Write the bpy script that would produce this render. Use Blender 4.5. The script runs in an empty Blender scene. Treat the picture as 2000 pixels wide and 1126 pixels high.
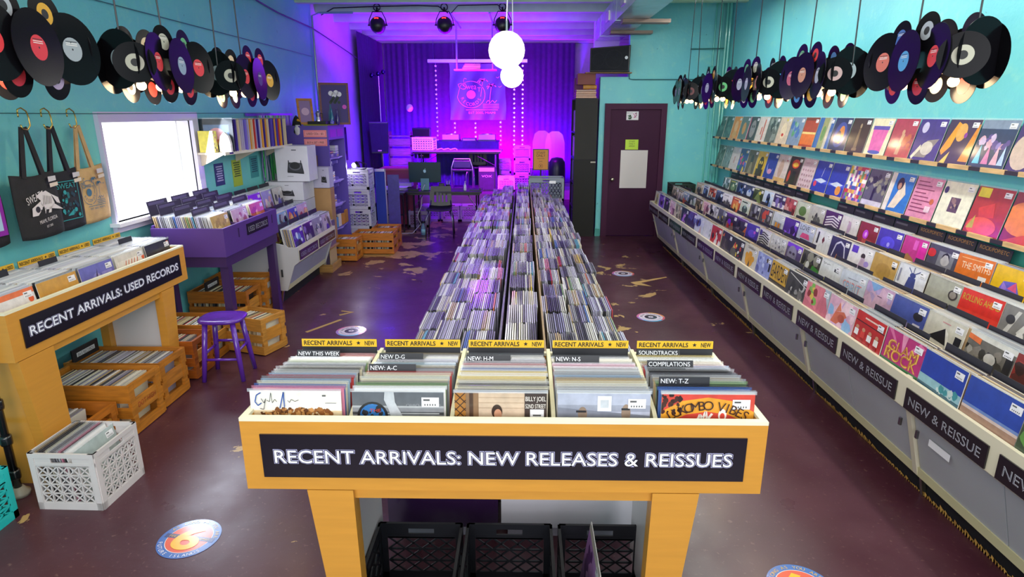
import bpy, bmesh, math, random
from mathutils import Vector, Matrix
random.seed(7)
S = bpy.context.scene
COL = S.collection
R = math.radians
V3 = Vector

# ---------------------------------------------------------------- camera
cam = bpy.data.objects.new('camera', bpy.data.cameras.new('camera'))
COL.objects.link(cam)
cam.location = (0, 0, 1.95)
cam.rotation_euler = (R(90) - math.atan(341/1200), 0, math.atan(22/1200*math.cos(math.atan(341/1200))))
cam.data.sensor_width = 36; cam.data.sensor_fit = 'HORIZONTAL'
cam.data.lens = 36*1200/2000
cam.data.clip_start = .05; cam.data.clip_end = 100
S.camera = cam
S.view_settings.view_transform = 'Standard'
S.view_settings.look = 'None'
S.view_settings.exposure = 0.0
S.view_settings.gamma = 1.0
S.view_settings.use_curve_mapping = False

# ---------------------------------------------------------------- world and large lights
w = bpy.data.worlds.new('world'); S.world = w; w.use_nodes = True
w.node_tree.nodes['Background'].inputs[0].default_value = (.62, .78, 1, 1)
w.node_tree.nodes['Background'].inputs[1].default_value = 1.1

def light(kind, name, loc, energy, col, **k):
    d = bpy.data.lights.new(name, kind); d.energy = energy; d.color = col
    tgt = k.pop('target', None); rot = k.pop('rot', None)
    for a, b in k.items(): setattr(d, a, b)
    o = bpy.data.objects.new(name, d); COL.objects.link(o); o.location = loc
    if tgt is not None:
        o.rotation_euler = (V3(tgt)-V3(loc)).to_track_quat('-Z', 'Y').to_euler()
    if rot: o.rotation_euler = rot
    return o
# daylight through the storefront behind the camera, and unseen fill lights added overhead
light('AREA', 'storefront_daylight', (0, -1.7, 2.3), 205, (.97, .95, .97), shape='RECTANGLE', size=5.2, size_y=1.9, target=(0, 4, .9))
light('AREA', 'ceiling_fill_front', (0, 1.3, 3.3), 62, (1, .93, .84), shape='RECTANGLE', size=3.6, size_y=1.4, target=(0, 1.9, 0))
light('AREA', 'ceiling_fill_middle', (.2, 4.8, 3.3), 45, (1, .95, .9), shape='RECTANGLE', size=2.6, size_y=3.2, target=(.2, 4.8, 0))
light('AREA', 'ceiling_fill_right', (2.2, 5.4, 3.3), 115, (.92, 1, .94), shape='RECTANGLE', size=.15, size_y=6.5, target=(2.2, 5.4, 0))
light('AREA', 'window_daylight', (-3.1, 5.42, 1.54), 60, (.78, .86, 1), shape='RECTANGLE', size=1.4, size_y=.8, target=(0, 5.42, .6))
# stage lights, violet and magenta
light('SPOT', 'stage_spot_left', (-2.2, 10.2, 3.1), 1400, (.13, .0, 1), spot_size=R(58), spot_blend=1, shadow_soft_size=.12, target=(-2.5, 13.0, .35))
light('SPOT', 'stage_spot_middle', (-1.2, 10.2, 3.1), 1400, (.75, .02, 1), spot_size=R(54), spot_blend=1, shadow_soft_size=.12, target=(-1.1, 13.2, .35))
light('SPOT', 'stage_spot_right', (-.3, 10.2, 3.1), 1900, (.55, .0, 1), spot_size=R(54), spot_blend=1, shadow_soft_size=.12, target=(.15, 13.3, .35))
for nm, x, z, e, c in (('far_left', -2.6, .7, 800, (.08, .0, 1)), ('left', -1.85, .95, 1000, (.26, .0, 1)), ('middle', -1.0, 1.0, 750, (.62, .0, 1)), ('right', -.15, .8, 950, (.62, .0, 1)), ('far_right', .75, .7, 800, (.12, .0, 1))):
    light('SPOT', 'stage_uplight_'+nm, (x, 13.62, z), e, c, spot_size=R(140), spot_blend=.9, shadow_soft_size=.08, target=(x, 14.25, z+.55))
light('AREA', 'stage_wash', (-1.0, 10.75, 2.55), 190, (.26, .0, 1), shape='RECTANGLE', size=3.0, size_y=.4, target=(-1.0, 11.1, 3.6))
light('AREA', 'stage_wash_rear', (-1.0, 12.9, 2.75), 90, (.26, .02, 1), shape='RECTANGLE', size=3.2, size_y=.4, target=(-1.0, 12.9, 3.6))
light('POINT', 'stage_wash_left_wall', (-2.7, 11.4, 2.2), 30, (.09, .03, 1), shadow_soft_size=.2)
light('SPOT', 'stage_spill', (-.8, 11.2, 3.0), 170, (.26, .03, 1), spot_size=R(75), spot_blend=1, shadow_soft_size=.2, target=(-1.1, 7.4, 0))

# ---------------------------------------------------------------- colour and materials
def lin(c):
    return c/12.92 if c <= .04045 else ((c+.055)/1.055)**2.4
_cc = {}
def C(h):
    if isinstance(h, tuple): return h
    if h not in _cc:
        s = h.lstrip('#')
        if len(s) == 3: s = ''.join(a+a for a in s)
        _cc[h] = tuple(lin(int(s[i:i+2], 16)/255) for i in (0, 2, 4)) + (1.,)
    return _cc[h]

def mat(name, rough=.5, metal=0, coat=0, noise=0, nscale=8, stretch=(1, 1, 1), bump=0, bscale=60, alpha=1, trans=0, emit=None, estr=0, spec=.5, tint=(1, 1, 1)):
    m = bpy.data.materials.new(name); m.use_nodes = True
    nt = m.node_tree; b = nt.nodes['Principled BSDF']; L = nt.links.new
    at = nt.nodes.new('ShaderNodeAttribute'); at.attribute_name = 'Col'
    oi = nt.nodes.new('ShaderNodeObjectInfo')
    mx = nt.nodes.new('ShaderNodeMix'); mx.data_type = 'RGBA'; mx.blend_type = 'MULTIPLY'; mx.inputs[0].default_value = 1
    L(at.outputs['Color'], mx.inputs[6]); L(oi.outputs['Color'], mx.inputs[7])
    out = mx.outputs[2]
    if noise or bump:
        tc = nt.nodes.new('ShaderNodeTexCoord'); mp = nt.nodes.new('ShaderNodeMapping')
        mp.inputs['Scale'].default_value = stretch
        L(tc.outputs['Object'], mp.inputs[0])
    if noise:
        n = nt.nodes.new('ShaderNodeTexNoise'); n.inputs['Scale'].default_value = nscale; n.inputs['Detail'].default_value = 6
        L(mp.outputs[0], n.inputs['Vector'])
        mr = nt.nodes.new('ShaderNodeMapRange'); mr.inputs[1].default_value = .3; mr.inputs[2].default_value = .7
        mr.inputs[3].default_value = 1-noise; mr.inputs[4].default_value = 1+noise*.35
        L(n.outputs[0], mr.inputs[0])
        m2 = nt.nodes.new('ShaderNodeVectorMath'); m2.operation = 'SCALE'
        L(out, m2.inputs[0]); L(mr.outputs[0], m2.inputs['Scale']); out = m2.outputs[0]
    L(out, b.inputs['Base Color'])
    if bump:
        n = nt.nodes.new('ShaderNodeTexNoise'); n.inputs['Scale'].default_value = bscale; n.inputs['Detail'].default_value = 4
        L(mp.outputs[0], n.inputs['Vector'])
        bp = nt.nodes.new('ShaderNodeBump'); bp.inputs['Strength'].default_value = bump; bp.inputs['Distance'].default_value = .01
        L(n.outputs[0], bp.inputs['Height']); L(bp.outputs[0], b.inputs['Normal'])
    b.inputs['Roughness'].default_value = rough; b.inputs['Metallic'].default_value = metal
    b.inputs['Coat Weight'].default_value = coat; b.inputs['Coat Roughness'].default_value = .12
    b.inputs['Specular IOR Level'].default_value = spec
    if alpha < 1: b.inputs['Alpha'].default_value = alpha
    if trans: b.inputs['Transmission Weight'].default_value = trans
    if emit is not None:
        b.inputs['Emission Color'].default_value = C(emit); b.inputs['Emission Strength'].default_value = estr
    return m
M = dict(
    matte=mat('matte_paint', .75, noise=.12, nscale=4),
    print=mat('printed_card', .42, coat=.5, noise=.22, nscale=22),
    sticker=mat('sticker_paper', .55),
    jacket=mat('record_jacket', .45, coat=.35),
    plastic=mat('moulded_plastic', .38, noise=.05, nscale=10),
    gloss=mat('gloss_paint', .22, coat=.5),
    vinyl=mat('vinyl_disc', .2, spec=.09),
    metal=mat('brushed_metal', .3, metal=1),
    cloth=mat('woven_cloth', .9, noise=.18, nscale=14, bump=.2, bscale=90),
    wood=mat('yellow_laminate', .38, noise=.08, nscale=3, stretch=(1, 1, 14), coat=.2),
    woodx=mat('yellow_laminate_long', .38, noise=.08, nscale=3, stretch=(2, 2, 16), coat=.2),
    pine=mat('stained_pine', .5, noise=.35, nscale=6, stretch=(1, 1, 9), bump=.06),
    sleeve=mat('clear_sleeve', .12, alpha=.34, coat=1, spec=.8),
    steel=mat('painted_steel', .4, noise=.06, nscale=2.5),
    door_paint=mat('door_paint', .6, noise=.08, nscale=3, spec=.2),
    neon=mat('window_glow', .5, emit='#ffffff', estr=3.2),
)
def emitter(name, col, strength):
    m = bpy.data.materials.new(name); m.use_nodes = True
    nt = m.node_tree; nt.nodes.clear()
    e = nt.nodes.new('ShaderNodeEmission'); e.inputs[0].default_value = C(col); e.inputs[1].default_value = strength
    o = nt.nodes.new('ShaderNodeOutputMaterial'); nt.links.new(e.outputs[0], o.inputs[0])
    M[name] = m; return m
emitter('bulb', '#ffd898', 10); emitter('globe', '#fff8ee', 2.6); emitter('daylight', '#fbfdff', 2.4)
emitter('clip_bulb', '#f4f0ff', 14); emitter('led_red', '#ff3040', 2.2)

# ---------------------------------------------------------------- mesh builder
_glyph = {}
def glyphs(text, offset=0.0, bold=0):
    """flat triangulated text, height about 1 per font size; returns verts, faces, width"""
    key = (text, offset)
    if key in _glyph: return _glyph[key]
    cu = bpy.data.curves.new('t', 'FONT'); cu.body = text; cu.size = 1; cu.offset = offset
    cu.fill_mode = 'FRONT'; cu.resolution_u = 3 if len(text) > 3 else 6
    o = bpy.data.objects.new('t', cu); COL.objects.link(o)
    bpy.context.view_layer.update()
    me = bpy.data.meshes.new_from_object(o.evaluated_get(bpy.context.evaluated_depsgraph_get()))
    vs = [tuple(v.co) for v in me.vertices]; fs = [tuple(p.vertices) for p in me.polygons]
    bpy.data.objects.remove(o); bpy.data.curves.remove(cu); bpy.data.meshes.remove(me)
    x0 = min((v[0] for v in vs), default=0); x1 = max((v[0] for v in vs), default=0)
    _glyph[key] = (vs, fs, x0, x1); return _glyph[key]

class MB:
    def __init__(s): s.v = []; s.f = []; s.c = []; s.m = []; s.T = None
    def _add(s, vs, fs, col, mi=0):
        n = len(s.v); col = C(col)
        if s.T is not None: vs = [s.T @ V3(v) for v in vs]
        s.v += [tuple(v) for v in vs]
        for f in fs: s.f.append(tuple(n+i for i in f)); s.c.append(col); s.m.append(mi)
    def box(s, x0, x1, y0, y1, z0, z1, col='#ffffff', mi=0, top=None, front=None):
        vs = [(x0, y0, z0), (x1, y0, z0), (x1, y1, z0), (x0, y1, z0), (x0, y0, z1), (x1, y0, z1), (x1, y1, z1), (x0, y1, z1)]
        s._add(vs, [(0, 3, 2, 1), (4, 5, 6, 7), (0, 1, 5, 4), (1, 2, 6, 5), (2, 3, 7, 6), (3, 0, 4, 7)], col, mi); return s
    def hexa(s, b, t, col='#ffffff', mi=0):
        """b, t: four bottom and four top points, counter-clockwise from above"""
        s._add(list(b)+list(t), [(0, 3, 2, 1), (4, 5, 6, 7), (0, 1, 5, 4), (1, 2, 6, 5), (2, 3, 7, 6), (3, 0, 4, 7)], col, mi); return s
    def bar(s, a, b, w, h, col='#ffffff', mi=0, up=(0, 0, 1)):
        a, b = V3(a), V3(b); d = (b-a).normalized(); u = V3(up)
        if abs(d.dot(u)) > .98: u = V3((1, 0, 0))
        r = d.cross(u).normalized()*w/2; u = r.cross(d).normalized()*h/2
        vs = [a-r-u, a+r-u, b+r-u, b-r-u, a-r+u, a+r+u, b+r+u, b-r+u]
        s._add(vs, [(0, 3, 2, 1), (4, 5, 6, 7), (0, 1, 5, 4), (1, 2, 6, 5), (2, 3, 7, 6), (3, 0, 4, 7)], col, mi); return s
    def poly(s, pts, col, mi=0): s._add(pts, [tuple(range(len(pts)))], col, mi); return s
    def prism(s, pts2, axis, a, b, col='#ffffff', mi=0):
        """pts2 polygon in the two other axes, extruded along axis from a to b"""
        def mk(p, t):
            return {'x': (t, p[0], p[1]), 'y': (p[0], t, p[1]), 'z': (p[0], p[1], t)}[axis]
        n = len(pts2); vs = [mk(p, a) for p in pts2]+[mk(p, b) for p in pts2]
        fs = [tuple(range(n))[::-1], tuple(range(n, 2*n))]+[(i, (i+1) % n, n+(i+1) % n, n+i) for i in range(n)]
        s._add(vs, fs, col, mi); return s
    def tube(s, path, r, col='#222222', n=8, mi=0, caps=True):
        P = [V3(p) for p in path]; rings = []; u = None
        for i, p in enumerate(P):
            d = (P[min(i+1, len(P)-1)]-P[max(i-1, 0)]).normalized()
            if u is None: u = V3((0, 0, 1)) if abs(d.z) < .9 else V3((1, 0, 0))
            a = d.cross(u); a = a.normalized() if a.length > 1e-6 else V3((1, 0, 0)); b = a.cross(d).normalized(); u = b
            rr = r[i] if isinstance(r, (list, tuple)) else r
            rings.append([p+a*math.cos(2*math.pi*k/n)*rr+b*math.sin(2*math.pi*k/n)*rr for k in range(n)])
        vs = [q for g in rings for q in g]; fs = []
        for i in range(len(P)-1):
            for k in range(n): fs.append((i*n+k, i*n+(k+1) % n, (i+1)*n+(k+1) % n, (i+1)*n+k))
        if caps: fs += [tuple(range(n))[::-1], tuple(range((len(P)-1)*n, len(P)*n))]
        s._add(vs, fs, col, mi); return s
    def lathe(s, prof, cx, cy, col='#ffffff', n=20, mi=0, z0=0):
        vs = []; m = len(prof)
        for r, z in prof:
            for k in range(n): vs.append((cx+r*math.cos(2*math.pi*k/n), cy+r*math.sin(2*math.pi*k/n), z+z0))
        fs = [(i*n+k, i*n+(k+1) % n, (i+1)*n+(k+1) % n, (i+1)*n+k) for i in range(m-1) for k in range(n)]
        fs += [tuple(range(n))[::-1], tuple(range((m-1)*n, m*n))]
        s._add(vs, fs, col, mi); return s
    def ball(s, c, r, col='#ffffff', n=16, mi=0, sz=1):
        pr = [(max(r*math.sin(math.pi*i/10), 1e-4), -r*sz*math.cos(math.pi*i/10)) for i in range(11)]
        return s.lathe(pr, c[0], c[1], col, n, mi, c[2])
    def disc(s, c, nrm, r, col, n=24, mi=0, r0=0, th=0):
        c = V3(c); nrm = V3(nrm).normalized(); u = nrm.cross(V3((0, 0, 1)))
        u = u.normalized() if u.length > 1e-4 else V3((1, 0, 0)); v = nrm.cross(u)
        P = lambda rr, k, off=0: c+nrm*off+(u*math.cos(2*math.pi*k/n)+v*math.sin(2*math.pi*k/n))*rr
        if th:
            s._add([P(r, k, -th/2) for k in range(n)]+[P(r, k, th/2) for k in range(n)],
                   [tuple(range(n))[::-1], tuple(range(n, 2*n))]+[(k, (k+1) % n, n+(k+1) % n, n+k) for k in range(n)], col, mi)
        elif r0: s._add([P(r, k) for k in range(n)]+[P(r0, k) for k in range(n)], [(k, (k+1) % n, n+(k+1) % n, n+k) for k in range(n)], col, mi)
        else: s._add([P(r, k) for k in range(n)], [tuple(range(n))], col, mi)
        return s
    def text(s, t, o, rt, up, size, col, mi=0, align='c', width=None, offset=0.0, lift=0.0, sx=1.0):
        vs, fs, x0, x1 = glyphs(t, offset); bx0, bx1 = glyphs(t, 0)[2:]
        o, rt, up = V3(o), V3(rt).normalized(), V3(up).normalized(); nr = rt.cross(up)
        if width: sx = width/((bx1-bx0)*size)
        ox = {'c': (bx0+bx1)/2, 'l': bx0, 'r': bx1}[align]
        s._add([o+rt*((v[0]-ox)*size*sx)+up*((v[1]-.35)*size)+nr*lift for v in vs], fs, col, mi); return s
    def neon(s, t, o, rt, up, size, dark, mi=0, width=None, lift=.0012, glow='#c9c4ec'):
        """open tube lettering: pale outline, dark gap, white core"""
        s.text(t, o, rt, up, size, glow, mi, width=width, offset=.056, lift=lift)
        s.text(t, o, rt, up, size, dark, mi, width=width, offset=.037, lift=lift+.0006)
        s.text(t, o, rt, up, size, '#f4f4ff', mi, width=width, offset=.003, lift=lift+.0012); return s
    def arctext(s, t, c, rt, up, r, a0, a1, size, col, inward=False, mi=0, lift=.001):
        """letters along an arc, angles in degrees counter-clockwise from rt"""
        c, rt, up = V3(c), V3(rt).normalized(), V3(up).normalized()
        n = len(t)
        for i, ch in enumerate(t):
            if ch == ' ': continue
            a = R(a0+(a1-a0)*i/(n-1)); d = rt*math.cos(a)+up*math.sin(a)
            u = -d if inward else d; r_ = u.cross(rt.cross(up)) ; r_ = (u.cross(rt.cross(up)))
            s.text(ch, c+d*r, r_, u, size, col, mi, lift=lift)
        return s
    def mesh(s, name, mats, smooth=False):
        me = bpy.data.meshes.new(name); me.from_pydata(s.v, [], s.f); me.update()
        ca = me.color_attributes.new('Col', 'FLOAT_COLOR', 'CORNER'); buf = []
        for p, c in zip(me.polygons, s.c):
            buf.extend(c*p.loop_total)
        ca.data.foreach_set('color', buf)
        if not isinstance(mats, (list, tuple)): mats = [mats]
        for m in mats: me.materials.append(M[m] if isinstance(m, str) else m)
        me.polygons.foreach_set('material_index', s.m)
        if smooth: me.polygons.foreach_set('use_smooth', [True]*len(me.polygons))
        return me
    def build(s, name, mats='matte', parent=None, smooth=False, loc=None, rz=None):
        o = bpy.data.objects.new(name, s.mesh(name, mats, smooth)); COL.objects.link(o)
        if parent is not None: o.parent = parent
        if loc is not None: o.location = loc
        if rz is not None: o.rotation_euler = (0, 0, rz)
        return o
def bevel(o, w=.004, seg=2):
    b = o.modifiers.new('b', 'BEVEL'); b.width = w; b.segments = seg; b.limit_method = 'ANGLE'; return o
def tag(o, label=None, cat=None, group=None, kind=None):
    if label:
        for a_ in (' the ', ' a ', ' an ', ' of ', ' and ', ' with '):
            while len(label.split()) > 16 and a_ in label: label = label.replace(a_, ' ', 1)
        o['label'] = label
    if cat: o['category'] = cat
    if group: o['group'] = group
    if kind: o['kind'] = kind
    return o
def thing(name, label, cat, loc=(0, 0, 0), rz=0, group=None):
    o = bpy.data.objects.new(name, None); COL.objects.link(o); o.location = loc; o.rotation_euler = (0, 0, rz)
    o.empty_display_size = .1
    return tag(o, label, cat, group)
def struct(name, mb, m, **k):
    return tag(mb.build(name, m, **k), kind='structure')
def link_copy(o, parent=None):
    c = o.copy(); COL.objects.link(c); c.parent = parent
    for ch in o.children: link_copy(ch, c)
    return c
ORD = ['first', 'second', 'third', 'fourth', 'fifth', 'sixth', 'seventh', 'eighth', 'ninth', 'tenth', 'eleventh', 'twelfth', 'thirteenth', 'fourteenth', 'fifteenth', 'sixteenth', 'seventeenth', 'eighteenth', 'nineteenth', 'twentieth', 'twenty-first', 'twenty-second', 'twenty-third', 'twenty-fourth', 'twenty-fifth', 'twenty-sixth', 'twenty-seventh']
# ================================================================ SETTING
TEAL = '#58b9bd'
# floor: dark oxblood paint, worn through to tan concrete in places
fm = bpy.data.materials.new('floor_paint'); fm.use_nodes = True
nt = fm.node_tree; b = nt.nodes['Principled BSDF']; L = nt.links.new
tc = nt.nodes.new('ShaderNodeTexCoord')
def noise(scale, detail=5, rough=.55, vec=None, dist=0):
    n = nt.nodes.new('ShaderNodeTexNoise'); n.inputs['Scale'].default_value = scale; n.inputs['Detail'].default_value = detail
    n.inputs['Roughness'].default_value = rough; n.inputs['Distortion'].default_value = dist
    L(vec or tc.outputs['Object'], n.inputs['Vector']); return n.outputs[0]
def rng(x, a, b_, c=0, d=1):
    m = nt.nodes.new('ShaderNodeMapRange'); m.inputs[1].default_value = a; m.inputs[2].default_value = b_; m.inputs[3].default_value = c; m.inputs[4].default_value = d
    L(x, m.inputs[0]); return m.outputs[0]
def math_(op, a, b_):
    m = nt.nodes.new('ShaderNodeMath'); m.operation = op
    for i, v in enumerate((a, b_)):
        if hasattr(v, 'links'): L(v, m.inputs[i])
        else: m.inputs[i].default_value = v
    return m.outputs[0]
def mixc(f, a, b_):
    m = nt.nodes.new('ShaderNodeMix'); m.data_type = 'RGBA'
    L(f, m.inputs[0])
    for i, v in ((6, a), (7, b_)):
        if hasattr(v, 'links'): L(v, m.inputs[i])
        else: m.inputs[i].default_value = C(v)
    return m.outputs[2]
sx = nt.nodes.new('ShaderNodeSeparateXYZ'); L(tc.outputs['Object'], sx.inputs[0])
base = mixc(rng(noise(1.1), .35, .65), '#43202a', '#54303a')
base = mixc(rng(noise(38, 3), .62, .72, 0, .5), base, '#7c5a55')
# worn zones: by the desk (left aisle, Y>7.4) and in the right aisle (Y 5.2-8.2)
zy = rng(sx.outputs[1], 6.8, 8.4, 0, .15); zl = rng(sx.outputs[0], -.9, -1.3, 0, 1)
left = math_('MULTIPLY', zy, zl)
ry = math_('MULTIPLY', rng(sx.outputs[1], 4.2, 6.2, 0, 1), rng(sx.outputs[1], 9.5, 7.5, 0, 1)); rx = math_('MULTIPLY', rng(sx.outputs[0], .7, 1.0, 0, .085), rng(sx.outputs[0], 1.75, 1.5, 0, 1))
right = math_('MULTIPLY', ry, rx)
wear = math_('ADD', noise(2.6, 9, .62, dist=.4), math_('ADD', left, right))
base = mixc(rng(wear, .665, .675), base, '#b5925e')
L(base, b.inputs['Base Color'])
L(rng(noise(3, 6), .3, .7, .26, .42), b.inputs['Roughness'])
b.inputs['Coat Weight'].default_value = .08; b.inputs['Specular IOR Level'].default_value = .4; b.inputs['Coat Roughness'].default_value = .2
bp = nt.nodes.new('ShaderNodeBump'); bp.inputs['Strength'].default_value = .25; bp.inputs['Distance'].default_value = .004
L(noise(14, 6), bp.inputs['Height']); L(bp.outputs[0], b.inputs['Normal'])
struct('floor', MB().box(-3.3, 3.2, -2.0, 14.6, -.1, 0), fm)

# rough plaster walls, teal with patchy brush work
def wallmat(name, c1, c2, c3):
    global nt, tc
    m = bpy.data.materials.new(name); m.use_nodes = True; nt = m.node_tree
    b = nt.nodes['Principled BSDF']; Lk = nt.links.new
    tc = nt.nodes.new('ShaderNodeTexCoord')
    n1 = nt.nodes.new('ShaderNodeTexNoise'); n1.inputs['Scale'].default_value = 1.3; n1.inputs['Detail'].default_value = 5
    n2 = nt.nodes.new('ShaderNodeTexNoise'); n2.inputs['Scale'].default_value = 7; n2.inputs['Detail'].default_value = 8; n2.inputs['Roughness'].default_value = .7
    n3 = nt.nodes.new('ShaderNodeTexNoise'); n3.inputs['Scale'].default_value = 16; n3.inputs['Detail'].default_value = 3
    for n in (n1, n2, n3): Lk(tc.outputs['Object'], n.inputs['Vector'])
    def mx(f, a, c, lo, hi):
        r = nt.nodes.new('ShaderNodeMapRange'); r.inputs[1].default_value = lo; r.inputs[2].default_value = hi; Lk(f, r.inputs[0])
        q = nt.nodes.new('ShaderNodeMix'); q.data_type = 'RGBA'; Lk(r.outputs[0], q.inputs[0])
        for i, v in ((6, a), (7, c)):
            if hasattr(v, 'links'): Lk(v, q.inputs[i])
            else: q.inputs[i].default_value = C(v)
        return q.outputs[2]
    c = mx(n1.outputs[0], c1, c2, .35, .65); c = mx(n2.outputs[0], c, c3, .55, .8)
    c = mx(n3.outputs[0], c, '#4f949a', .74, .77)
    Lk(c, b.inputs['Base Color']); b.inputs['Roughness'].default_value = .42
    bp = nt.nodes.new('ShaderNodeBump'); bp.inputs['Strength'].default_value = .45; bp.inputs['Distance'].default_value = .012
    Lk(n2.outputs[0], bp.inputs['Height']); Lk(bp.outputs[0], b.inputs['Normal'])
    return m
wm = wallmat('teal_plaster', '#66bcc6', '#74c8c6', '#8ccfc0')
wm2 = wallmat('white_plaster', '#b9b3c4', '#c5c0d0', '#aca6bb')

def wall_with_hole(x0, x1, y0, y1, z0, z1, hy0, hy1, hz0, hz1):
    m = MB(); m.box(x0, x1, y0, hy0, z0, z1); m.box(x0, x1, hy1, y1, z0, z1); m.box(x0, x1, hy0, hy1, z0, hz0); m.box(x0, x1, hy0, hy1, hz1, z1); return m
WY0, WY1, WZ0, WZ1 = 4.72, 6.04, 1.13, 1.89
struct('wall_left', wall_with_hole(-3.34, -3.2, -2.0, 9.94, 0, 3.7, WY0, WY1, WZ0, WZ1), wm)
struct('wall_stage_left', MB().box(-3.34, -3.2, 9.94, 14.6, 0, 3.7), wm2)
struct('wall_right', MB().box(3.1, 3.24, -2.0, 14.6, 0, 3.7), wm)
struct('wall_back', MB().box(-3.34, 3.24, 14.55, 14.7, 0, 3.7), wm2)
d = MB(); d.box(1.2, 1.36, 10.1, 10.22, 0, 2.5); d.box(2.18, 3.1, 10.1, 10.22, 0, 2.5); d.box(1.36, 2.18, 10.1, 10.22, 2.03, 2.5); d.box(1.63, 3.1, 10.1, 10.22, 2.5, 3.7)
struct('wall_partition', d, wm)
struct('wall_closet', MB().box(1.2, 1.3, 10.22, 14.55, 0, 2.5), wm2)
struct('wall_niche', MB().box(1.2, 1.63, 11.2, 11.3, 2.5, 3.7), wm2)
struct('wall_front', MB().box(-3.34, 3.24, -2.1, -2.0, 0, .8).box(-3.34, 3.24, -2.1, -2.0, 2.9, 3.7), wm)
struct('baseboard_partition', MB().box(1.19, 1.27, 10.06, 10.1, 0, .12, '#4f9f98'), 'matte')

# ceiling deck and beams
mint = '#a7c4ae'
struct('ceiling', MB().box(-3.34, 3.24, -2.1, 14.7, 3.66, 3.76, mint), 'matte')
ys = [-.9, .1, 1.1, 2.2, 3.3, 4.4, 5.4, 6.4, 7.45, 8.35, 9.28, 10.16, 11.13, 12.12, 13.02, 13.74, 14.4]
for i, y in enumerate(ys):
    b_ = MB().box(-3.2, 3.1, y, y+.12, 3.44, 3.66, mint)
    if i < 2: struct('ceiling_beam', b_, 'matte')
    else: struct('ceiling_beam', b_, 'matte')
# duct along the ceiling, with boards under it
t = thing('air_duct', 'long rectangular metal duct wrapped in shiny film under the ceiling beams', 'duct', (1.42, 8, 3.13))
o = MB().box(1.21, 1.62, 4.2, 11.15, 3.13, 3.43, '#a9b9c4').build('duct_body', mat('duct_film', .2, metal=.3, noise=.2, nscale=3, bump=.3, bscale=7), None); o.parent = t; o.matrix_parent_inverse = Matrix.Translation((-1.42, -8, -3.13))
def child(o, p):
    """parent a mesh built in world coordinates to an empty placed without rotation"""
    o.parent = p; o.matrix_parent_inverse = Matrix.Translation(-V3(p.location)); return o
for y in (6.2, 8.0, 9.4): child(MB().box(1.195, 1.21, y, y+.3, 3.22, 3.35, '#d8dccb').build('vent_grille', 'metal'), t)
for y in (5.2, 6.9, 8.75, 10.45): child(MB().box(1.205, 1.625, y, y+.02, 3.125, 3.435, '#9aa8b5').build('duct_seam', 'metal'), t)
for n, y in (('nearer to the camera', 8.6), ('nearer to the partition', 9.75)):
    tag(MB().box(1.28, 1.9, y, y+.18, 3.085, 3.128, '#8a6f62').build('ceiling_board', 'pine'), 'rough brown board fixed across under the duct, '+n, 'board', 'boards under the duct')

# window
t = struct('window_1', MB().box(-3.21, -3.165, WY0-.03, WY0, WZ0-.08, WZ1+.075, '#c9c3dc').box(-3.21, -3.165, WY1, WY1+.1, WZ0-.08, WZ1+.075, '#c9c3dc')
       .box(-3.21, -3.165, WY0, WY1, WZ1, WZ1+.075, '#c9c3dc').box(-3.21, -3.165, WY0, WY1, WZ0-.08, WZ0, '#c9c3dc').box(-3.34, -3.21, WY1-.004, WY1+.02, WZ0, WZ1, '#e6e2f0').box(-3.34, -3.21, WY0-.02, WY0+.004, WZ0, WZ1, '#e6e2f0').box(-3.34, -3.21, WY0, WY1, WZ0-.02, WZ0+.004, '#e6e2f0').box(-3.34, -3.21, WY0, WY1, WZ1-.004, WZ1+.02, '#e6e2f0'), 'gloss')
MB().box(-3.22, -3.12, WY0-.06, WY1+.04, WZ0-.03, WZ0, '#e6e2f0').build('window_sill', 'gloss', t)
MB().box(-3.33, -3.32, WY0-.02, WY1+.02, WZ0-.02, WZ1+.02).build('pane', 'daylight', t)
MB().box(-3.31, -3.28, WY1-.10, WY1-.075, WZ0, WZ1, '#ffffff').box(-3.31, -3.28, WY0, WY0+.03, WZ0, WZ1, '#fff').build('sash', 'gloss', t)

# door
DP = '#2e1329'
t = struct('door_1', MB().box(1.375, 2.165, 10.085, 10.125, .01, 2.02, '#3c1634'), 'door_paint')
MB().box(1.285, 1.375, 10.05, 10.12, 0, 2.02, '#47203c').build('door_jamb', 'door_paint', t)
MB().box(2.165, 2.255, 10.05, 10.12, 0, 2.02, '#47203c').build('door_jamb', 'door_paint', t)
MB().box(1.285, 2.255, 10.05, 10.12, 2.02, 2.105, '#47203c').build('door_head', 'door_paint', t)
MB().lathe([(.004, 0), (.03, 0), (.03, .01), (.012, .015), (.012, .035), (.028, .045), (.03, .06), (.02, .072), (.004, .074)], 0, 0, '#b9b09a').build('door_knob', 'metal', t, True).matrix_local = Matrix.Translation((1.44, 10.085, .93)) @ Matrix.Rotation(R(90), 4, 'X')
YB = 10.083
def sheet(name, x0, x1, z0, z1, y, col, th=.002, mi='sticker'):
    return MB().box(x0, x1, y-th, y, z0, z1, col)
m = sheet('', 1.565, 1.995, .79, 1.39, YB, '#cfc6c4'); rr = random.Random(3)
o = tag(m.build('door_poster', 'sticker'), 'large blank white paper poster taped to the purple door', 'poster')
m = sheet('', 1.63, 1.835, 1.40, 1.555, YB, '#b7d63a')
for i, tx in enumerate(('STAFF', 'ONLY', 'AREA!')): m.text(tx, (1.733, YB-.003, 1.525-i*.035), (1, 0, 0), (0, 0, 1), .036, '#30401c')
tag(m.build('door_notice', 'sticker'), 'small lime green staff notice above the white door poster', 'notice')
m = sheet('', 1.625, 1.815, 1.855, 1.985, YB, '#d9d3d8')
for a in range(22): m.disc((1.655+.05*rr.random(), YB-.003, 1.87+.06*rr.random()), (0, -1, 0), .009, '#2d6b39', 7)
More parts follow.
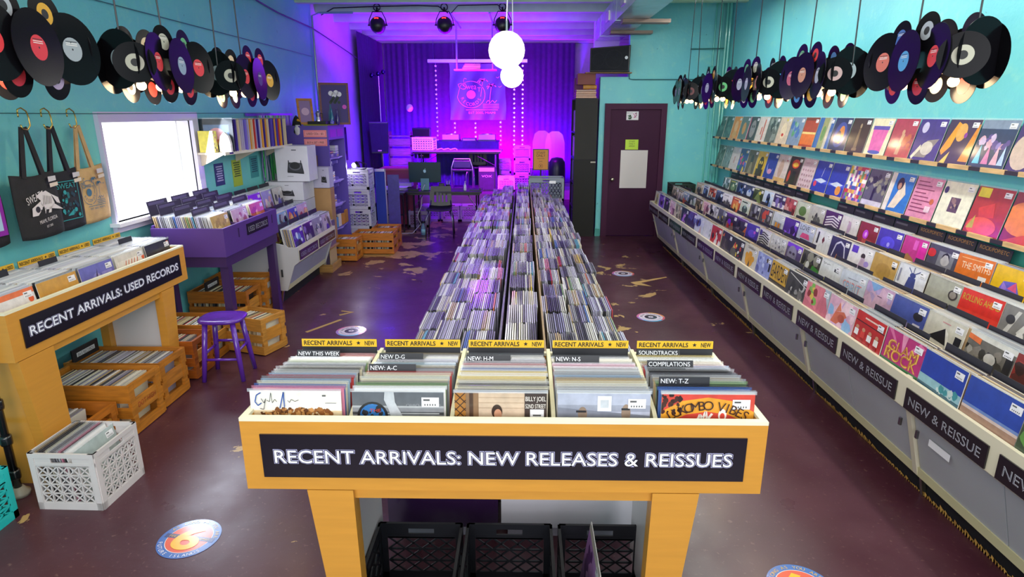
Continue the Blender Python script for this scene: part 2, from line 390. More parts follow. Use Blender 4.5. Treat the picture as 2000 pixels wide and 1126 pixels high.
for a in range(14): m.disc((1.73+.06*rr.random(), YB-.0035, 1.89+.07*rr.random()), (0, -1, 0), .009, '#c5649a', 7)
m.text('thank you', (1.67, YB-.003, 1.965), (1, 0, 0), (0, 0, 1), .026, '#333')
tag(m.build('door_card', 'sticker'), 'small white card with green and pink flowers at the top of the door', 'card')

# stage platform and curtain
struct('stage_platform', MB().box(-3.1, .8, 11.9, 14.5, 0, .46, '#5c4a66'), 'steel')
def curtain(name, pts, z0, z1, label, amp=.02, wl=.13):
    m = MB(); (x0, y0), (x1, y1) = pts; Ln = math.hypot(x1-x0, y1-y0); n = int(Ln/wl*8); vs = []; ph = 0
    for i in range(n+1):
        t_ = i/n; s_ = t_*Ln; a = amp*(math.sin(s_/wl*2*math.pi+math.sin(s_*3.1)*2.2+math.sin(s_*7.3))*.45*(.6+.5*math.sin(s_*2.3))+.6*math.sin(s_*4.7)+.3*math.sin(s_*11))
        nx, ny = -(y1-y0)/Ln, (x1-x0)/Ln
        for z in (z0, z1): vs.append((x0+(x1-x0)*t_+nx*a*(1 if z == z0 else .7), y0+(y1-y0)*t_+ny*a*(1 if z == z0 else .7), z))
    m._add(vs, [(2*i, 2*i+2, 2*i+3, 2*i+1) for i in range(n)], '#2c2448')
    return tag(m.build(name, 'cloth', smooth=True), label, 'curtain')
curtain('stage_curtain', ((-3.05, 14.25), (1.12, 14.25)), .42, 3.42, 'wide dark pleated backdrop curtain across the back of the stage')
curtain('side_curtain', ((-3.08, 12.1), (-3.08, 14.2)), .42, 3.42, 'dark curtain hanging along the left side wall of the stage')
# conduits
t = thing('wall_conduit', 'painted pipes and conduit bundle running up the right corner', 'conduit', (3.0, 9.9, 0))
for i, (x, y, r_) in enumerate(((3.05, 9.99, .022), (3.06, 9.88, .018), (2.98, 10.05, .016), (2.9, 10.07, .012))):
    child(MB().tube([(x, y, .9), (x, y, 3.64)], r_, '#5fb9ae').build('conduit_pipe', 'gloss'), t)
child(MB().box(2.84, 2.94, 10.03, 10.09, 2.45, 2.65, '#58b4ac').build('junction_box', 'matte'), t)
child(MB().tube([(3.05, 9.98, 2.9), (2.7, 10.07, 2.9), (2.55, 10.07, 2.9)], .009, '#2c6a68').build('wire', 'plastic'), t)
tag(MB().tube([(1.63, 10.07, 2.6), (1.64, 10.08, 2.47), (1.7, 10.08, 2.46), (2.9, 10.07, 2.46), (3.0, 10.0, 2.45)], .007, '#1f5b66').build('speaker_cable', 'plastic'), 'dark cable running along the teal partition from the loudspeaker', 'cable')
tag(MB().tube([(-3.17, 9.9, .5), (-3.17, 9.9, 3.36), (-3.1, 10.05, 3.42), (-2.6, 10.1, 3.43)], .016, '#6a8f9b').build('wall_pipe', 'gloss'), 'grey conduit rising up the left wall where the teal paint ends', 'pipe')
tag(MB().tube([(-3.16, 7.4, 3.27), (-3.16, 8.5, 3.2), (-3.16, 9.85, 3.18), (-3.1, 10.6, 3.08), (-3.1, 12.1, 2.95)], .009, '#20303c').build('wall_cable', 'plastic'), 'black cable sagging along the top of the left wall', 'cable')
tag(MB().tube([(-3.18, 4.4, 2.76), (-3.18, 7.2, 2.77), (-3.18, 9.8, 2.78)], .004, '#2c5d69').build('wall_wire', 'plastic'), 'thin dark wire stretched high along the left teal wall', 'wire')
tag(MB().tube([(-3.12, 3.1, 1.955), (-3.12, 4.6, 1.95), (-3.12, 6.2, 1.955), (-3.15, 7.9, 1.96)], .003, '#23535c').build('hanging_wire', 'plastic'), 'thin wire stretched over the window that carries the bag hooks', 'wire')
# ================================================================ RECORD SLEEVES
JW = .306
def cover_mb(bg, ops=(), tagp=True, w=JW, th=.004, edge='#d8d2c8', sleeve=True, h=None):
    """local frame: faces -Y, bottom centre at the origin"""
    h = h or w; m = MB(); m.box(-w/2, w/2, 0, th, 0, h, bg)
    m.c[-6:] = [C(edge)]*6; m.c[-4] = C(bg)
    k = [1]; rt, up = (1, 0, 0), (0, 0, 1)
    def P(x, y): return (-w/2+min(max(x, 0), 1)*w, -.0002*k[0], min(max(y, 0), 1)*h)
    for op in ops:
        k[0] += 1; q = op[0]
        if q == 'r': m.poly([P(op[1], op[2]), P(op[3], op[2]), P(op[3], op[4]), P(op[1], op[4])], op[5])
        elif q == 'e':
            n = 20; m.poly([P(op[1]+op[3]*math.cos(2*math.pi*i/n), op[2]+op[4]*math.sin(2*math.pi*i/n)) for i in range(n)], op[5])
        elif q == 'p': m.poly([P(x, y) for x, y in op[1]], op[2])
        elif q == 't': # text, x, y, width fraction, height fraction, colour
            m.text(op[1], P(op[2], op[3]), rt, up, op[5]*h, op[6], width=op[4]*w)
        elif q == 'l': # broken line
            pts = op[1]
            for a, b_ in zip(pts, pts[1:]):
                A, B = V3(P(*a)), V3(P(*b_)); d_ = (B-A)
                if d_.length < 1e-5: continue
                nrm = V3((d_.z, 0, -d_.x)).normalized()*op[3]*w/2; m._add([A-nrm, B-nrm, B+nrm, A+nrm][::-1], [(0, 1, 2, 3)], op[2])
        elif q == 'grid':
            rg = random.Random(op[1]); n = op[2]
            for i in range(n):
                for j in range(n):
                    m.poly([P(i/n, j/n), P((i+1)/n, j/n), P((i+1)/n, (j+1)/n), P(i/n, (j+1)/n)], rg.choice(op[3]))
        elif q == 'blob':
            rg = random.Random(op[1])
            for i in range(op[2]):
                cx, cy = op[3]+(rg.random()-.5)*op[5], op[4]+(rg.random()-.5)*op[6]; r_ = op[7]*(.5+rg.random()); n = 9
                m.poly([P(cx+r_*(.7+.5*rg.random())*math.cos(2*math.pi*i2/n), cy+r_*(.7+.5*rg.random())*math.sin(2*math.pi*i2/n)) for i2 in range(n)], rg.choice(op[8]))
                k[0] += .15
    if tagp:
        k[0] += 2; m.poly([P(.76, .83), P(.95, .83), P(.95, .94), P(.76, .94)], '#e9e6ea'); k[0] += 1
        for i in range(5): m.poly([P(.79+i*.028, .845), P(.802+i*.028, .845), P(.802+i*.028, .865), P(.79+i*.028, .865)], '#444')
        m.poly([P(.78, .9), P(.85, .9), P(.85, .92), P(.78, .92)], '#555')
    if sleeve:
        s_ = w/2+.004; y = -.0002*(k[0]+2)
        m._add([(-s_, y, h-.001), (s_, y, h-.001), (s_, y, h+.011), (-s_, y, h+.011)], [(0, 1, 2, 3)], '#dfe6ee', 1)
    return m
PAL = [('#d8d2c6', '#8b8f94', '#3c3f46', '#b8a68c'), ('#3b3558', '#7a4fc0', '#c77ad8', '#20203a'), ('#c9c4d2', '#7d6bb0', '#40345f', '#e7dfee'), ('#5d5348', '#a6907a', '#2b2622', '#d7c6a8'),
       ('#4a5a60', '#8fa6a4', '#1f282b', '#c8d0c6'), ('#e4dccf', '#c0493a', '#2f2b33', '#7c96b4'), ('#2c3a66', '#6a86c8', '#c9d6ee', '#121a36'), ('#a93a44', '#e07a4a', '#f0c070', '#3a1a22'),
       ('#e9e7ea', '#b4b6c2', '#6f6d78', '#27252c'), ('#1d1c22', '#58565f', '#a9a6b0', '#e4e0e8'), ('#7a8a5a', '#c8b84a', '#39452c', '#e8e2b8'), ('#d89ab0', '#f0c6cc', '#7a4a6a', '#fff0ee')]
def randops(rg, pal=None):
    p = list(pal or rg.choice(PAL)); bg = p[0]; rg.shuffle(p); bg = p[0]; ops = []
    st = rg.randrange(6)
    if st == 0: ops = [('e', .5, .45, .2+.1*rg.random(), .25, p[1]), ('e', .5, .62, .1, .12, p[2]), ('r', .1, .86, .7, .93, p[3])]
    elif st == 1: ops = [('r', 0, 0, 1, .35+.2*rg.random(), p[1]), ('blob', rg.randrange(999), 5, .5, .4, .7, .3, .12, p[2:]), ('r', .1, .82, .6, .9, p[3])]
    elif st == 2: ops = [('blob', rg.randrange(999), 14, .5, .5, .9, .9, .13, p[1:])]
    elif st == 3: ops = [('r', .12, .12, .88, .78, p[1]), ('blob', rg.randrange(999), 6, .5, .45, .4, .4, .1, p[2:]), ('r', .2, .86, .8, .92, p[2])]
    elif st == 4: ops = [('p', [(.1, .05), (.5, .8), (.9, .05)], p[1]), ('e', .65, .7, .12, .12, p[2]), ('r', .05, .9, .5, .95, p[3])]
    else: ops = [('r', .35, 0, .68, .7, p[1]), ('e', .5, .72, .13, .16, p[2]), ('blob', rg.randrange(999), 5, .5, .2, .8, .3, .1, p[2:])]
    return bg, ops
NAMES = {'#d8d2c6': 'cream', '#3b3558': 'dark violet', '#c9c4d2': 'pale lilac', '#5d5348': 'brown', '#4a5a60': 'slate', '#e4dccf': 'ivory', '#2c3a66': 'navy', '#a93a44': 'red', '#e9e7ea': 'white', '#1d1c22': 'black', '#7a8a5a': 'olive', '#d89ab0': 'pink',
         '#8b8f94': 'grey', '#3c3f46': 'charcoal', '#b8a68c': 'tan', '#7a4fc0': 'violet', '#c77ad8': 'orchid', '#20203a': 'midnight blue', '#7d6bb0': 'lavender', '#40345f': 'dark purple', '#e7dfee': 'lilac white', '#a6907a': 'light brown', '#2b2622': 'dark brown', '#d7c6a8': 'beige',
         '#8fa6a4': 'grey green', '#1f282b': 'dark slate', '#c8d0c6': 'pale green', '#c0493a': 'brick red', '#2f2b33': 'dark grey', '#7c96b4': 'steel blue', '#6a86c8': 'blue', '#c9d6ee': 'pale blue', '#121a36': 'inky blue', '#e07a4a': 'orange', '#f0c070': 'light orange', '#3a1a22': 'dark wine',
         '#b4b6c2': 'silver grey', '#6f6d78': 'mid grey', '#27252c': 'near black', '#58565f': 'iron grey', '#a9a6b0': 'ash grey', '#e4e0e8': 'off-white', '#c8b84a': 'mustard', '#39452c': 'dark green', '#e8e2b8': 'pale yellow', '#f0c6cc': 'blush', '#7a4a6a': 'plum', '#fff0ee': 'rose white'}
def sleeve(bg, ops, label, group, loc, rot, **k):
    o = cover_mb(bg, ops, **k).build('record_sleeve', ['print', 'sleeve'])
    o.location = loc; o.rotation_euler = rot
    return tag(o, label, 'record', group)

# plain records seen from above: one mesh, tinted per object
def plain_mesh(w=JW, th=.0045):
    m = MB(); m.box(-w/2, w/2, -th/2, th/2, 0, w, '#ffffff'); s_ = w/2+.005
    m._add([(-s_, -th/2-.001, w-.004), (s_, -th/2-.001, w-.004), (s_, -th/2-.001, w+.01), (-s_, -th/2-.001, w+.01)], [(0, 1, 2, 3)], '#e8eef6', 1)
    m._add([(-s_, th/2+.001, w-.004), (s_, th/2+.001, w-.004), (s_, th/2+.001, w+.007), (-s_, th/2+.001, w+.007)], [(3, 2, 1, 0)], '#e8eef6', 1)
    return m.mesh('record_sleeve', ['jacket', 'sleeve'])
PLAIN = plain_mesh()
EDGE = [('grey', '#8c8a8e'), ('cream', '#d9d0b8'), ('white', '#e6e3e2'), ('dark grey', '#4a484c'), ('silver', '#b4b2b4'), ('black', '#28262a'), ('tan', '#b59b74'), ('pale blue', '#9ab4cc'), ('pink', '#cf7f96'), ('red', '#b83c3c'), ('yellow', '#d9b848'), ('green', '#7c9a68'), ('blue', '#4a6cae'), ('off-white', '#cfcac2'), ('mid grey', '#77747a')]
def plain(name_col, label, group, loc, rot):
    o = bpy.data.objects.new('record_sleeve', PLAIN); COL.objects.link(o); o.location = loc; o.rotation_euler = rot; o.color = C(name_col)
    return tag(o, label, 'record', group)
def stack_into(m, x, y, z, n, step, axis, rg, w=JW, tilt=0, cols=None, jit=.004, gloss=True):
    """n record sleeves (12 triangles each) into a shared mesh; axis is the direction the stack runs ('x' or 'y'); x, y, z is the first one's bottom centre"""
    cols = cols or [c for _, c in EDGE]
    for i in range(n):
        c = rg.choice(cols); h = w-.002+rg.random()*jit; o = i*step+rg.uniform(-.0008, .0008); th = min(abs(step)*.62, .006)/2; sl = math.tan(tilt)*h; j = rg.uniform(-1, 1)*jit
        if axis == 'x':
            X = x+o; m.hexa([(X-th, y-w/2+j, z), (X+th, y-w/2+j, z), (X+th, y+w/2+j, z), (X-th, y+w/2+j, z)], [(X-th+sl, y-w/2+j, z+h), (X+th+sl, y-w/2+j, z+h), (X+th+sl, y+w/2+j, z+h), (X-th+sl, y+w/2+j, z+h)], c)
            if gloss: m._add([(X-th-.001+sl, y-w/2-.003, z+h-.003), (X-th-.001+sl, y+w/2+.003, z+h-.003), (X-th-.001+sl, y+w/2+.003, z+h+.008), (X-th-.001+sl, y-w/2-.003, z+h+.008)], [(0, 1, 2, 3)], '#e8eef6', 1)
        else:
            Y = y+o; m.hexa([(x-w/2+j, Y-th, z), (x+w/2+j, Y-th, z), (x+w/2+j, Y+th, z), (x-w/2+j, Y+th, z)], [(x-w/2+j, Y-th+sl, z+h), (x+w/2+j, Y-th+sl, z+h), (x+w/2+j, Y+th+sl, z+h), (x-w/2+j, Y+th+sl, z+h)], c)
            if gloss: m._add([(x-w/2-.003, Y-th-.001+sl, z+h-.003), (x+w/2+.003, Y-th-.001+sl, z+h-.003), (x+w/2+.003, Y-th-.001+sl, z+h+.008), (x-w/2-.003, Y-th-.001+sl, z+h+.008)], [(0, 1, 2, 3)], '#e8eef6', 1)
NEUT = ['#8c8a8e', '#d9d0b8', '#e6e3e2', '#4a484c', '#b4b2b4', '#28262a', '#b59b74', '#cfcac2', '#77747a', '#8f8ba0', '#a59fb4', '#c4bfd0', '#5c5866']
MIXC = NEUT*3+['#b83c3c', '#4a6cae', '#d9b848', '#cf7f96', '#7c9a68', '#d0704a', '#5fa0b8']

# ================================================================ FRONT BROWSER (yellow, new releases)
WOOD, EDGEC, INK = '#cb8c34', '#e4dcc0', '#110e19'
def browser_table(length, depth, label, sign, sign_w, size, near=None):
    """yellow laminate browser table; local x along the front, front face at y=0, top at z=1"""
    t = thing('record_browser', label, 'record browser')
    H0, H1 = .737, 1.0; th = .022; L2 = length/2
    m = MB().box(-L2, L2, 0, th, H0, H1-.012, WOOD); m.build('front_panel', 'woodx', t)
    MB().box(-L2, L2, depth-th, depth, H0, H1-.012, WOOD).build('back_panel', 'woodx', t)
    for s_ in (-1, 1):
        x = s_*(L2-th/2); MB().box(x-th/2, x+th/2, th, depth-th, H0, H1-.012, WOOD).build('side_panel', 'woodx', t)
    r_ = MB().box(-L2, L2, 0, th, H1-.012, H1, EDGEC).box(-L2, L2, depth-th, depth, H1-.012, H1, EDGEC)
    for s_ in (-1, 1):
        x = s_*(L2-th/2); r_.box(x-th/2, x+th/2, th, depth-th, H1-.012, H1, EDGEC)
    r_.build('rim_edging', 'matte', t)
    MB().box(-L2+th, L2-th, th, depth-th, H0-.004, H0+.012, '#d9d0bc').build('bin_floor', 'matte', t)
    for i in range(1, 5):
        x = -L2+length*i/5
        MB().prism([(th, H0+.012), (depth-th, H0+.012), (depth-th, H1+.02), (depth-.18, H1+.02), (.12, H1-.02), (th, H1-.06)], 'x', x-.007, x+.007, '#e2d9b6').build('divider', 'matte', t)
    MB().box(-L2+.2, L2-.2, .02, .05, H0-.045, H0-.004, WOOD).box(-L2+.2, L2-.2, depth-.05, depth-.02, H0-.045, H0-.004, WOOD).build('apron', 'woodx', t)
    for s_ in (-1, 1):
        for y0 in ((.0, depth-.06) if near else (.0,)):
            xo, xi = (L2-.2, L2-.355) if not (near and s_ < 0) else (L2-.02, L2-.26)
            pts = [(s_*xo, H0-.004), (s_*xi, H0-.004), (s_*(xi-.012), 0), (s_*(xo-.075), 0)]
            MB().prism(pts, 'y', y0+.001, y0+.06, WOOD).build('leg', 'wood', t)
        x = s_*(L2-.3) if not (near and s_ < 0) else -(L2-.075)
        MB().box(x-.008, x+.008, .06, depth-.06, .0 if near and s_ < 0 else .07, H0-.004, WOOD if near and s_ < 0 else '#d9d3d2').build('side_board', 'gloss', t)
    sw, sh = sign_w, .158; cz = .865
    sg = MB().box(-sw/2, sw/2, -.006, 0, cz-sh/2, cz+sh/2, INK)
    sg.neon(sign, (0, -.006, cz), (1, 0, 0), (0, 0, 1), size, INK, width=sw*.945)
    sg.build('sign_board', 'gloss', t)
    return t
FB = browser_table(1.713, .60, 'yellow browser table in the middle foreground with the new releases sign', 'RECENT ARRIVALS: NEW RELEASES & REISSUES', 1.585, .067)
FB.location = (-.0645, 1.79, 0)
FX = lambda i: -.0645-1.713/2+1.713*(i+.5)/5
rg = random.Random(11)
GOLD = '#d8a92a'
def header_card(x, y, z, rot, text, w, h, col, ink, size, label, group, name='header_card', cat='header card', star=True, tw=.9):
    m = MB().box(-w/2, w/2, 0, .003, 0, h, '#2a2a30'); m.box(-w/2, w/2, -.0012, 0, h-col[1], h, col[0])
    if text and '*' in text:
        a_, b_ = text.split(' * '); kx = len(a_)/(len(a_)+len(b_)+4.); W2 = w*.94; zc = h-col[1]/2
        m.text(a_, (-W2/2, -.0014, zc), (1, 0, 0), (0, 0, 1), size, ink, width=W2*kx, lift=.0008, offset=.018, align='l')
        m.text(b_, (W2/2, -.0014, zc), (1, 0, 0), (0, 0, 1), size, ink, width=W2*(len(b_)/(len(a_)+len(b_)+4.)), lift=.0008, offset=.018, align='r')
        xs = -W2/2+W2*(kx+2/(len(a_)+len(b_)+4.)); st = size*.36
        m.poly([(xs+(st if q % 2 == 0 else st*.42)*math.cos(R(90+36*q)), -.0022, zc+(st if q % 2 == 0 else st*.42)*math.sin(R(90+36*q))) for q in range(10)], ink)
    elif text: m.text(text, (0, -.0014, h-col[1]/2), (1, 0, 0), (0, 0, 1), size, ink, width=w*tw, lift=.0008, offset=.018)
    o = m.build(name, 'sticker'); o.location = (x, y, z); o.rotation_euler = rot
    return tag(o, label, cat, group)
front_specs = [
 ('#efe9df', [('r', 0, -2, 1, .25, '#e6cfa6'), ('blob', 5, 110, .58, .14, .62, .34, .022, ['#7a4a24', '#9c6632', '#5a3318', '#c08a50', '#8a5428']), ('blob', 6, 60, .24, .08, .24, .22, .02, ['#8a5428', '#c08a50', '#5a3318']),
   ('l', [(.13, .95), (.08, .85), (.06, .6), (.09, .45), (.13, .55)], '#2c4f9a', .012), ('l', [(.13, .72), (.16, .55), (.18, .72), (.15, .30), (.11, .34)], '#333', .006), ('l', [(.19, .66), (.22, .6), (.24, .95), (.25, .56), (.28, .7), (.30, .6)], '#333', .006),
   ('l', [(.33, .36), (.38, .98), (.38, .40)], '#2c4f9a', .012), ('l', [(.42, .66), (.44, .58), (.46, .7), (.50, .62), (.54, .68)], '#333', .006), ('r', .8, .82, .84, .88, '#555'), ('r', .83, .55, .95, .58, '#999')], False, 'white record with handwritten blue lettering and brown curls'),
 ('#5e6268', [('r', 0, -2, 1, .45, '#84868a'), ('r', 0, .38, 1, .46, '#a8aaac'), ('r', 0, .12, 1, .22, '#3c4044'), ('r', .25, .14, .95, .19, '#b0b2b4'), ('e', .22, .05, .17, .56, '#1f2226'), ('e', .22, .05, .14, .48, '#2a6fb0'), ('blob', 9, 14, .22, .15, .22, .5, .028, ['#1f2226', '#2a2c30']), ('t', 'THE', .25, .28, .12, .055, '#c8402e'),
   ('p', [(.36, 1.0), (.46, 1.0), (.47, .6), (.56, .0), (.42, .0), (.40, .3), (.35, .7)], '#b9bcc0'), ('t', 'OHIO PLAYERS', .78, .50, .38, .04, '#8f9298')], True, 'grey photo record with a globe and a reaching hand'),
 ('#8a6a4c', [('r', .26, -2, 1, 1, '#cdb49a'), ('r', 0, -2, .12, 1, '#a8702e')]+[('l', [(.0, y0), (.12, y0+.4)], '#3a2418', .010) for y0 in (-.3, 0, .3, .6)]+[('l', [(.12, y0), (.0, y0+.4)], '#3a2418', .010) for y0 in (-.3, 0, .3, .6)]+[('r', .16, -2, .2, 1, '#4a3426'), ('r', .76, -2, 1, 1, '#3c302c'), ('r', .26, .8, .76, .82, '#b09a80'), ('r', .26, .6, .76, .62, '#b09a80'), ('r', .26, .4, .76, .42, '#b09a80'),
   ('e', .46, .28, .058, .27, '#2e1c14'), ('e', .47, .18, .042, .2, '#c08a6c'), ('p', [(.40, -.1), (.58, -.1), (.52, .06), (.43, .06)], '#4a4a78'), ('t', 'BILLY JOEL', .88, .78, .22, .075, '#efe6dc'), ('t', '52ND STREET', .88, .5, .22, .07, '#efe6dc'), ('r', .82, .08, .97, .38, '#e9e6ea'), ('r', .85, .12, .94, .18, '#555')], False, 'brown photo record of a man by a wall and gate'),
 ('#aeb2c4', [('r', 0, .3, 1, .55, '#9498a8'), ('p', [(0, -2), (1, -2), (1, .15), (0, .45)], '#7c808e'), ('e', .27, .2, .05, .28, '#8e7868'), ('e', .74, .25, .05, .34, '#8e7868'), ('r', .2, .26, .31, .34, '#22242a'), ('r', .69, .36, .78, .44, '#22242a'), ('p', [(.62, -.1), (.86, -.1), (.8, .05), (.68, .05)], '#25262e'), ('r', .43, .32, .58, .9, '#e6e8ee'), ('r', .46, .45, .55, .75, '#c0c4ca')], True, 'pale blue-grey record with two bald men in dark glasses'),
 ('#cf4436', [('e', .5, -2.0, .9, 2.87, '#e09a2c'), ('e', .5, -2.0, .74, 2.33, '#cf4436'), ('blob', 21, 26, .10, .6, .2, .8, .025, ['#2c1410', '#42201a']), ('l', [(.38, -.1), (.42, .22), (.45, .05), (.48, .34), (.5, .02), (.55, .26)], '#efe4da', .026), ('e', .66, .2, .045, .24, '#efe4da'), ('e', .66, .16, .026, .13, '#cf4436')], True, 'red record with an orange arch of black lettering'),
]
def remap(ops, lo=.70, hi=1.0):
    g = lambda v: lo+(hi-lo)*v; k = hi-lo; out = []
    for o_ in ops:
        q = o_[0]
        if q == 'r': out.append(('r', o_[1], g(o_[2]), o_[3], g(o_[4]), o_[5]))
        elif q == 'e': out.append(('e', o_[1], g(o_[2]), o_[3], o_[4]*k, o_[5]))
        elif q == 'p': out.append(('p', [(x, g(y)) for x, y in o_[1]], o_[2]))
        elif q == 'l': out.append(('l', [(x, g(y)) for x, y in o_[1]], o_[2], o_[3]))
        elif q == 't': out.append((q, o_[1], o_[2], g(o_[3]))+o_[4:])
        elif q == 'blob': out.append(o_[:4]+(g(o_[4]), o_[5], o_[6]*k, o_[7], o_[8]))
    return out
front_specs = [(a, remap(b_), c, d) for a, b_, c, d in front_specs]
tabs = {0: [('NEW THIS WEEK', .84)], 1: [('NEW D-G', .74), ('NEW: A-C', .40)], 2: [('NEW: H-M', .70)], 3: [('NEW: N-S', .70)], 4: [('SOUNDTRACKS', .96), ('COMPILATIONS', .56), ('NEW: T-Z', .14)]}
for i in range(5):
    bg, ops, st, lb = front_specs[i]; x = FX(i)
    o = cover_mb(bg, ops, tagp=st)
    if i == 4: o.arctext('LUKOMBO VIBES', (0, -.006, .10*JW), (1, 0, 0), (0, 0, 1), .775*JW, 121, 59, .046, '#3a1c14')
    o = o.build('record_sleeve', ['print', 'sleeve']); o.location = (x-.006, 1.79+.05, .758); o.rotation_euler = (R(-4), 0, 0)
    tag(o, lb+', front of its stack on the middle table', 'record', 'front records of the yellow middle table')
    n = 20; dep = .355
    for k in range(n):
        y = 1.79+.062+dep*(k+.5)/n; nm, c = EDGE[rg.randrange(len(EDGE))] if rg.random() < .72 else EDGE[rg.choice((1, 2, 4, 13))]
        plain(c, '%s edged record, %s behind the front cover, %s stack, middle table' % (nm, ORD[k], ('leftmost', 'second', 'centre', 'fourth', 'rightmost')[i]),
              'records filed in the yellow middle table', (x-.004+rg.uniform(-.004, .004), y, .756-.0016*k+rg.uniform(-.004, .005)), (R(-4-k*1.25+rg.uniform(-.3, .3)), 0, R(rg.uniform(-.5, .5))))
    for txt, yy in tabs[i]:
        m = MB().box(-.152, .02, 0, .003, .28, .336, '#1f2026'); m.box(-.152, .152, 0, .003, 0, .30, '#1f2026')
        m.text(txt, (-.146, -.0004, .322), (1, 0, 0), (0, 0, 1), .023, '#e8e8ee', align='l', sx=.95)
        o = m.build('divider_card', 'sticker'); o.location = (x, 1.79+.062+yy*.355, .757-.028*yy); o.rotation_euler = (R(-4-24*yy), 0, 0)
        tag(o, 'black divider card reading %s standing among records on the middle table' % txt, 'divider card', 'black divider cards of the middle table')
    header_card(x, 1.79+.545, .752, (R(-3), 0, 0), 'RECENT ARRIVALS \u2605 NEW' if False else 'RECENT ARRIVALS * NEW', .308, .312, ('#e0b222', .032), '#1a1410', .026,
                'yellow and black header card behind the %s of the middle table' % ('left end stack', 'second stack', 'middle stack', 'fourth stack', 'right end stack')[i], 'header cards of the middle table')

# ================================================================ LEFT BROWSER (yellow, used)
LB = browser_table(1.66, .49, 'yellow browser table along the left wall with the used records sign', 'RECENT ARRIVALS: USED RECORDS', 1.50, .072, near=True)
LB.location = (-2.56, 2.84+.83, 0); LB.rotation_euler = (0, 0, R(90))
LY = lambda i: 2.84+1.66*(i+.5)/5
left_specs = [('#ddd8d6', [('r', 0, .9, 1, 1, '#e07040'), ('e', .9, .8, .06, .06, '#e06038')], 'white record with an orange edge'),
 ('#c99440', [('r', 0, 0, 1, .3, '#b8842e'), ('t', 'NICKY EGAN', .5, .62, .9, .24, '#e0b468'), ('e', .93, .68, .05, .05, '#e06038')], 'gold record with big pale lettering'),
 ('#6a68b4', [('e', .45, .6, .16, .22, '#8a86cc'), ('p', [(.3, .5), (.5, .9), (.42, .5)], '#3a2e4a'), ('p', [(.5, .8), (.62, .45), (.5, .5)], '#d8b4a8'), ('r', .6, .72, .92, .8, '#8884c8')], 'violet-blue record with pointed shapes'),
 ('#d6cec2', [('r', .06, .1, .94, .86, '#e8e0d4')]+[('l', [(.1+.1*k, .3), (.35+.1*k, .84)], '#c4582a', .022) for k in range(5)]+[('e', .68, .6, .08, .08, '#f08040'), ('e', .94, .8, .05, .05, '#e06038')], 'cream record with slanted orange stripes'),
 ('#23252e', [('e', .4, .3, .3, .3, '#3a4a50'), ('e', .9, .9, .06, .06, '#e06038')], 'dark record with an orange price dot')]
lstack = MB(); rgl = random.Random(5)
for i in range(5):
    bg, ops, lb = left_specs[i]; y = LY(i)
    sleeve(bg, ops, lb+', front of its stack on the left yellow table', 'front records of the left yellow table', (-2.56-.055, y, .752), (R(-8), 0, R(90)))
    stack_into(lstack, -2.56-.075, y, .752, 22, -.0155, 'x', rgl, tilt=-R(8), cols=NEUT)
    header_card(-3.005, y, .765, (R(-2), 0, R(90)), 'RECENT ARRIVALS * USED', .30, .335, ('#d8a92a', .038), '#2a2018', .028, 'yellow and black header card, %s from the near end of the left yellow table' % ORD[i], 'header cards of the left yellow table')
for i, yy in ((1, -2.90), (2, -2.86), (4, -2.80)):
    o = MB().box(-.13, .02, 0, .003, 0, .35, '#1f2026').build('divider_card', 'sticker'); o.location = (yy, LY(i), .752); o.rotation_euler = (R(-8), 0, R(90))
    tag(o, 'black divider card among the records of the left yellow table, %s stack' % ORD[i], 'divider card', 'black divider cards of the left table')
tag(lstack.build('filed_records', ['jacket', 'sleeve']), 'tightly filed used records behind the front covers of the left yellow table', 'records', kind='stuff')
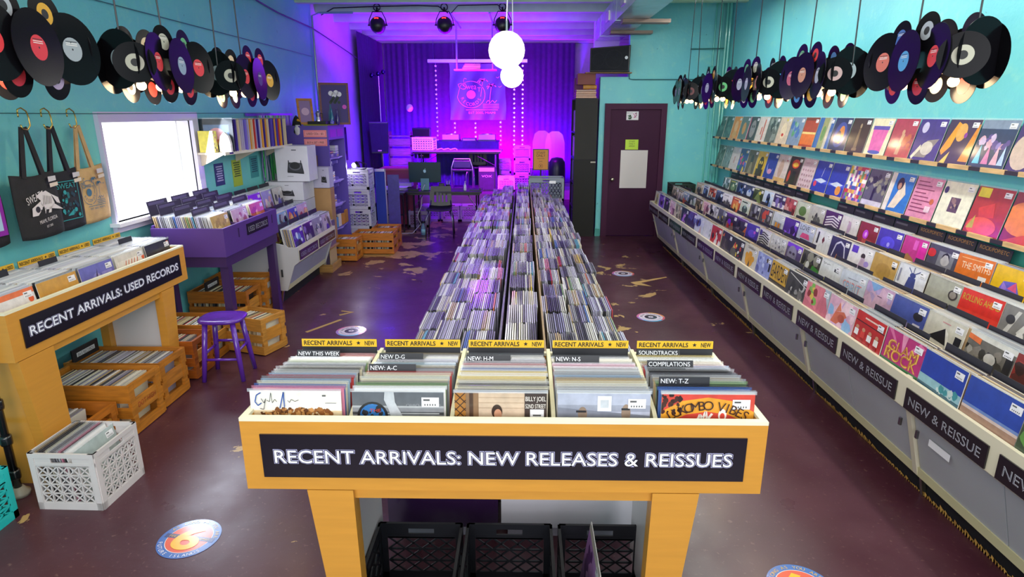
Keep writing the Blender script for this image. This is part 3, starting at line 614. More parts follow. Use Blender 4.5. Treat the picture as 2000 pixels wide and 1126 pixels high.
# ================================================================ GREY TIERED BROWSER ALONG THE RIGHT WALL
GREY, LIP = '#b7b6b4', '#cfc6ae'
MODS = [(9.24, 7.95), (7.95, 6.62), (6.62, 5.33), (5.33, 4.10), (4.10, 2.85), (2.85, 1.60), (1.60, .35)]
def tier_unit(name, label, s, xl, ya, yb, zl, back, top, signs, group, signtext='NEW & REISSUE', ssz=.062, foot=True):
    """grey record browser module; s = +1 faces the -x side, -1 faces +x; xl lip x, zl lip height"""
    t = thing(name, label, 'record browser', (xl, (ya+yb)/2, 0), 0, group)
    X = lambda d: xl+s*d
    prof = [(0, zl), (0, zl-.155), (.05, zl-.195), (.148, .15), (back, .15), (back, top-.14), (.30, zl+.06), (.12, zl+.02), (.10, zl)]
    for y in (ya, yb-.018):
        child(MB().prism([(X(a), b) for a, b in prof], 'y', y, y+.018, LIP if s > 0 else '#b9b6ba').build('end_panel', 'steel'), t)
    q = [(X(0), zl), (X(0), zl-.155), (X(.02), zl-.155), (X(.02), zl)]
    child(MB().prism(q, 'y', ya+.018, yb-.018, LIP).build('front_lip', 'steel'), t)
    child(MB().prism([(X(.0), zl-.155), (X(.05), zl-.195), (X(.07), zl-.195), (X(.02), zl-.155)], 'y', ya+.018, yb-.018, LIP).build('under_lip', 'steel'), t)
    # two sliding doors lean inwards
    ym = (ya+yb)/2; a, b = (.065, zl-.20), (.15, .195)
    for k, (y0, y1) in enumerate(((ya+.03, ym-.004), (ym+.004, yb-.03))):
        dd = MB().prism([(X(a[0]), a[1]), (X(b[0]), b[1]), (X(b[0]+.012), b[1]), (X(a[0]+.012), a[1])], 'y', y0, y1, '#a6a7ab' if s > 0 else '#9c9cae').build('door', 'steel')
        child(dd, t)
    child(MB().prism([(X(.142), .20), (X(.148), .15), (X(.19), .15), (X(.19), .20)], 'y', ya+.018, yb-.018, '#bdb68e').build('bottom_rail', 'steel'), t)
    child(MB().box(*sorted((X(.2), X(back))), ya+.02, yb-.02, .15, .17, '#55504c').build('bottom_shelf', 'steel'), t)
    child(MB().box(*sorted((X(.24), X(.26))), ya, yb, 0, .15, '#0c0b0d').build('plinth', 'matte'), t)
    if foot: child(MB().bar((X(.235), ya+.03, 0), (X(.2), ya+.03, .16), .02, .02, '#b9b6a4').build('foot', 'metal'), t)
    # trays
    child(MB().prism([(X(.02), zl-.13), (X(back-.01), top-.32), (X(back-.01), top-.34), (X(.02), zl-.15)], 'y', ya+.018, yb-.018, '#c9bfa4').build('tray', 'steel'), t)
    return t
def sign_on_lip(t, s, xl, y0, y1, z0, z1, text, size):
    x = xl-s*.007; m = MB().box(*sorted((xl-s*.0005, x)), y0, y1, z0, z1, '#17151c')
    m.text(text, (x, (y0+y1)/2, (z0+z1)/2-.001), (0, -s, 0), (0, 0, 1), size, '#d9d9e2', width=(y1-y0)*.88, lift=.001)
    m.text(text, (x, (y0+y1)/2, (z0+z1)/2-.001), (0, -s, 0), (0, 0, 1), size, '#55525e', width=(y1-y0)*.88, offset=-.022, lift=.0018)
    child(m.build('sign_board', 'gloss'), t)
XL = 1.90
for i, (yb, ya) in enumerate(MODS):
    lab = 'grey tiered record browser unit, %s from the purple door along the right wall' % ORD[i]
    t = tier_unit('record_browser', lab, 1, XL, ya, yb, .70, 1.18, 1.04, 2, 'grey browser units of the right wall')
    hw = (yb-ya)/2
    for y0, y1 in ((ya+.04, ya+hw-.03), (ya+hw+.03, yb-.04)): sign_on_lip(t, 1, XL, y0, y1, .55, .655, 'NEW & REISSUE', .062)
    if i == 5: child(MB().box(XL+.075, XL+.077, 2.55, 2.70, .40, .435, '#e4e2e4').build('door_label', 'sticker'), t)
    for y in (ya+.06, yb-.08):
        child(MB().box(XL+.055, XL+.066, y-.008, y+.008, .40, .44, '#8f8f92').build('door_lock', 'metal'), t)
# strip of fringe below the plinth
m = MB(); rf = random.Random(8); y = .4
while y < 9.2:
    hh = .008+.03*rf.random()*(.4+.6*math.sin(y*3)**2); m.poly([(2.135, y, 0), (2.135, y+.03, 0), (2.135, y+.022+rf.random()*.01, hh), (2.135, y+.006, hh*.7)], rf.choice(('#b98a3c', '#a87a34', '#c99a4a'))); y += .018
tag(m.build('floor_fringe', 'matte'), 'ragged golden brown edge along the black plinth of the right browser', 'fringe', kind='stuff')

# tier tops (x, z of the top edge of the front sleeve) and tilt
TIERS = [(1.945, .868), (2.225, .925), (2.545, .995), (2.905, 1.07)]
W_, K_ = '#f0ecea', '#1c1a20'
def L_(*a): return list(a)
near = {
 0: [ # nearest to the camera first
  ('#35462c', [('blob', 31, 10, .4, .6, .6, .6, .12, ['#e0763a', '#5a8a3a', '#2a5a9a'])], 'dark green record with orange shapes'),
  ('#1f3f9e', [('r', 0, 0, 1, .2, '#a07c66'), ('r', 0, .2, 1, .27, '#cdb6ae'), ('r', .0, .27, 1, .34, '#6a82b8')], 'deep blue record with a sandy horizon'),
  ('#1a3aa0', [('r', 0, 0, 1, .12, '#2d5a6a'), ('r', 0, .12, 1, .34, '#8fb8c0'), ('blob', 4, 9, .7, .22, .5, .12, .05, ['#5fa0a4', '#3a8a92', '#c2d0cc'])], 'deep blue record with pale waves'),
  ('#b3246e', [('p', [(.5, .35), (0, 1), (.12, 1)], '#d86a9a'), ('p', [(.5, .35), (.4, 1), (.55, 1)], '#e08aac'), ('p', [(.5, .35), (.85, 1), (1, .9)], '#d86a9a'), ('r', 0, 0, 1, .1, '#2a6a3a'), ('t', 'GLAM', .5, .56, .78, .26, '#e8b84a'), ('t', 'ROCK', .5, .3, .84, .28, '#e8b84a'), ('t', 'GLAM', .5, .56, .7, .2, '#b8702e'), ('t', 'ROCK', .5, .3, .76, .22, '#b8702e')], 'magenta record with gold outlined lettering'),
  ('#c8241e', [('r', 0, .66, 1, .69, '#3a1414'), ('r', .3, .82, .75, .87, '#e8c8b8'), ('r', 0, 0, 1, .66, '#b81f1c')]+[z_ for k, c_ in enumerate((.12, .35, .58, .82)) for z_ in (('e', c_, .46, .055, .065, '#c48a6a'), ('r', c_-.07, .2, c_+.07, .4, (W_, '#d23a30', W_, '#e8ddd4')[k]), ('r', c_-.05, 0, c_+.05, .2, '#a01a18'))], 'bright red record with four people in shirts'),
  ('#dba6bc', [('blob', 7, 14, .5, .5, .9, .9, .12, ['#c8a0cc', '#e4b8c8', '#8fb4dc', '#f0c8d0']), ('p', [(.2, .1), (.42, .1), (.72, .5), (.6, .62), (.3, .5)], '#cf6a4e'), ('p', [(.3, .5), (.4, .88), (.5, .6)], '#d87a5c'), ('e', .55, .36, .12, .14, '#b8503c')], 'pink record with an orange guitar shape'),
  ('#c96878', [('p', [(0, 1), (0, .4), (.55, .1), (.75, 1)], '#dc7a86'), ('blob', 12, 10, .3, .6, .4, .6, .07, ['#5c8a3a', '#d8b84a', '#8a2a2a', '#7ab04a']), ('p', [(.75, 1), (1, 1), (1, .3)], '#a8b4c0')], 'pink record with green foliage'),
  ('#3a3836', [('blob', 13, 12, .5, .4, .7, .6, .09, ['#6a6460', '#8c8884', '#242224', '#b0aca8']), ('l', [(.1, .9), (.95, .6)], '#c8c4c0', .02)], 'black and white photo record of a performer'),
  ('#c99a2a', [('t', 'GARDEN', .5, .6, .96, .5, '#1a1814'), ('r', 0, .05, 1, .2, '#3a3020')], 'yellow record with thick black lettering'),
  ('#8f96cc', [('blob', 14, 12, .4, .5, .6, .7, .09, ['#a6aede', '#7a82bc', '#5a629e', '#c2c8ea']), ('p', [(.62, .8), (.7, .9), (.78, .78), (.7, .66)], '#4a3a2c'), ('r', .84, .35, .95, .9, '#22222c')], 'periwinkle record with sketchy drawings'),
  ('#cfc6b8', [('e', .45, .3, .3, .3, '#dd9a22'), ('e', .25, .5, .13, .14, '#dd9a22'), ('e', .5, .62, .14, .14, '#dd9a22'), ('e', .72, .45, .12, .14, '#dd9a22'), ('p', [(.4, 0), (.5, .34), (.58, 0)], '#3a2a1c'), ('t', 'Quicksilver', .5, .92, .6, .1, '#5a544a')], 'cream record with a large yellow flower'),
  ('#22202a', [('blob', 15, 9, .3, .5, .4, .6, .05, ['#d8402e', '#e07040', '#e0c040']), ('blob', 16, 8, .7, .4, .4, .7, .05, ['#c03828', '#e8e0d8', '#8a3028']), ('e', .25, .25, .22, .22, '#5c564e')], 'near black record with scattered red lanterns'),
  ('#2b2730', [('blob', 17, 8, .3, .3, .5, .4, .12, ['#5a5248', '#7a7064', '#3a342e']), ('p', [(.0, .7), (.2, .9), (.2, .7)], '#d86a2a')], 'dark record with a tawny animal'),
  ('#b8281e', [('blob', 18, 10, .5, .4, .8, .7, .1, ['#2a2026', '#d8d0cc', '#7a1a18', '#e0402c'])], 'red and black record with crowded figures'),
  ('#dcdade', [('r', .8, .2, .86, .36, '#222'), ('r', .8, .5, .86, .66, '#222')], 'white record with two black ticks'),
  ('#c8ccd8', [('blob', 19, 9, .35, .6, .5, .5, .1, ['#3a5a9a', '#1f3a78', '#1c1a20']), ('p', [(.5, 0), (.8, 0), (.7, .5)], '#d0a8a0')], 'white record with dark blue brush marks'),
  ('#252c48', [('blob', 20, 10, .5, .5, .8, .8, .12, ['#3a4878', '#141828', '#5a6aa0'])], 'inky blue record with blurred shapes'),
 ],
 1: [
  ('#6a625c', [('blob', 41, 12, .5, .5, .9, .8, .11, ['#3a3430', '#8c847c', '#a8a098']), ('e', .4, .5, .12, .12, '#7a2a22')], 'dim brown photo record'),
  ('#8c2e28', [('blob', 42, 12, .5, .5, .9, .8, .11, ['#3a2420', '#a8463a', '#5a2a24'])], 'dark red photo record'),
  ('#6a655e', [('r', 0, .85, 1, 1, '#d8d4cc'), ('blob', 43, 12, .4, .4, .8, .6, .1, ['#3a3632', '#a8a29a', '#827a72', '#201e1c']), ('e', .55, .45, .12, .16, '#c8c2ba'), ('p', [(.0, .9), (.28, .86), (.28, .7), (0, .76)], '#e07038'), ('r', .84, .1, .98, .72, '#1f1e22')], 'grey photo record with an orange corner tag'),
  ('#cdc6b6', [('p', [(.12, .25), (.52, .68), (.7, .2)], '#1e1c1e'), ('p', [(.52, .68), (.62, .58), (.72, .1), (.66, .1)], '#ece6da'), ('r', .8, .08, .96, .6, '#232226'), ('r', .4, .82, .62, .85, '#c88a8a')], 'cream record with a black triangle'),
  ('#46539c', [('r', 0, 0, 1, .3, '#8a7aa8'), ('p', [(.25, 0), (.32, .32), (.4, 0)], '#e05a3a'), ('r', 0, 0, 1, .14, '#c07a7a'), ('e', .78, .6, .13, .14, '#26242c'), ('r', .7, .2, .9, .36, '#cfc8d4')], 'twilight blue record with a red peak'),
  ('#c9a2c0', [('blob', 44, 12, .5, .5, .9, .9, .14, ['#d8b0c8', '#b8a0cc', '#e0a8a8']), ('p', [(.1, 1), (.6, 1), (.3, .7)], '#7ca4d4'), ('r', .45, .6, .62, .63, '#7a5a7a')], 'pink cloud record'),
  ('#c8ccd6', [('t', 'SPIRIT', .5, .42, .7, .34, '#d88a8a'), ('t', 'SPIRIT', .5, .40, .64, .28, '#8ab4d4'), ('r', .3, .72, .7, .75, '#8a8a92')], 'pale grey record with outlined coloured letters'),
  ('#dcdcdc', [('l', [(.1, .86), (.14, .9), (.16, .82), (.22, .88), (.3, .84), (.36, .88), (.44, .86)], '#333', .01), ('r', .68, .68, .9, .8, '#3a3a42'), ('e', .42, .2, .2, .1, '#a8b42a'), ('e', .3, .12, .08, .08, '#22261a'), ('e', .55, .12, .08, .08, '#22261a')], 'white record with a small green car'),
  ('#4a4840', [('blob', 45, 10, .4, .5, .8, .7, .12, ['#6a6a58', '#2c2c28', '#8a8878']), ('e', .35, .42, .1, .16, '#d8d8d4'), ('p', [(.5, 0), (1, 0), (1, .4), (.62, .5)], '#3f8a3a')], 'dark record with a white figure and green corner'),
  ('#5a4a7a', [('r', 0, .8, 1, 1, '#7a3ad8'), ('e', .4, .5, .3, .4, '#8a84a0'), ('e', .3, .55, .08, .06, '#3a3450'), ('e', .52, .55, .08, .06, '#3a3450')], 'violet record with a dim face'),
  ('#c4c2c4', [('blob', 46, 40, .5, .55, .8, .7, .03, ['#8a8890', '#6a6870', '#dcdade']), ('e', .75, .15, .1, .1, '#d8c83a')], 'pale doodled record with a yellow dot'),
  ('#d0ced4', [('l', [(.1, .2+.12*k), (.4, .28+.12*k), (.9, .16+.12*k)], '#2a2830', .035) for k in range(6)]+[('r', .05, .7, .25, .95, '#4a4088')], 'white and black zebra striped record'),
  ('#4a3aa0', [('e', .5, .5, .3, .2, '#6a52e0'), ('e', .7, .6, .08, .08, '#d060e0'), ('r', 0, 0, 1, .25, '#2a2258')], 'electric blue record with a magenta glint'),
  ('#3a3450', [('p', [(.5, 0), (1, .1), (1, .8)], '#d06a3a'), ('blob', 47, 6, .3, .4, .4, .5, .1, ['#7a6a8a', '#221c30'])], 'dark record with an orange wedge'),
  ('#322a44', [('e', .35, .5, .16, .2, '#7a2acc'), ('blob', 48, 6, .5, .3, .7, .3, .08, ['#8a6a6a', '#c03a3a'])], 'dark violet record with a glowing spot'),
  ('#5a5a68', [('blob', 49, 8, .5, .5, .8, .8, .1, ['#8a8a9a', '#d8c83a', '#2a2a38'])], 'grey record with a yellow patch'),
 ],
 2: [
  ('#23262e', [('t', 'INNER', .5, .7, .8, .24, '#c83a30'), ('e', .5, .35, .25, .2, '#5a6270'), ('r', .05, .05, .9, .12, '#c8a83a')], 'black record with red lettering'),
  ('#23262e', [('t', 'ICE', .5, .72, .6, .24, '#c83a30'), ('e', .6, .4, .2, .2, '#6a7282'), ('r', .05, .06, .9, .13, '#c8a83a')], 'black record with short red lettering'),
  ('#2d3068', [('l', [(.3, .1), (.52, .66), (.72, .1)], '#b8804a', .05), ('l', [(.38, .1), (.52, .5), (.64, .1)], '#8a5a4a', .03), ('e', .22, .72, .08, .09, '#5a5a88'), ('e', .2, .42, .07, .08, '#7a6a7a'), ('e', .8, .48, .09, .1, '#5a4a60'), ('r', .8, .74, .98, .9, '#d8d4e0')], 'navy record with a golden tent outline'),
  ('#7d7a78', [('p', [(.1, .1), (.3, .9), (.38, .9), (.2, .1)], '#c8c4c0'), ('p', [(.4, .3), (.62, .9), (.7, .86), (.5, .2)], '#d8d4ce'), ('e', .5, .2, .08, .16, '#e0dcd8'), ('r', .72, .2, .96, .62, '#c8362e'), ('r', .74, .62, .94, .86, '#d8d4d8'), ('e', .2, .6, .1, .14, '#3a3a3c')], 'grey collage record with a red tag'),
  ('#d42e22', [('t', 'ROLLING AHEAD', .5, .74, .9, .17, '#b8a42a'), ('r', 0, 0, 1, .35, '#de3a2c')], 'plain scarlet record with yellow-green lettering'),
  ('#a3a294', [('blob', 51, 26, .45, .12, .8, .12, .035, ['#3a3c38', '#22241f', '#4c4e46']), ('e', .78, .58, .13, .17, '#3c3634'), ('e', .78, .58, .09, .12, '#8a8278')], 'grey-green record with a skyline and round emblem'),
  ('#d6d6de', [('p', [(.35, .05), (.72, .05), (.66, .6), (.42, .6)], '#3c4684'), ('e', .54, .68, .1, .1, '#3c4684'), ('l', [(.54, .7), (.35, .92)], '#3c4684', .02), ('l', [(.54, .7), (.54, .98)], '#3c4684', .02), ('l', [(.54, .7), (.76, .9)], '#3c4684', .02), ('r', .06, .3, .12, .8, '#8a8aa0')], 'white record with a blue crowned statue'),
  ('#b8924a', [('e', .5, .4, .3, .3, '#a8823c'), ('r', .8, .62, .92, .8, '#22201c')], 'plain golden brown record'),
  ('#d8d2d8', [('r', .08, .66, .34, .96, '#5a3ab8'), ('e', .6, .62, .09, .12, '#3a2c30'), ('p', [(.48, .1), (.78, .1), (.7, .55), (.54, .55)], '#b8a0b8'), ('e', .8, .35, .1, .12, '#a08ad0')], 'white record with a violet square and a standing figure'),
  ('#33305a', [('l', [(.2, .1), (.3, .7), (.5, .85), (.72, .7), (.85, .2)], '#c8c4dc', .05), ('p', [(.4, 0), (.46, .3), (.52, 0)], '#e08a2a')], 'dark blue record with a pale arch'),
  ('#d4d2d8', [('r', .16, .35, .26, .9, '#2c2a3a'), ('p', [(.48, .6), (.56, .78), (.64, .6), (.56, .42)], '#6a2a3a')], 'white record with a dark red diamond'),
  ('#b0b4cc', [('t', 'LOVE IS', .5, .8, .8, .2, '#3a3a44'), ('p', [(.2, .3), (.8, .3), (.7, .55), (.3, .55)], '#d0508a'), ('r', 0, 0, 1, .2, '#3a3a4a')], 'pale blue record with dark lettering and a pink shape'),
  ('#4c2f8a', [('blob', 52, 8, .5, .4, .8, .6, .12, ['#6a42c0', '#34205e', '#8a5ae0'])], 'deep violet record with cloudy shapes'),
  ('#c0c2cc', [('r', .2, .1, .8, .55, '#8a8e9c'), ('r', .3, .1, .46, .5, '#d8902a'), ('r', .54, .1, .7, .5, '#c87a22')], 'silver record with two orange panels'),
  ('#4a4652', [('blob', 53, 8, .5, .5, .8, .8, .1, ['#8a8490', '#22202a', '#c04a3a'])], 'charcoal record with a red touch'),
  ('#3c3a4c', [('blob', 54, 10, .5, .5, .8, .8, .1, ['#6a6878', '#1c1a26', '#9a98a8'])], 'dark grey record with murky texture'),
 ],
 3: [
  ('#e0dcc6', [('r', 0, 0, 1, .3, '#d8b86a'), ('r', .1, .7, .6, .74, '#b8b4a0')], 'cream record with a sandy base'),
  ('#dedac2', [('p', [(.1, .0), (.1, .45), (.9, .4), (.9, 0)], '#cf9f44'), ('r', .2, .15, .3, .3, '#b8863a'), ('r', .45, .15, .55, .3, '#b8863a'), ('r', .5, .72, .9, .75, '#a8a48e')], 'cream record with a mustard house'),
  ('#ddd9d6', [('r', 0, 0, .82, .48, '#2c5cae'), ('p', [(.2, .1), (.45, .42), (.72, .1)], '#3c4c5c'), ('t', 'WAXAHATCHEE', .5, .76, .92, .3, '#26242c'), ('e', .86, .2, .12, .14, '#d4d4dc')], 'white record with black capitals over a blue landscape'),
  ('#b9c79c', [('e', .25, .5, .16, .3, '#c8ccae'), ('p', [(.55, .05), (.75, .6), (.95, .05)], '#7c9a62'), ('e', .72, .62, .1, .12, '#d8a83a'), ('e', .72, .62, .05, .06, '#c84a2c')], 'pale green record with a radiant figure'),
  ('#bcc2a0', [('p', [(.5, .05), (.62, .6), (.82, .05)], '#4c7a52'), ('e', .6, .62, .08, .1, '#3c6a44'), ('r', .15, .78, .42, .95, '#4a4a7a')], 'sage green record with a kneeling figure'),
  ('#e3b50e', [('p', [(.2, .02), (.3, .5), (.62, .58), (.85, .02)], '#6a62c8'), ('p', [(.45, .3), (.62, .58), (.7, .25)], '#e05a8a'), ('p', [(.3, .5), (.45, .3), (.3, .1)], '#9a7ad8')], 'bright yellow record with a violet prism'),
  ('#d9701f', [('t', 'THE SMITHS', .55, .62, .8, .2, '#efd8bc'), ('r', .1, .86, .95, .89, '#e8b07a'), ('r', .68, .18, .9, .36, '#e4dcd8')], 'orange record with pale capitals'),
  ('#4a4858', [('r', .35, .1, .85, .8, '#7a7a84'), ('e', .6, .5, .14, .22, '#b0acb0'), ('p', [(.46, .5), (.6, .8), (.74, .5), (.7, .7), (.5, .7)], '#2a2830'), ('e', .12, .65, .14, .17, '#cc2e2a')], 'dark record with an oval portrait and red balloon'),
  ('#c23a8e', [('r', .45, .5, .6, .9, '#e060c0'), ('r', .66, .2, .95, .9, '#d82aa0'), ('p', [(.0, 0), (.3, .3), (.6, .1), (.6, 0)], '#a8744a')], 'magenta record with brown ground'),
  ('#4a3cae', [('e', .45, .4, .3, .3, '#5a4ce0'), ('r', 0, 0, 1, .2, '#2a2268'), ('e', .5, .35, .06, .1, '#a8a0ff')], 'vivid blue violet record with a glow'),
  ('#8a2a3a', [('e', .4, .45, .14, .22, '#c03ae0'), ('r', .3, .0, .8, .25, '#b04a4a'), ('e', .42, .45, .06, .12, '#f0a0ff')], 'dark red record with a violet flame'),
  ('#d8d0d4', [('l', [(.4, .1), (.5, .5), (.4, .8)], '#8a4a6a', .03), ('e', .5, .5, .1, .3, '#b89ab8')], 'white record with a thin plum drawing'),
  ('#4a2a5e', [('l', [(.1, .2+.14*k), (.5, .35+.14*k), (.9, .2+.14*k)], '#d8d0dc', .04) for k in range(4)], 'plum record with pale feather strokes'),
  ('#b4b0ac', [('blob', 61, 10, .5, .35, .5, .4, .08, ['#5a5a5c', '#3c3c40', '#8a8a8c'])], 'pale grey record with a bare tree'),
  ('#c0c2b4', [('e', .5, .5, .28, .28, '#5c7a44'), ('r', .2, .1, .8, .2, '#8a8a7a')], 'cream record with a green wreath'),
  ('#a8444e', [('blob', 62, 8, .5, .5, .8, .8, .1, ['#c8606a', '#d8a0a0', '#6a2a34'])], 'dusty red record with blurred faces'),
 ]}
TN = ('lowest', 'second', 'third', 'top')
rc = random.Random(23); back = MB()
PITCH = .3125
for r_ in range(4):
    tx, tz = TIERS[r_]; n = 24; a = R(9) if r_ else R(7)
    y0 = 2.02 + (0, .12, .02, -.02)[r_]
    for i in range(n):
        y = y0+i*PITCH
        if y > 9.15: break
        specs = near[r_]
        if i < len(specs): bg, ops, ds = specs[i]
        else:
            bg, ops = randops(rc); ds = '%s and %s record' % (NAMES.get(bg, 'grey'), NAMES.get(next((o_[-1] if isinstance(o_[-1], str) else '#8b8f94') for o_ in ops), 'grey'))
            if ' and '.join([NAMES.get(bg, 'grey')]*2)+' record' == ds: ds = 'plain %s record' % NAMES.get(bg, 'grey')
        ops = remap(ops, .42, 1.0)
        ds = ' '.join([w_ for w_ in ds.split()]); lab = '%s, right browser %s tier, %s along' % (ds, TN[r_], ORD[i]); lab = lab if len(lab.split()) <= 16 else lab.replace('white ', '', 1).replace(' a ', ' ').replace(' an ', ' ').replace(' the ', ' ')
        jit = rc.uniform(-2.5, 2.5); xb = tx-math.sin(a)*JW; zb = tz-math.cos(a)*JW
        sleeve(bg, ops, lab, 'front records of the right wall browser', (xb+rc.uniform(-.004, .004), y, zb), (-a, R(rc.uniform(-1, 1)), R(-90+jit)))
        k = 7
        stack_into(back, xb+.014, y, zb-.006, k, .0105, 'x', rc, tilt=a, cols=['#b89a78', '#8a7260', '#c9a880', '#5c4e4a', '#a8988c', '#d8c0a0', '#3a3234', '#6c6068', '#cfc0b4'], jit=.003, gloss=rc.random() < .35)
        if rc.random() < .92:
            m = MB().box(-.15, .15 if r_ == 3 else rc.choice((.04, .15, .15)), 0, .003, .2, rc.choice((.322, .33)) if r_ < 3 else .375, '#201e26')
            if r_ == 3 and i < 9: m.text('ROCK/POP/ETC', (0, -.0005, .35), (1, 0, 0), (0, 0, 1), .036, '#a87a3a', width=.25)
            elif r_ == 3: m.box(-.13, .02, -.0008, 0, .34, .355, '#55525e')
            o = m.build('divider_card', 'sticker'); o.location = (xb+.10, y+.02, zb); o.rotation_euler = (-a, 0, R(-90))
            tag(o, 'black divider card behind the %s stack along, %s tier of the right browser' % (ORD[i], TN[r_]), 'divider card', 'divider cards of the right wall browser')
tag(back.build('filed_records', ['jacket', 'sleeve']), 'filed records standing behind the facing covers of the right wall browser', 'records', kind='stuff')

# green back panel above the tiers
tag(MB().box(3.05, 3.098, .36, 9.24, .86, 1.14, '#3d8f84').build('backing_panel', 'steel'), 'sea green metal panel behind the top tier of the right browser', 'panel')

# ================================================================ RIGHT WALL DISPLAY LEDGES
def ledge(z, label):
    t = thing('display_ledge', label, 'ledge', (3.04, 6.5, z))
    child(MB().box(2.99, 3.1, .6, 9.95, z-.012, z-.002, '#3f9aa2').build('ledge_board', 'matte'), t)
    y = .7
    while y < 9.9:
        child(MB().box(2.972, 2.99, y, y+.21, z-.014, z+.016, '#d8b07c').build('wooden_lip', 'pine'), t)
        child(MB().box(2.973, 2.99, y+.212, y+.318, z-.012, z+.013, '#2c2234').build('name_strip', 'sticker'), t)
        y += .32
ledge(1.600, 'upper wooden display ledge along the right wall carrying records')
ledge(1.175, 'lower wooden display ledge along the right wall carrying records')
up = [('#3b2c66', [('e', .3, .4, .3, .35, '#c8b0a0'), ('p', [(.5, 0), (.8, .6), (1, 0)], '#5a3a9a')], 'purple and cream record'),
 ('#223a5c', [('r', 0, .82, 1, 1, '#7c8aa0'), ('blob', 71, 16, .5, .55, .8, .3, .07, ['#8a7ab8', '#c8b0d0', '#5a4a88', '#d0a0b0']), ('p', [(.1, .1), (.2, .5), (.3, .1)], '#6ac0d8'), ('p', [(.35, .1), (.45, .5), (.55, .1)], '#d07aa8'), ('p', [(.6, .1), (.7, .5), (.8, .1)], '#e0a8b8'), ('p', [(.8, .1), (.88, .5), (.96, .1)], '#b0c8e8')], 'dark blue record with dancers in pastel clothes'),
 ('#392c4c', [('p', [(0, .3), (.3, .95), (.42, .9), (.3, .4), (.1, .2)], '#e0962a'), ('e', .5, .72, .16, .2, '#d8a052'), ('p', [(.7, .1), (.95, .9), (1, .9), (1, .1)], '#dc8a2c'), ('p', [(.1, .02), (.35, .3), (.3, .02)], '#e8c060'), ('e', .66, .66, .05, .06, '#8a3a9a')], 'dark record with an orange-haired woman'),
 ('#39307c', [('e', .25, .8, .12, .13, '#c0b8d8'), ('p', [(.1, .1), (.5, .5), (.9, .55), (.6, .1)], '#8a8078'), ('e', .55, .32, .22, .16, '#c8beb0'), ('p', [(.05, .1), (.3, .4), (.35, .3), (.12, .04)], '#d8d0b8')], 'indigo record with an ornate guitar shape'),
 ('#a83a52', [('r', 0, 0, 1, .28, '#b84a48'), ('p', [(.4, .1), (.46, .6), (.6, .62), (.56, .1)], '#c8987a'), ('e', .5, .66, .06, .07, '#c8987a'), ('blob', 72, 5, .8, .4, .3, .4, .09, ['#b8583c', '#8c2a44'])], 'crimson record with a standing pale figure'),
 ('#e4d6b4', [('p', [(.22, .12), (.78, .12), (.86, .72), (.14, .72)], '#d95ea8'), ('p', [(.12, .7), (.88, .7), (.88, .8), (.12, .8)], '#5a4aa8'), ('e', .5, .1, .3, .05, '#4a5ab0')], 'cream record with a pink vase'),
 ('#33241f', [('e', .5, .78, .05, .07, '#a08a6a'), ('p', [(.42, .15), (.46, .7), (.54, .7), (.6, .15)], '#7a6448'), ('r', .38, .08, .64, .15, '#8a7452')], 'dark sepia record with a slender statue'),
 ('#22305e', [('e', .5, .5, .36, .38, '#3a4a9c'), ('e', .55, .5, .17, .27, '#d8823a'), ('e', .42, .42, .15, .2, '#2a2a58')], 'dark blue record with an orange crescent'),
 ('#3160a8', [('r', .28, 0, .64, 1, '#9a9a6a'), ('r', .64, 0, .8, 1, '#c8c0b0'), ('e', .46, .5, .12, .24, '#5c8a4c')], 'blue record with a striped green column'),
 ('#a8381c', [('r', 0, .1, 1, .45, '#d86a1e'), ('r', 0, .45, 1, .52, '#e8c87a'), ('r', 0, .9, 1, 1, '#7a3020')], 'burnt orange banded record'),
 ('#7a8ca8', [('blob', 73, 12, .5, .45, .8, .7, .12, ['#5a9a6a', '#4a6ab0', '#8ab0a0'])], 'blue and green map-like record'),
 ('#d3bda8', [('e', .5, .5, .22, .3, '#e8d0b0'), ('e', .5, .36, .1, .06, '#c83a2a'), ('e', .6, .9, .06, .05, '#d8c83a')], 'cream record with a pale face and red lips'),
 ('#5f6660', [('blob', 74, 14, .5, .5, .9, .8, .11, ['#3c423e', '#8a928a', '#aab0a8'])], 'mottled grey green record'),
 ('#cfc4bb', [('r', .6, .1, .7, .9, '#c0563a'), ('r', .4, .3, .5, .6, '#c0563a')], 'off-white record with rust marks'),
 ('#3a3134', [('e', .5, .5, .28, .36, '#8a8080'), ('e', .4, .6, .06, .06, '#1c1618'), ('e', .6, .6, .06, .06, '#1c1618'), ('r', 0, 0, .08, 1, '#c8306a')], 'dark record with a mask and pink edge'),
 ('#5c6c64', [('e', .5, .5, .2, .26, '#c88a3a')], 'slate green record with an orange blot'),
 ('#e08a22', [('e', .5, .55, .22, .26, '#e8b070'), ('e', .5, .2, .3, .16, '#d8a050')], 'orange record with a round face'),
 ('#3f5a54', [('blob', 75, 10, .5, .5, .8, .8, .12, ['#5a7a6c', '#2c423c'])], 'dark green record'),
 ('#44605c', [('blob', 76, 10, .5, .5, .8, .8, .12, ['#5f7f76', '#334a46'])], 'dark sea green record')]
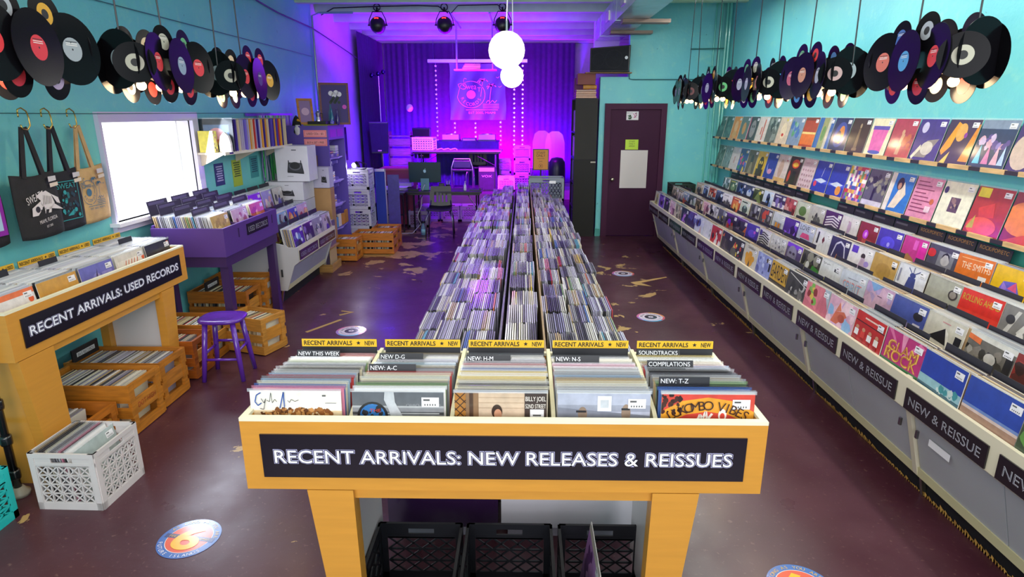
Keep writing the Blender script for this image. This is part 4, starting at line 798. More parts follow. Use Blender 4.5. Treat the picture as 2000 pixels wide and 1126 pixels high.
lo = [('#8c2a1a', [('e', .4, .5, .5, .34, '#e07a2a'), ('p', [(.0, 0), (1, 0), (1, .3), (.5, .2)], '#c8441e')], 'red and orange record'),
 ('#a83020', [('r', .05, .78, .38, .98, '#e8d02a'), ('p', [(.2, .55), (.6, .7), (.7, .4), (.3, .35)], '#c83a28'), ('e', .45, .18, .42, .2, '#e2562a'), ('p', [(.05, .1), (.2, .4), (.25, .12)], '#b8a02a')], 'red record with orange fruit and a yellow label'),
 ('#e3ddc8', [('r', .34, .33, .66, .66, '#5c4458'), ('blob', 81, 8, .5, .5, .22, .24, .05, ['#8a6a6a', '#3a2c44', '#a88a7a']), ('e', .1, .8, .07, .08, '#3a3468')], 'cream record with a small dark square picture'),
 ('#d88aa8', [('r', .08, .88-.09*k, .5+.13*((k*7) % 3), .905-.09*k, '#8a3c58') for k in range(9)]+[('e', .8, .46, .07, .07, '#c8683a'), ('r', .64, .2, .84, .34, '#e8c8d4')], 'pink record with scattered lines of text'),
 ('#2a72c4', [('r', 0, 0, .2, 1, '#e0d4cc'), ('p', [(.25, .1), (.55, .12), (.8, .5), (.62, .8), (.48, .62)], '#e4d0bc'), ('e', .46, .74, .14, .16, '#2c2022'), ('e', .46, .68, .07, .09, '#b88468')], 'blue record with a white-clad figure reclining'),
 ('#5c5860', [('blob', 82, 24, .5, .62, .9, .5, .08, ['#3a3640', '#8a8470', '#22202a', '#a09888']), ('r', .4, .15, .5, .5, '#1c1a22'), ('r', 0, 0, 1, .16, '#c8c0d0')], 'grey record of a lone figure under trees'),
 ('#d0c8c0', [('grid', 83, 9, ['#e8e0d4', '#c83a3a', '#3a5ab0', '#e0b83a', '#6a9a4a', '#d88ab0', '#f0ece4', '#8a4a8a', '#e8e0d4', '#d8844a'])], 'patchwork record of coloured squares'),
 ('#2b3aa6', [('r', 0, .3, 1, .4, '#4a5ad0'), ('p', [(.1, .35), (.5, .45), (.9, .38), (.6, .28)], '#c8d0e8'), ('e', .7, .2, .16, .14, '#e0903a')], 'royal blue record with a white ship and orange shape'),
 ('#2c3aa8', [('r', 0, .3, 1, .4, '#4a58cc'), ('p', [(.1, .38), (.5, .46), (.9, .4), (.6, .3)], '#c8d0e8'), ('e', .2, .26, .1, .09, '#d8405a'), ('l', [(.5, .5), (.55, .8)], '#d8d8ee', .02)], 'royal blue record with a white ship and red spot'),
 ('#cfb4bc', [('t', 'PAPER CITY', .5, .85, .6, .1, '#8a5a6a')]+[('e', .15+.18*(k % 5), .62-.17*(k//5), .05, .04, '#a8848e') for k in range(20)], 'dusty pink record with rows of small ovals'),
 ('#3c2a2a', [('e', .5, .75, .3, .16, '#c8402a'), ('e', .5, .72, .22, .08, '#e0b03a'), ('p', [(.3, .0), (.45, .5), (.7, .5), (.8, 0)], '#1c1a1c'), ('e', .2, .3, .1, .2, '#b83a2a')], 'dark record with a red and yellow hat'),
 ('#cdbcb8', [('e', .4, .5, .2, .34, '#b89a8a'), ('r', 0, 0, 1, .16, '#c8a064'), ('e', .8, .85, .06, .07, '#a83a4a')], 'pale record with a soft portrait'),
 ('#2e3f94', [('e', .45, .45, .3, .26, '#7a86c8'), ('e', .5, .56, .28, .24, '#2e3f94'), ('e', .5, .3, .2, .1, '#c890b0')], 'blue record with a pale crescent'),
 ('#c9a528', [('e', .5, .5, .26, .3, '#3a2e1c'), ('e', .4, .56, .06, .07, '#e0c050'), ('e', .6, .56, .06, .07, '#e0c050'), ('r', .15, 0, .85, .3, '#3a2e1c')], 'mustard record with a dark cat'),
 ('#5d4a34', [('e', .5, .6, .16, .2, '#2c2018'), ('p', [(.3, 0), (.45, .5), (.6, .5), (.75, 0)], '#8a7a5c')], 'brown record with a dark haired figure'),
 ('#2c3a7c', [('blob', 84, 14, .5, .5, .9, .9, .11, ['#d8b83a', '#c83a6a', '#3a8a5a', '#4a5ab8'])], 'navy record with many bright shapes'),
 ('#d6c6c0', [('r', .4, .3, .55, .6, '#c89a92')], 'blank pinkish white record'),
 ('#7c8a86', [('blob', 85, 20, .5, .5, .9, .9, .07, ['#9aa8a2', '#5a6864'])], 'grey green patterned record'),
 ('#55665c', [('blob', 86, 12, .5, .5, .9, .9, .09, ['#3c4a42', '#7a8a80'])], 'dark grey green record')]
for row, zb, y0, nm in ((up, 1.602, 3.80, 'upper'), (lo, 1.177, 3.72, 'lower')):
    for i, (bg, ops, ds) in enumerate(row):
        sleeve(bg, ops, '%s leaning on the %s wall ledge, %s from the near end' % (ds, nm, ORD[i]), 'records on the %s wall ledge' % nm, (3.008, y0+i*.333, zb), (R(-12), 0, R(-90)), w=.316)

# ================================================================ CENTRE RACK
COLS = [(-.59, -.455, .77), (-.45, -.30, .83), (-.295, -.125, .89), (-.075, .09, .93), (.125, .275, .88), (.28, .415, .825), (.42, .57, .77)]
CN = ('outermost left', 'second left', 'third left', 'tall middle', 'first right', 'second right', 'outermost right')
Y0, Y1 = 2.62, 9.9
for nm, x0, x1, col, ln, tops in (('left', -.63, -.11, '#2a1636', 'left half of the long centre record rack, dark glossy end panel', COLS[:3]), ('right', -.095, .61, '#c2c0c6', 'right half of the long centre record rack, pale grey end panel', COLS[3:])):
    t = thing('centre_rack', ln, 'record rack', ((x0+x1)/2, 6, 0), 0, 'halves of the centre rack')
    zs = [c[2]-.05 for c in tops]
    child(MB().box(x0, x1, Y0-.12, Y0-.10, .06, .60, col).build('end_panel', 'gloss'), t)
    child(MB().box(x0+.03, x1-.03, Y0-.10, Y1, 0, .42, '#8e8a94').build('base_cabinet', 'steel'), t)
    child(MB().box(x0, x0+.012, Y0-.1, Y1, .42, tops[0][2]-.16, '#b4b0b8').build('side_panel', 'steel'), t)
    child(MB().box(x1-.012, x1, Y0-.1, Y1, .42, tops[-1][2]-.16 if nm == 'right' else tops[-1][2]-.06, '#5c5a60' if nm == 'left' else '#b4b0b8').build('side_panel', 'steel'), t)
    for c in tops: child(MB().box(c[0]-.004, c[1]+.004, Y0-.1, Y1, .42, c[2]-JW-.006, '#6c6a70').build('tray', 'steel'), t)
child(MB().box(.103, .113, Y0, Y1, .5, .90, '#a08458').build('wooden_partition', 'pine'), t)
PZ = .333
rk = random.Random(41); rest = MB(); nrow = int((Y1-Y0)/PZ)
tints = NEUT*5+MIXC+['#9a94b4', '#8c88a8', '#b8b4cc', '#cfcbe0', '#7a7694']
cn = {C(c): n for n, c in EDGE}
DN = {'#8f8ba0': 'lilac grey', '#a59fb4': 'pale lilac', '#c4bfd0': 'light lilac', '#5c5866': 'slate', '#d0704a': 'orange', '#5fa0b8': 'sky blue', '#9a94b4': 'lavender', '#8c88a8': 'dusty lavender', '#b8b4cc': 'pale lavender', '#cfcbe0': 'whitish lavender', '#7a7694': 'dim lavender'}
for _, c in EDGE: DN[c] = _
for ci, (x0, x1, zt) in enumerate(COLS):
    per = int((x1-x0)/.0112)
    for rr_ in range(nrow):
        y = Y0+PZ*(rr_+.5)
        if y > (9.9 if ci in (3,) else 9.55 if ci < 3 else 9.1+.2*(ci == 4)): continue
        hz = zt+rk.uniform(-.006, .006)-(.02 if rk.random() < .12 else 0); lean = rk.uniform(-3, 3)
        stp = (x1-x0-.012)/per
        if False:
            for k in range(per):
                c = rk.choice(tints)
                plain(c, '%s edged record in the nearest row of the centre rack, %s column' % (DN[c], CN[ci]), 'records in the nearest row of the centre rack', (x0+.008+k*stp, y, hz-JW+rk.uniform(-.004, .004)), (R(lean+rk.uniform(-.6, .6)), 0, R(90+rk.uniform(-.6, .6))))
        else:
            run = []; 
            while len(run) < per: run += [rk.choice(tints)]*rk.choice((1, 1, 1, 2, 3))
            for k in range(per):
                X = x0+.008+k*stp; h = hz+rk.uniform(-.005, .005); c = run[k]; sl = math.tan(R(lean))*.3
                a_, b_ = y-JW/2+rk.uniform(-.004, .004), y+JW/2; zb = h-.20
                rest.hexa([(X-.003, a_, zb), (X+.003, a_, zb), (X+.003, b_, zb), (X-.003, b_, zb)], [(X-.003+sl, a_, h), (X+.003+sl, a_, h), (X+.003+sl, b_, h), (X-.003+sl, b_, h)], c)
                rest._add([(X-.0045+sl, a_-.004, h-.02), (X-.0045+sl, b_+.004, h-.02), (X-.0045+sl, b_+.004, h+.009), (X-.0045+sl, a_-.004, h+.009)], [(0, 1, 2, 3)], '#e8eef6', 1)
tag(rest.build('filed_records', ['jacket', 'sleeve']), 'long rows of sleeved records receding along the centre rack', 'records', kind='stuff')
# ================================================================ PURPLE TABLE WITH USED RECORDS
PU, PUD = '#50327e', '#3b2255'
t = thing('record_table', 'purple wooden record table under the window with a used records sign', 'record table', (-2.77, 5.51, 0))
ax0, ax1, ay0, ay1, az0, az1 = -3.07, -2.465, 4.95, 6.08, .80, 1.04
child(MB().box(ax1-.02, ax1, ay0, ay1, az0, az1, PU).build('front_board', 'steel'), t)
child(MB().box(ax0, ax1-.02, ay0, ay0+.02, az0, az1, PU).build('side_board', 'steel'), t)
child(MB().box(ax0, ax1-.02, ay1-.02, ay1, az0, az1, PU).build('side_board', 'steel'), t)
child(MB().box(ax0, ax0+.02, ay0+.02, ay1-.02, az0, az1+.02, PU).build('back_board', 'steel'), t)
child(MB().box(ax0+.02, ax1-.02, ay0+.02, ay1-.02, az0-.002, az0+.015, PUD).build('bin_floor', 'steel'), t)
for y in (5.33, 5.70): child(MB().prism([(ax0+.02, az0+.02), (ax1-.02, az0+.02), (ax1-.02, az1-.02), (ax0+.02, az1+.06)], 'y', y-.007, y+.007, PUD).build('divider', 'steel'), t)
child(MB().box(ax0+.02, ax1-.015, ay0+.015, ay0+.04, az0-.09, az0-.003, PUD).box(ax0+.02, ax1-.015, ay1-.04, ay1-.015, az0-.09, az0-.003, PUD).box(ax1-.04, ax1-.015, ay0+.04, ay1-.04, az0-.09, az0-.003, PUD).build('apron', 'steel'), t)
for x in (ax0+.03, ax1-.09):
    for y in (ay0+.045, ay1-.115): child(MB().box(x, x+.07, y, y+.07, 0, az0-.004, PUD).build('leg', 'steel'), t)
m = MB().box(ax1+.0005, ax1+.007, 5.38, 5.84, .905, 1.005, '#17151c'); m.text('USED RECORDS', (ax1+.007, 5.61, .953), (0, 1, 0), (0, 0, 1), .068, '#d9d9e2', width=.42, lift=.001)
m.text('USED RECORDS', (ax1+.007, 5.61, .953), (0, 1, 0), (0, 0, 1), .068, '#55525e', width=.42, offset=-.022, lift=.0018)
child(m.build('sign_board', 'gloss'), t)
for y in (5.22, 5.95): child(MB().box(ax1+.0005, ax1+.004, y-.006, y+.006, .92, 1.0, '#2c1c44').build('slot', 'steel'), t)
sp = [('#c2a24c', [('e', .35, .4, .22, .26, '#b83c2c'), ('e', .7, .4, .16, .24, '#c85a3a'), ('e', .35, .62, .12, .1, '#e0c070'), ('blob', 91, 8, .5, .8, .8, .2, .06, ['#a88a3a', '#e0c878'])], 'golden record with two red flowers'),
      ('#c8a8b8', [('blob', 92, 14, .5, .5, .8, .8, .1, ['#a85a78', '#e0c8d0', '#8a4a6a', '#d8a878'])], 'pink collage record'),
      ('#c8603a', [('e', .55, .4, .28, .3, '#d88a4a'), ('e', .55, .3, .16, .22, '#5a2a6a'), ('blob', 93, 6, .3, .7, .3, .3, .08, ['#e8a05a', '#a8402a'])], 'orange record with a violet centre')]
us = MB(); ru = random.Random(3)
for i, y in enumerate((5.145, 5.515, 5.885)):
    bg, ops, ds = sp[i]
    sleeve(bg, ops, ds+' at the front of the purple table', 'front records of the purple table', (-2.53, y, .826), (R(-10), 0, R(90)))
    stack_into(us, -2.555, y, .822, 30, -.0155, 'x', ru, tilt=-R(10), cols=MIXC if i == 0 else NEUT+['#5f8ac0', '#8a6ac0'])
    for j, dx in enumerate((.12, .27, .40, .49)):
        hh = .37+.02*j; m = MB().box(-.15, .15, 0, .003, .2, hh, '#262030'); m.box(-.13, .10, -.0008, 0, hh-.035, hh-.012, '#4a4260')
        o = m.build('divider_card', 'sticker'); o.location = (-2.55-dx, y+.01*j, .824); o.rotation_euler = (R(-10), 0, R(90))
        tag(o, 'black divider card, %s from the front in the %s compartment of the purple table' % (ORD[j], ('near', 'middle', 'far')[i]), 'divider card', 'divider cards of the purple table')
tag(us.build('filed_records', ['jacket', 'sleeve']), 'colourful used records filed edge up in the purple table', 'records', kind='stuff')

# ================================================================ GREY TIERED BROWSER ON THE LEFT
GL = -2.335
t = tier_unit('record_browser', 'grey tiered record browser with used records signs beside the purple table', -1, GL, 6.20, 7.52, .615, .80, 1.0, 2, None)
for y0, y1 in ((6.24, 6.83), (6.88, 7.48)): sign_on_lip(t, -1, GL, y0, y1, .475, .575, 'USED RECORDS', .062)
child(MB().box(-2.53, -2.51, 6.196, 6.199, .30, .38, '#2a2a2e').build('logo_sticker', 'sticker'), t)
child(MB().disc((-2.62, 6.197, .37), (0, -1, 0), .045, '#33333a', 14).build('logo_sticker', 'sticker'), t)
us = MB(); gt = [(-2.40, .79), (-2.68, .90), (-2.96, 1.10)]
gs = {0: ['#4a2a9c', '#1f1c3a', '#8a8690', '#b8a8b4'], 1: ['#c4c030', '#8ab4d4', '#3a4ab0', '#c8a8b0'], 2: ['#5a48b8', '#7a2ad0', '#9a88d8', '#c8bcc0']}
gd = {'#4a2a9c': 'violet', '#1f1c3a': 'midnight', '#8a8690': 'grey drawing', '#b8a8b4': 'lilac portrait', '#c4c030': 'yellow-green', '#8ab4d4': 'sky blue', '#3a4ab0': 'blue', '#c8a8b0': 'dusty pink', '#5a48b8': 'indigo', '#7a2ad0': 'bright purple', '#9a88d8': 'lavender', '#c8bcc0': 'pale sketch'}
for r_ in range(3):
    tx, tz = gt[r_]; a = R(9)
    for i in range(4):
        y = 6.40+i*.325; bg = gs[r_][i]; xb = tx+math.sin(a)*JW; zb = tz-math.cos(a)*JW
        ops = [('blob', 100+r_*4+i, 9, .5, .5, .7, .7, .12, [random.Random(i+r_*9).choice(PAL)[k] for k in (0, 1, 2)]), ('e', .5, .4, .18, .2, gs[r_][(i+1) % 4])]
        sleeve(bg, ops, '%s record in the %s tier of the left grey browser' % (gd[bg], ('lowest', 'middle', 'top')[r_]), 'front records of the left grey browser', (xb, y, zb), (-a, 0, R(90+ru.uniform(-3, 3))))
        stack_into(us, xb-.018, y, zb, 9, -.012, 'x', ru, tilt=-a, cols=NEUT)
        o = MB().box(-.14, .14, 0, .003, .2, .35, '#262030').build('divider_card', 'sticker'); o.location = (xb-.15, y+.02, zb); o.rotation_euler = (-a, 0, R(90))
        tag(o, 'black divider card, %s from the near end of the %s tier, left grey browser' % (ORD[i], ('lowest', 'middle', 'top')[r_]), 'divider card', 'divider cards of the left grey browser')
tag(us.build('filed_records', ['jacket', 'sleeve']), 'records filed behind the facing covers of the left grey browser', 'records', kind='stuff')

# ================================================================ WOODEN CRATES WITH RECORDS
PINE = ['#c8842e', '#c07a28', '#d08e38', '#b87226']
def wooden_crate(label, x0, x1, y0, y1, h, rz=0, col=None, fill=.92, text=None, seed=0, group='wooden record crates', cols=None):
    """long slatted sides face -y and +y, framed ends face -x and +x"""
    rg = random.Random(seed); cx, cy = (x0+x1)/2, (y0+y1)/2; w, d = (x1-x0)/2, (y1-y0)/2; P = tuple(v*k_ for v, k_ in zip(C(col or rg.choice(PINE)), (.86, .72, .55, 1)))
    t = thing('wooden_crate', label, 'crate', (cx, cy, 0), rz, group); th = .011
    for sy in (-1, 1):
        for k in range(3):
            z0 = .012+k*(h-.02)/3; z1 = z0+(h-.02)/3*.68 if k < 2 else h
            MB().box(-w, w, *sorted((sy*d, sy*(d-th))), z0, z1, P).build('slat', 'pine', t)
    for sx_ in (-1, 1):
        X0, X1 = sorted((sx_*(w-.002), sx_*(w-.024)))
        for sy in (-1, 1): MB().box(X0, X1, *sorted((sy*(d-th-.001), sy*(d-th-.045))), .006, h-.004, P).build('corner_post', 'pine', t)
        MB().box(X0, X1, -d+th+.046, d-th-.046, h-.045, h-.004, P).build('end_rail', 'pine', t)
        MB().box(X0, X1, -d+th+.046, d-th-.046, .006, .06, P).build('end_rail', 'pine', t)
        m = MB().box(X0+.004, X1-.004, -d+th+.046, d-th-.046, h*.38, h*.68, rg.choice(PINE))
        if text and sx_ == 1: m.text(text, (X1-.004, 0, h*.53), (0, 1, 0), (0, 0, 1), .05, '#a83a20', width=(d-.06)*1.7, lift=.001)
        m.build('end_board', 'pine', t)
    MB().box(-w+.012, w-.012, -d+th+.001, d-th-.001, .012, .022, P).build('base_board', 'pine', t)
    s_ = MB(); n = int((2*w-.06)*fill/.0125)
    stack_into(s_, -w+.034, 0, .024, n, .0125, 'x', rg, w=min(2*d-.03, h-.05), tilt=R(4), cols=cols or ['#d9d0b8', '#e6e3e2', '#28262a', '#b83c3c', '#c9b48a', '#8c8a8e', '#efe8d4', '#4a484c', '#b59b74', '#d8c8a0'], gloss=False)
    o = s_.build('filed_records', ['jacket', 'sleeve']); o.location = (cx, cy, 0); o.rotation_euler = (0, 0, rz)
    tag(o, 'used records standing in the '+label, 'records', kind='stuff')
    return t
wooden_crate('wooden crate of records on the floor to the right of the purple stool', -2.50, -2.09, 4.80, 5.09, .32, R(-19), '#d09a48', seed=1)
wooden_crate('wooden crate under the purple table in front of another crate', -3.16, -2.60, 5.50, 5.83, .34, 0, '#c07a26', seed=2)
wooden_crate('wooden crate at the far end under the purple table beside the grey browser', -3.18, -2.57, 5.87, 6.18, .36, 0, '#c9862e', seed=3)
wooden_crate('wooden crate of records partly behind the purple stool', -2.99, -2.50, 4.61, 4.94, .32, 0, '#c58430', seed=4)
wooden_crate('reddish wooden crate tucked between yellow table leg and purple stool', -2.92, -2.47, 4.27, 4.55, .31, 0, '#b4651f', seed=5, fill=.8)
wooden_crate('rearmost wooden crate under the left yellow table', -3.10, -2.445, 3.80, 4.12, .33, 0, '#c8852a', seed=6, cols=NEUT)
wooden_crate('wooden crate with faded red letters under the left yellow table', -3.04, -2.42, 3.42, 3.76, .34, 0, '#cc8a2e', seed=7, cols=NEUT, text='DOT HIGH', fill=.9)
wooden_crate('small low wooden crate behind the white milk crate', -2.98, -2.48, 3.08, 3.38, .26, 0, '#c47a24', seed=8, cols=NEUT, fill=.7)
wooden_crate('small wooden crate at the foot of the purple disc shelf', -2.62, -2.27, 8.18, 8.52, .31, 0, '#d0862c', seed=9)
wooden_crate('wide wooden crate on the floor before the milk crate stack', -2.44, -1.85, 8.62, 8.96, .31, 0, '#cc8228', seed=10)
wooden_crate('wide wooden crate just behind the other wide crate near the desk', -2.25, -1.87, 9.00, 9.34, .32, 0, '#c87c26', seed=11)
for x, y, z, lab in ((-3.06, 3.96, .335, 'under the left yellow table'), (-3.0, 5.66, .345, 'under the purple table')):
    m = MB().box(0, .01, -.13, .13, 0, .09, '#16151b').box(.0105, .0115, -.09, .09, .03, .06, '#d8d8dc'); m.text('$4-5 RECORDS', (.012, 0, .044), (0, 1, 0), (0, 0, 1), .03, '#222', width=.16, lift=.0006)
    o = m.build('price_sign', 'sticker'); o.location = (x, y, z-.02); tag(o, 'small black price sign at the wall end of a crate '+lab, 'sign', 'price signs of the crates')

# ================================================================ MILK CRATES
def lattice(m, o, ux, uz, w, h, nx, nz, col, t_=.006, style='x', depth=.008, hand=True):
    """one side of a milk crate: o lower left corner, ux unit vector along, uz up"""
    o, ux, uz = V3(o), V3(ux), V3((0, 0, 1)); nrm = ux.cross(uz)
    P = lambda a, b: o+ux*a+uz*b
    bd = .032
    def bar(a, b, wd): m.bar(a, b, depth, wd, col, up=uz) if abs((b-a).normalized().z) < .9 else m.bar(a, b, depth, wd, col, up=ux)
    m.bar(P(0, h-.012), P(w, h-.012), .012, .024, col)
    m.bar(P(0, .02), P(w, .02), .010, .04, col)
    for a in (.014, w-.014): m.bar(P(a, 0), P(a, h), .010, .028, col, up=ux)
    if hand:
        m.bar(P(0, h-.062), P(w, h-.062), .008, .02, col)
        for a, b in ((.028, w/2-.055), (w/2+.055, w-.028)): m.bar(P(a, h-.038), P(b, h-.038), .006, .03, col)
    top = h-.07 if hand else h-.024
    x0, x1, z0, z1 = bd, w-bd, .042, top
    for i in range(nx+1):
        a = x0+(x1-x0)*i/nx
        if style == 'x': m.bar(P(a, z0), P(a, z1), depth, t_, col, up=ux)
    for j in range(nz+1):
        b = z0+(z1-z0)*j/nz; m.bar(P(x0, b), P(x1, b), depth, t_, col)
    for i in range(nx):
        for j in range(nz):
            a, b = x0+(x1-x0)*i/nx, z0+(z1-z0)*j/nz; c, d_ = x0+(x1-x0)*(i+1)/nx, z0+(z1-z0)*(j+1)/nz
            m.bar(P(a, b), P(c, d_), depth*.8, t_*.7, col, up=nrm); m.bar(P(a, d_), P(c, b), depth*.8, t_*.7, col, up=nrm)
def milk_crate(label, cx, cy, z, col, w=.335, d=.335, h=.28, rz=0, style='x', n=(5, 4), group=None, t_=.006):
    t = thing('milk_crate', label, 'milk crate', (cx, cy, z), rz, group)
    for o, u, L_n in (((-w/2, -d/2, 0), (1, 0, 0), w), ((w/2, -d/2, 0), (0, 1, 0), d), ((w/2, d/2, 0), (-1, 0, 0), w), ((-w/2, d/2, 0), (0, -1, 0), d)):
        m = MB(); lattice(m, o, u, None, L_n, h, n[0], n[1], col, t_, style); m.build('crate_side', 'plastic', t)
    m = MB()
    for i in range(7):
        a = -w/2+.01+(w-.02)*i/6; m.bar((a, -d/2+.006, .006), (a, d/2-.006, .006), .006, .008, col); b = -d/2+.01+(d-.02)*i/6; m.bar((-w/2+.006, b, .006), (w/2-.006, b, .006), .006, .006, col)
    m.build('crate_base', 'plastic', t)
    return t
milk_crate('white milk crate of records standing on the floor at the lower left', -2.30, 2.85, 0, '#cfc6c4', rz=R(-1), h=.32)
rw = random.Random(77)
for k in range(13):
    nm, c = EDGE[rw.choice((0, 1, 2, 3, 4, 6, 13, 14, 0, 4))] if k not in (10, ) else EDGE[8]
    plain(c, '%s edged used record, %s from the left in the white milk crate' % (nm, ORD[k]), 'records in the white milk crate', (-2.30-.135+k*.0165, 2.85, .016), (R(0), R(4+k*.5), 0) if 0 else (R(-(3+k*.6)), 0, R(90)))
sleeve('#a9b4b2', [('r', .1, .1, .9, .7, '#c0c8c4'), ('e', .7, .5, .12, .12, '#7a8a8a')], 'pale grey-green record leaning at the right side of the white milk crate', 'records in the white milk crate', (-2.185, 2.85, .016), (R(-12), 0, R(90)), tagp=True)
milk_crate('turquoise milk crate cut by the left edge of the picture', -2.71, 2.46, 0, '#1fb7b4', w=.34, d=.34, h=.28, n=(3, 4), t_=.009)
tc_ = MB(); stack_into(tc_, -2.84, 2.46, .015, 16, .016, 'x', random.Random(4), w=.27, cols=['#3a3a40', '#8c8a8e', '#2a4ab0', '#5a5a60'], gloss=False)
tag(tc_.build('filed_records', ['jacket', 'sleeve']), 'records standing in the turquoise milk crate', 'records', kind='stuff')
for i, cx in enumerate((-.425, -.05, .333)):
    milk_crate('empty black milk crate under the middle yellow table, %s' % ('left of three', 'middle of three', 'right of three with one sleeve in it')[i], cx, 2.05, 0, '#121318', w=.348, d=.348, h=.285, n=(4, 3), style='d', group='black milk crates under the middle table', t_=.007)
sleeve('#b07ab8', [('blob', 4, 9, .5, .5, .6, .6, .1, ['#5a2a6a', '#d8a0d8']), ('r', 0, .9, 1, 1, '#c8b8a8')], 'lone pink and purple record upright in the right black milk crate', None, (.245, 2.03, .02), (R(-8), 0, R(-90)), w=.312)

# ================================================================ STOOL
t = thing('stool', 'small purple wooden stool with a rounded square seat', 'stool', (-2.265, 4.37, 0), R(4))
SP = '#5c2aa0'
m = MB(); n = 36; ring = lambda r_, z, k: ((r_*.165)*math.copysign(abs(math.cos(k))**.62, math.cos(k)), (r_*.14)*math.copysign(abs(math.sin(k))**.62, math.sin(k)), z)
lv = [(.84, .448), (.97, .456), (1, .467), (.985, .478), (.9, .482), (.55, .477), (.02, .474)]
vs = [ring(r_, z, 2*math.pi*k/n) for r_, z in lv for k in range(n)]
fs = [(i*n+k, i*n+(k+1) % n, (i+1)*n+(k+1) % n, (i+1)*n+k) for i in range(len(lv)-1) for k in range(n)]+[tuple(range(n))[::-1], tuple(range((len(lv)-1)*n, len(lv)*n))]
m._add(vs, fs, SP); m.build('seat', 'gloss', t, True)
legs = []
for sx_ in (-1, 1):
    for sy in (-1, 1):
        a, b_ = V3((sx_*.10, sy*.085, .452)), V3((sx_*.145, sy*.125, 0)); legs.append((a, b_))
        MB().tube([a, a.lerp(b_, .5), b_], [.019, .0195, .017], SP, 12).build('leg', 'gloss', t, True)
def at(i, f): return legs[i][0].lerp(legs[i][1], f)
for a, b_, f in ((0, 2, .62), (1, 3, .45), (0, 1, .52), (2, 3, .48)): MB().tube([at(a, f), at(b_, f)], .0105, SP, 8).build('rung', 'gloss', t, True)

# ================================================================ FLOOR STICKERS AND TAPE
def six_sticker(x, y, label, rz=0):
    t = MB(); c = (0, 0, .0012); r_ = .141
    t.lathe([(r_, 0), (r_, .001)], 0, 0, '#4a6cb4', 48)
    t.disc((0, 0, .0014), (0, 0, 1), .106, '#e8dcdc', 48); t.disc((0, 0, .0017), (0, 0, 1), .103, '#e2583a', 48)
    t.poly([(-.125, -.012, .002), (.125, -.012, .002), (.125, .016, .002), (-.125, .016, .002)], '#3a4278')
    for s_, w_ in ((-1, 'FEET'), (1, 'APART')): t.text(w_, (s_*.078, .001, .0024), (1, 0, 0), (0, 1, 0), .02, '#d8a83a', lift=.0002, width=.05)
    t.text('6', (0, 0, .0028), (1, 0, 0), (0, 1, 0), .22, '#f2b41a', width=.115, offset=.03, lift=.0002)
    t.arctext('AS LONG AS YOU ARE', (0, 0, .002), (1, 0, 0), (0, 1, 0), .122, 158, 12, .025, '#d8b04a', lift=.0003)
    t.arctext('FUTURE ISLANDS', (0, 0, .002), (1, 0, 0), (0, 1, 0), .124, 205, 322, .026, '#eee8ee', inward=True, lift=.0003)
    o = t.build('floor_sticker', 'gloss'); o.location = (x, y, .001); o.rotation_euler = (0, 0, rz); return tag(o, label, 'sticker', 'floor stickers')
six_sticker(-1.585, 2.47, 'round blue and orange floor sticker with a yellow six at the lower left', R(-8))
six_sticker(1.20, 2.20, 'round blue and orange floor sticker cut by the bottom edge at the right', R(18))
def ring_sticker(x, y, label, rz=0):
    t = MB(); r_ = .139; n = 48; cs = ['#e08a5a', '#e0a85a', '#d89ab0', '#d070a0', '#a07ac8', '#5aa0d8', '#4aa8d8', '#c85a6a']
    t.lathe([(r_, 0), (r_, .001)], 0, 0, '#d8c8d8', n)
    for k in range(n):
        a0, a1 = 2*math.pi*k/n, 2*math.pi*(k+1)/n; c = cs[int(k/n*len(cs))]
        t.poly([(r_*math.cos(a0), r_*math.sin(a0), .0013), (r_*math.cos(a1), r_*math.sin(a1), .0013), (.118*math.cos(a1), .118*math.sin(a1), .0013), (.118*math.cos(a0), .118*math.sin(a0), .0013)], c)
    t.disc((0, 0, .0015), (0, 0, 1), .062, '#3c3644', 32); t.disc((0, 0, .0018), (0, 0, 1), .026, '#cfc4d4', 24); t.disc((0, 0, .0021), (0, 0, 1), .008, '#3c3644', 12)
    t.arctext('SOCIAL DISTANCING', (0, 0, .0018), (1, 0, 0), (0, 1, 0), .092, 175, 5, .03, '#4a4056', lift=.0003)
    for k in range(16):
        a = R(200+k*9.3); t.disc((.094*math.cos(a), .094*math.sin(a), .0018), (0, 0, 1), .006, '#8a9ab8', 6)
    o = t.build('floor_sticker', 'gloss'); o.location = (x, y, .001); o.rotation_euler = (0, 0, rz); return tag(o, label, 'sticker', 'floor stickers')
ring_sticker(-1.596, 5.383, 'round pastel record-shaped floor sticker in the left aisle')
ring_sticker(1.281, 5.84, 'nearer round pastel floor sticker in the right aisle')
ring_sticker(1.277, 7.575, 'farther round pastel floor sticker in the right aisle')

for lab, pts in (('thin tan tape mark in the right aisle near the pastel stickers', [(1.30, 7.15), (1.78, 7.42), (1.79, 7.39), (1.42, 7.13), (1.52, 6.98), (1.34, 7.05)]), ('bent tan tape mark in the left aisle beyond the stool', [(-2.02, 5.35), (-1.80, 5.72), (-1.77, 5.70), (-1.99, 5.33)]), ('short tan tape mark in the left aisle near the wooden crate', [(-1.83, 5.83), (-1.72, 5.95), (-1.86, 6.0), (-1.86, 5.97), (-1.76, 5.94), (-1.85, 5.86)])):
    tag(MB().prism(pts, 'z', .0005, .002, '#b89458').build('floor_tape', 'matte'), lab, 'tape')

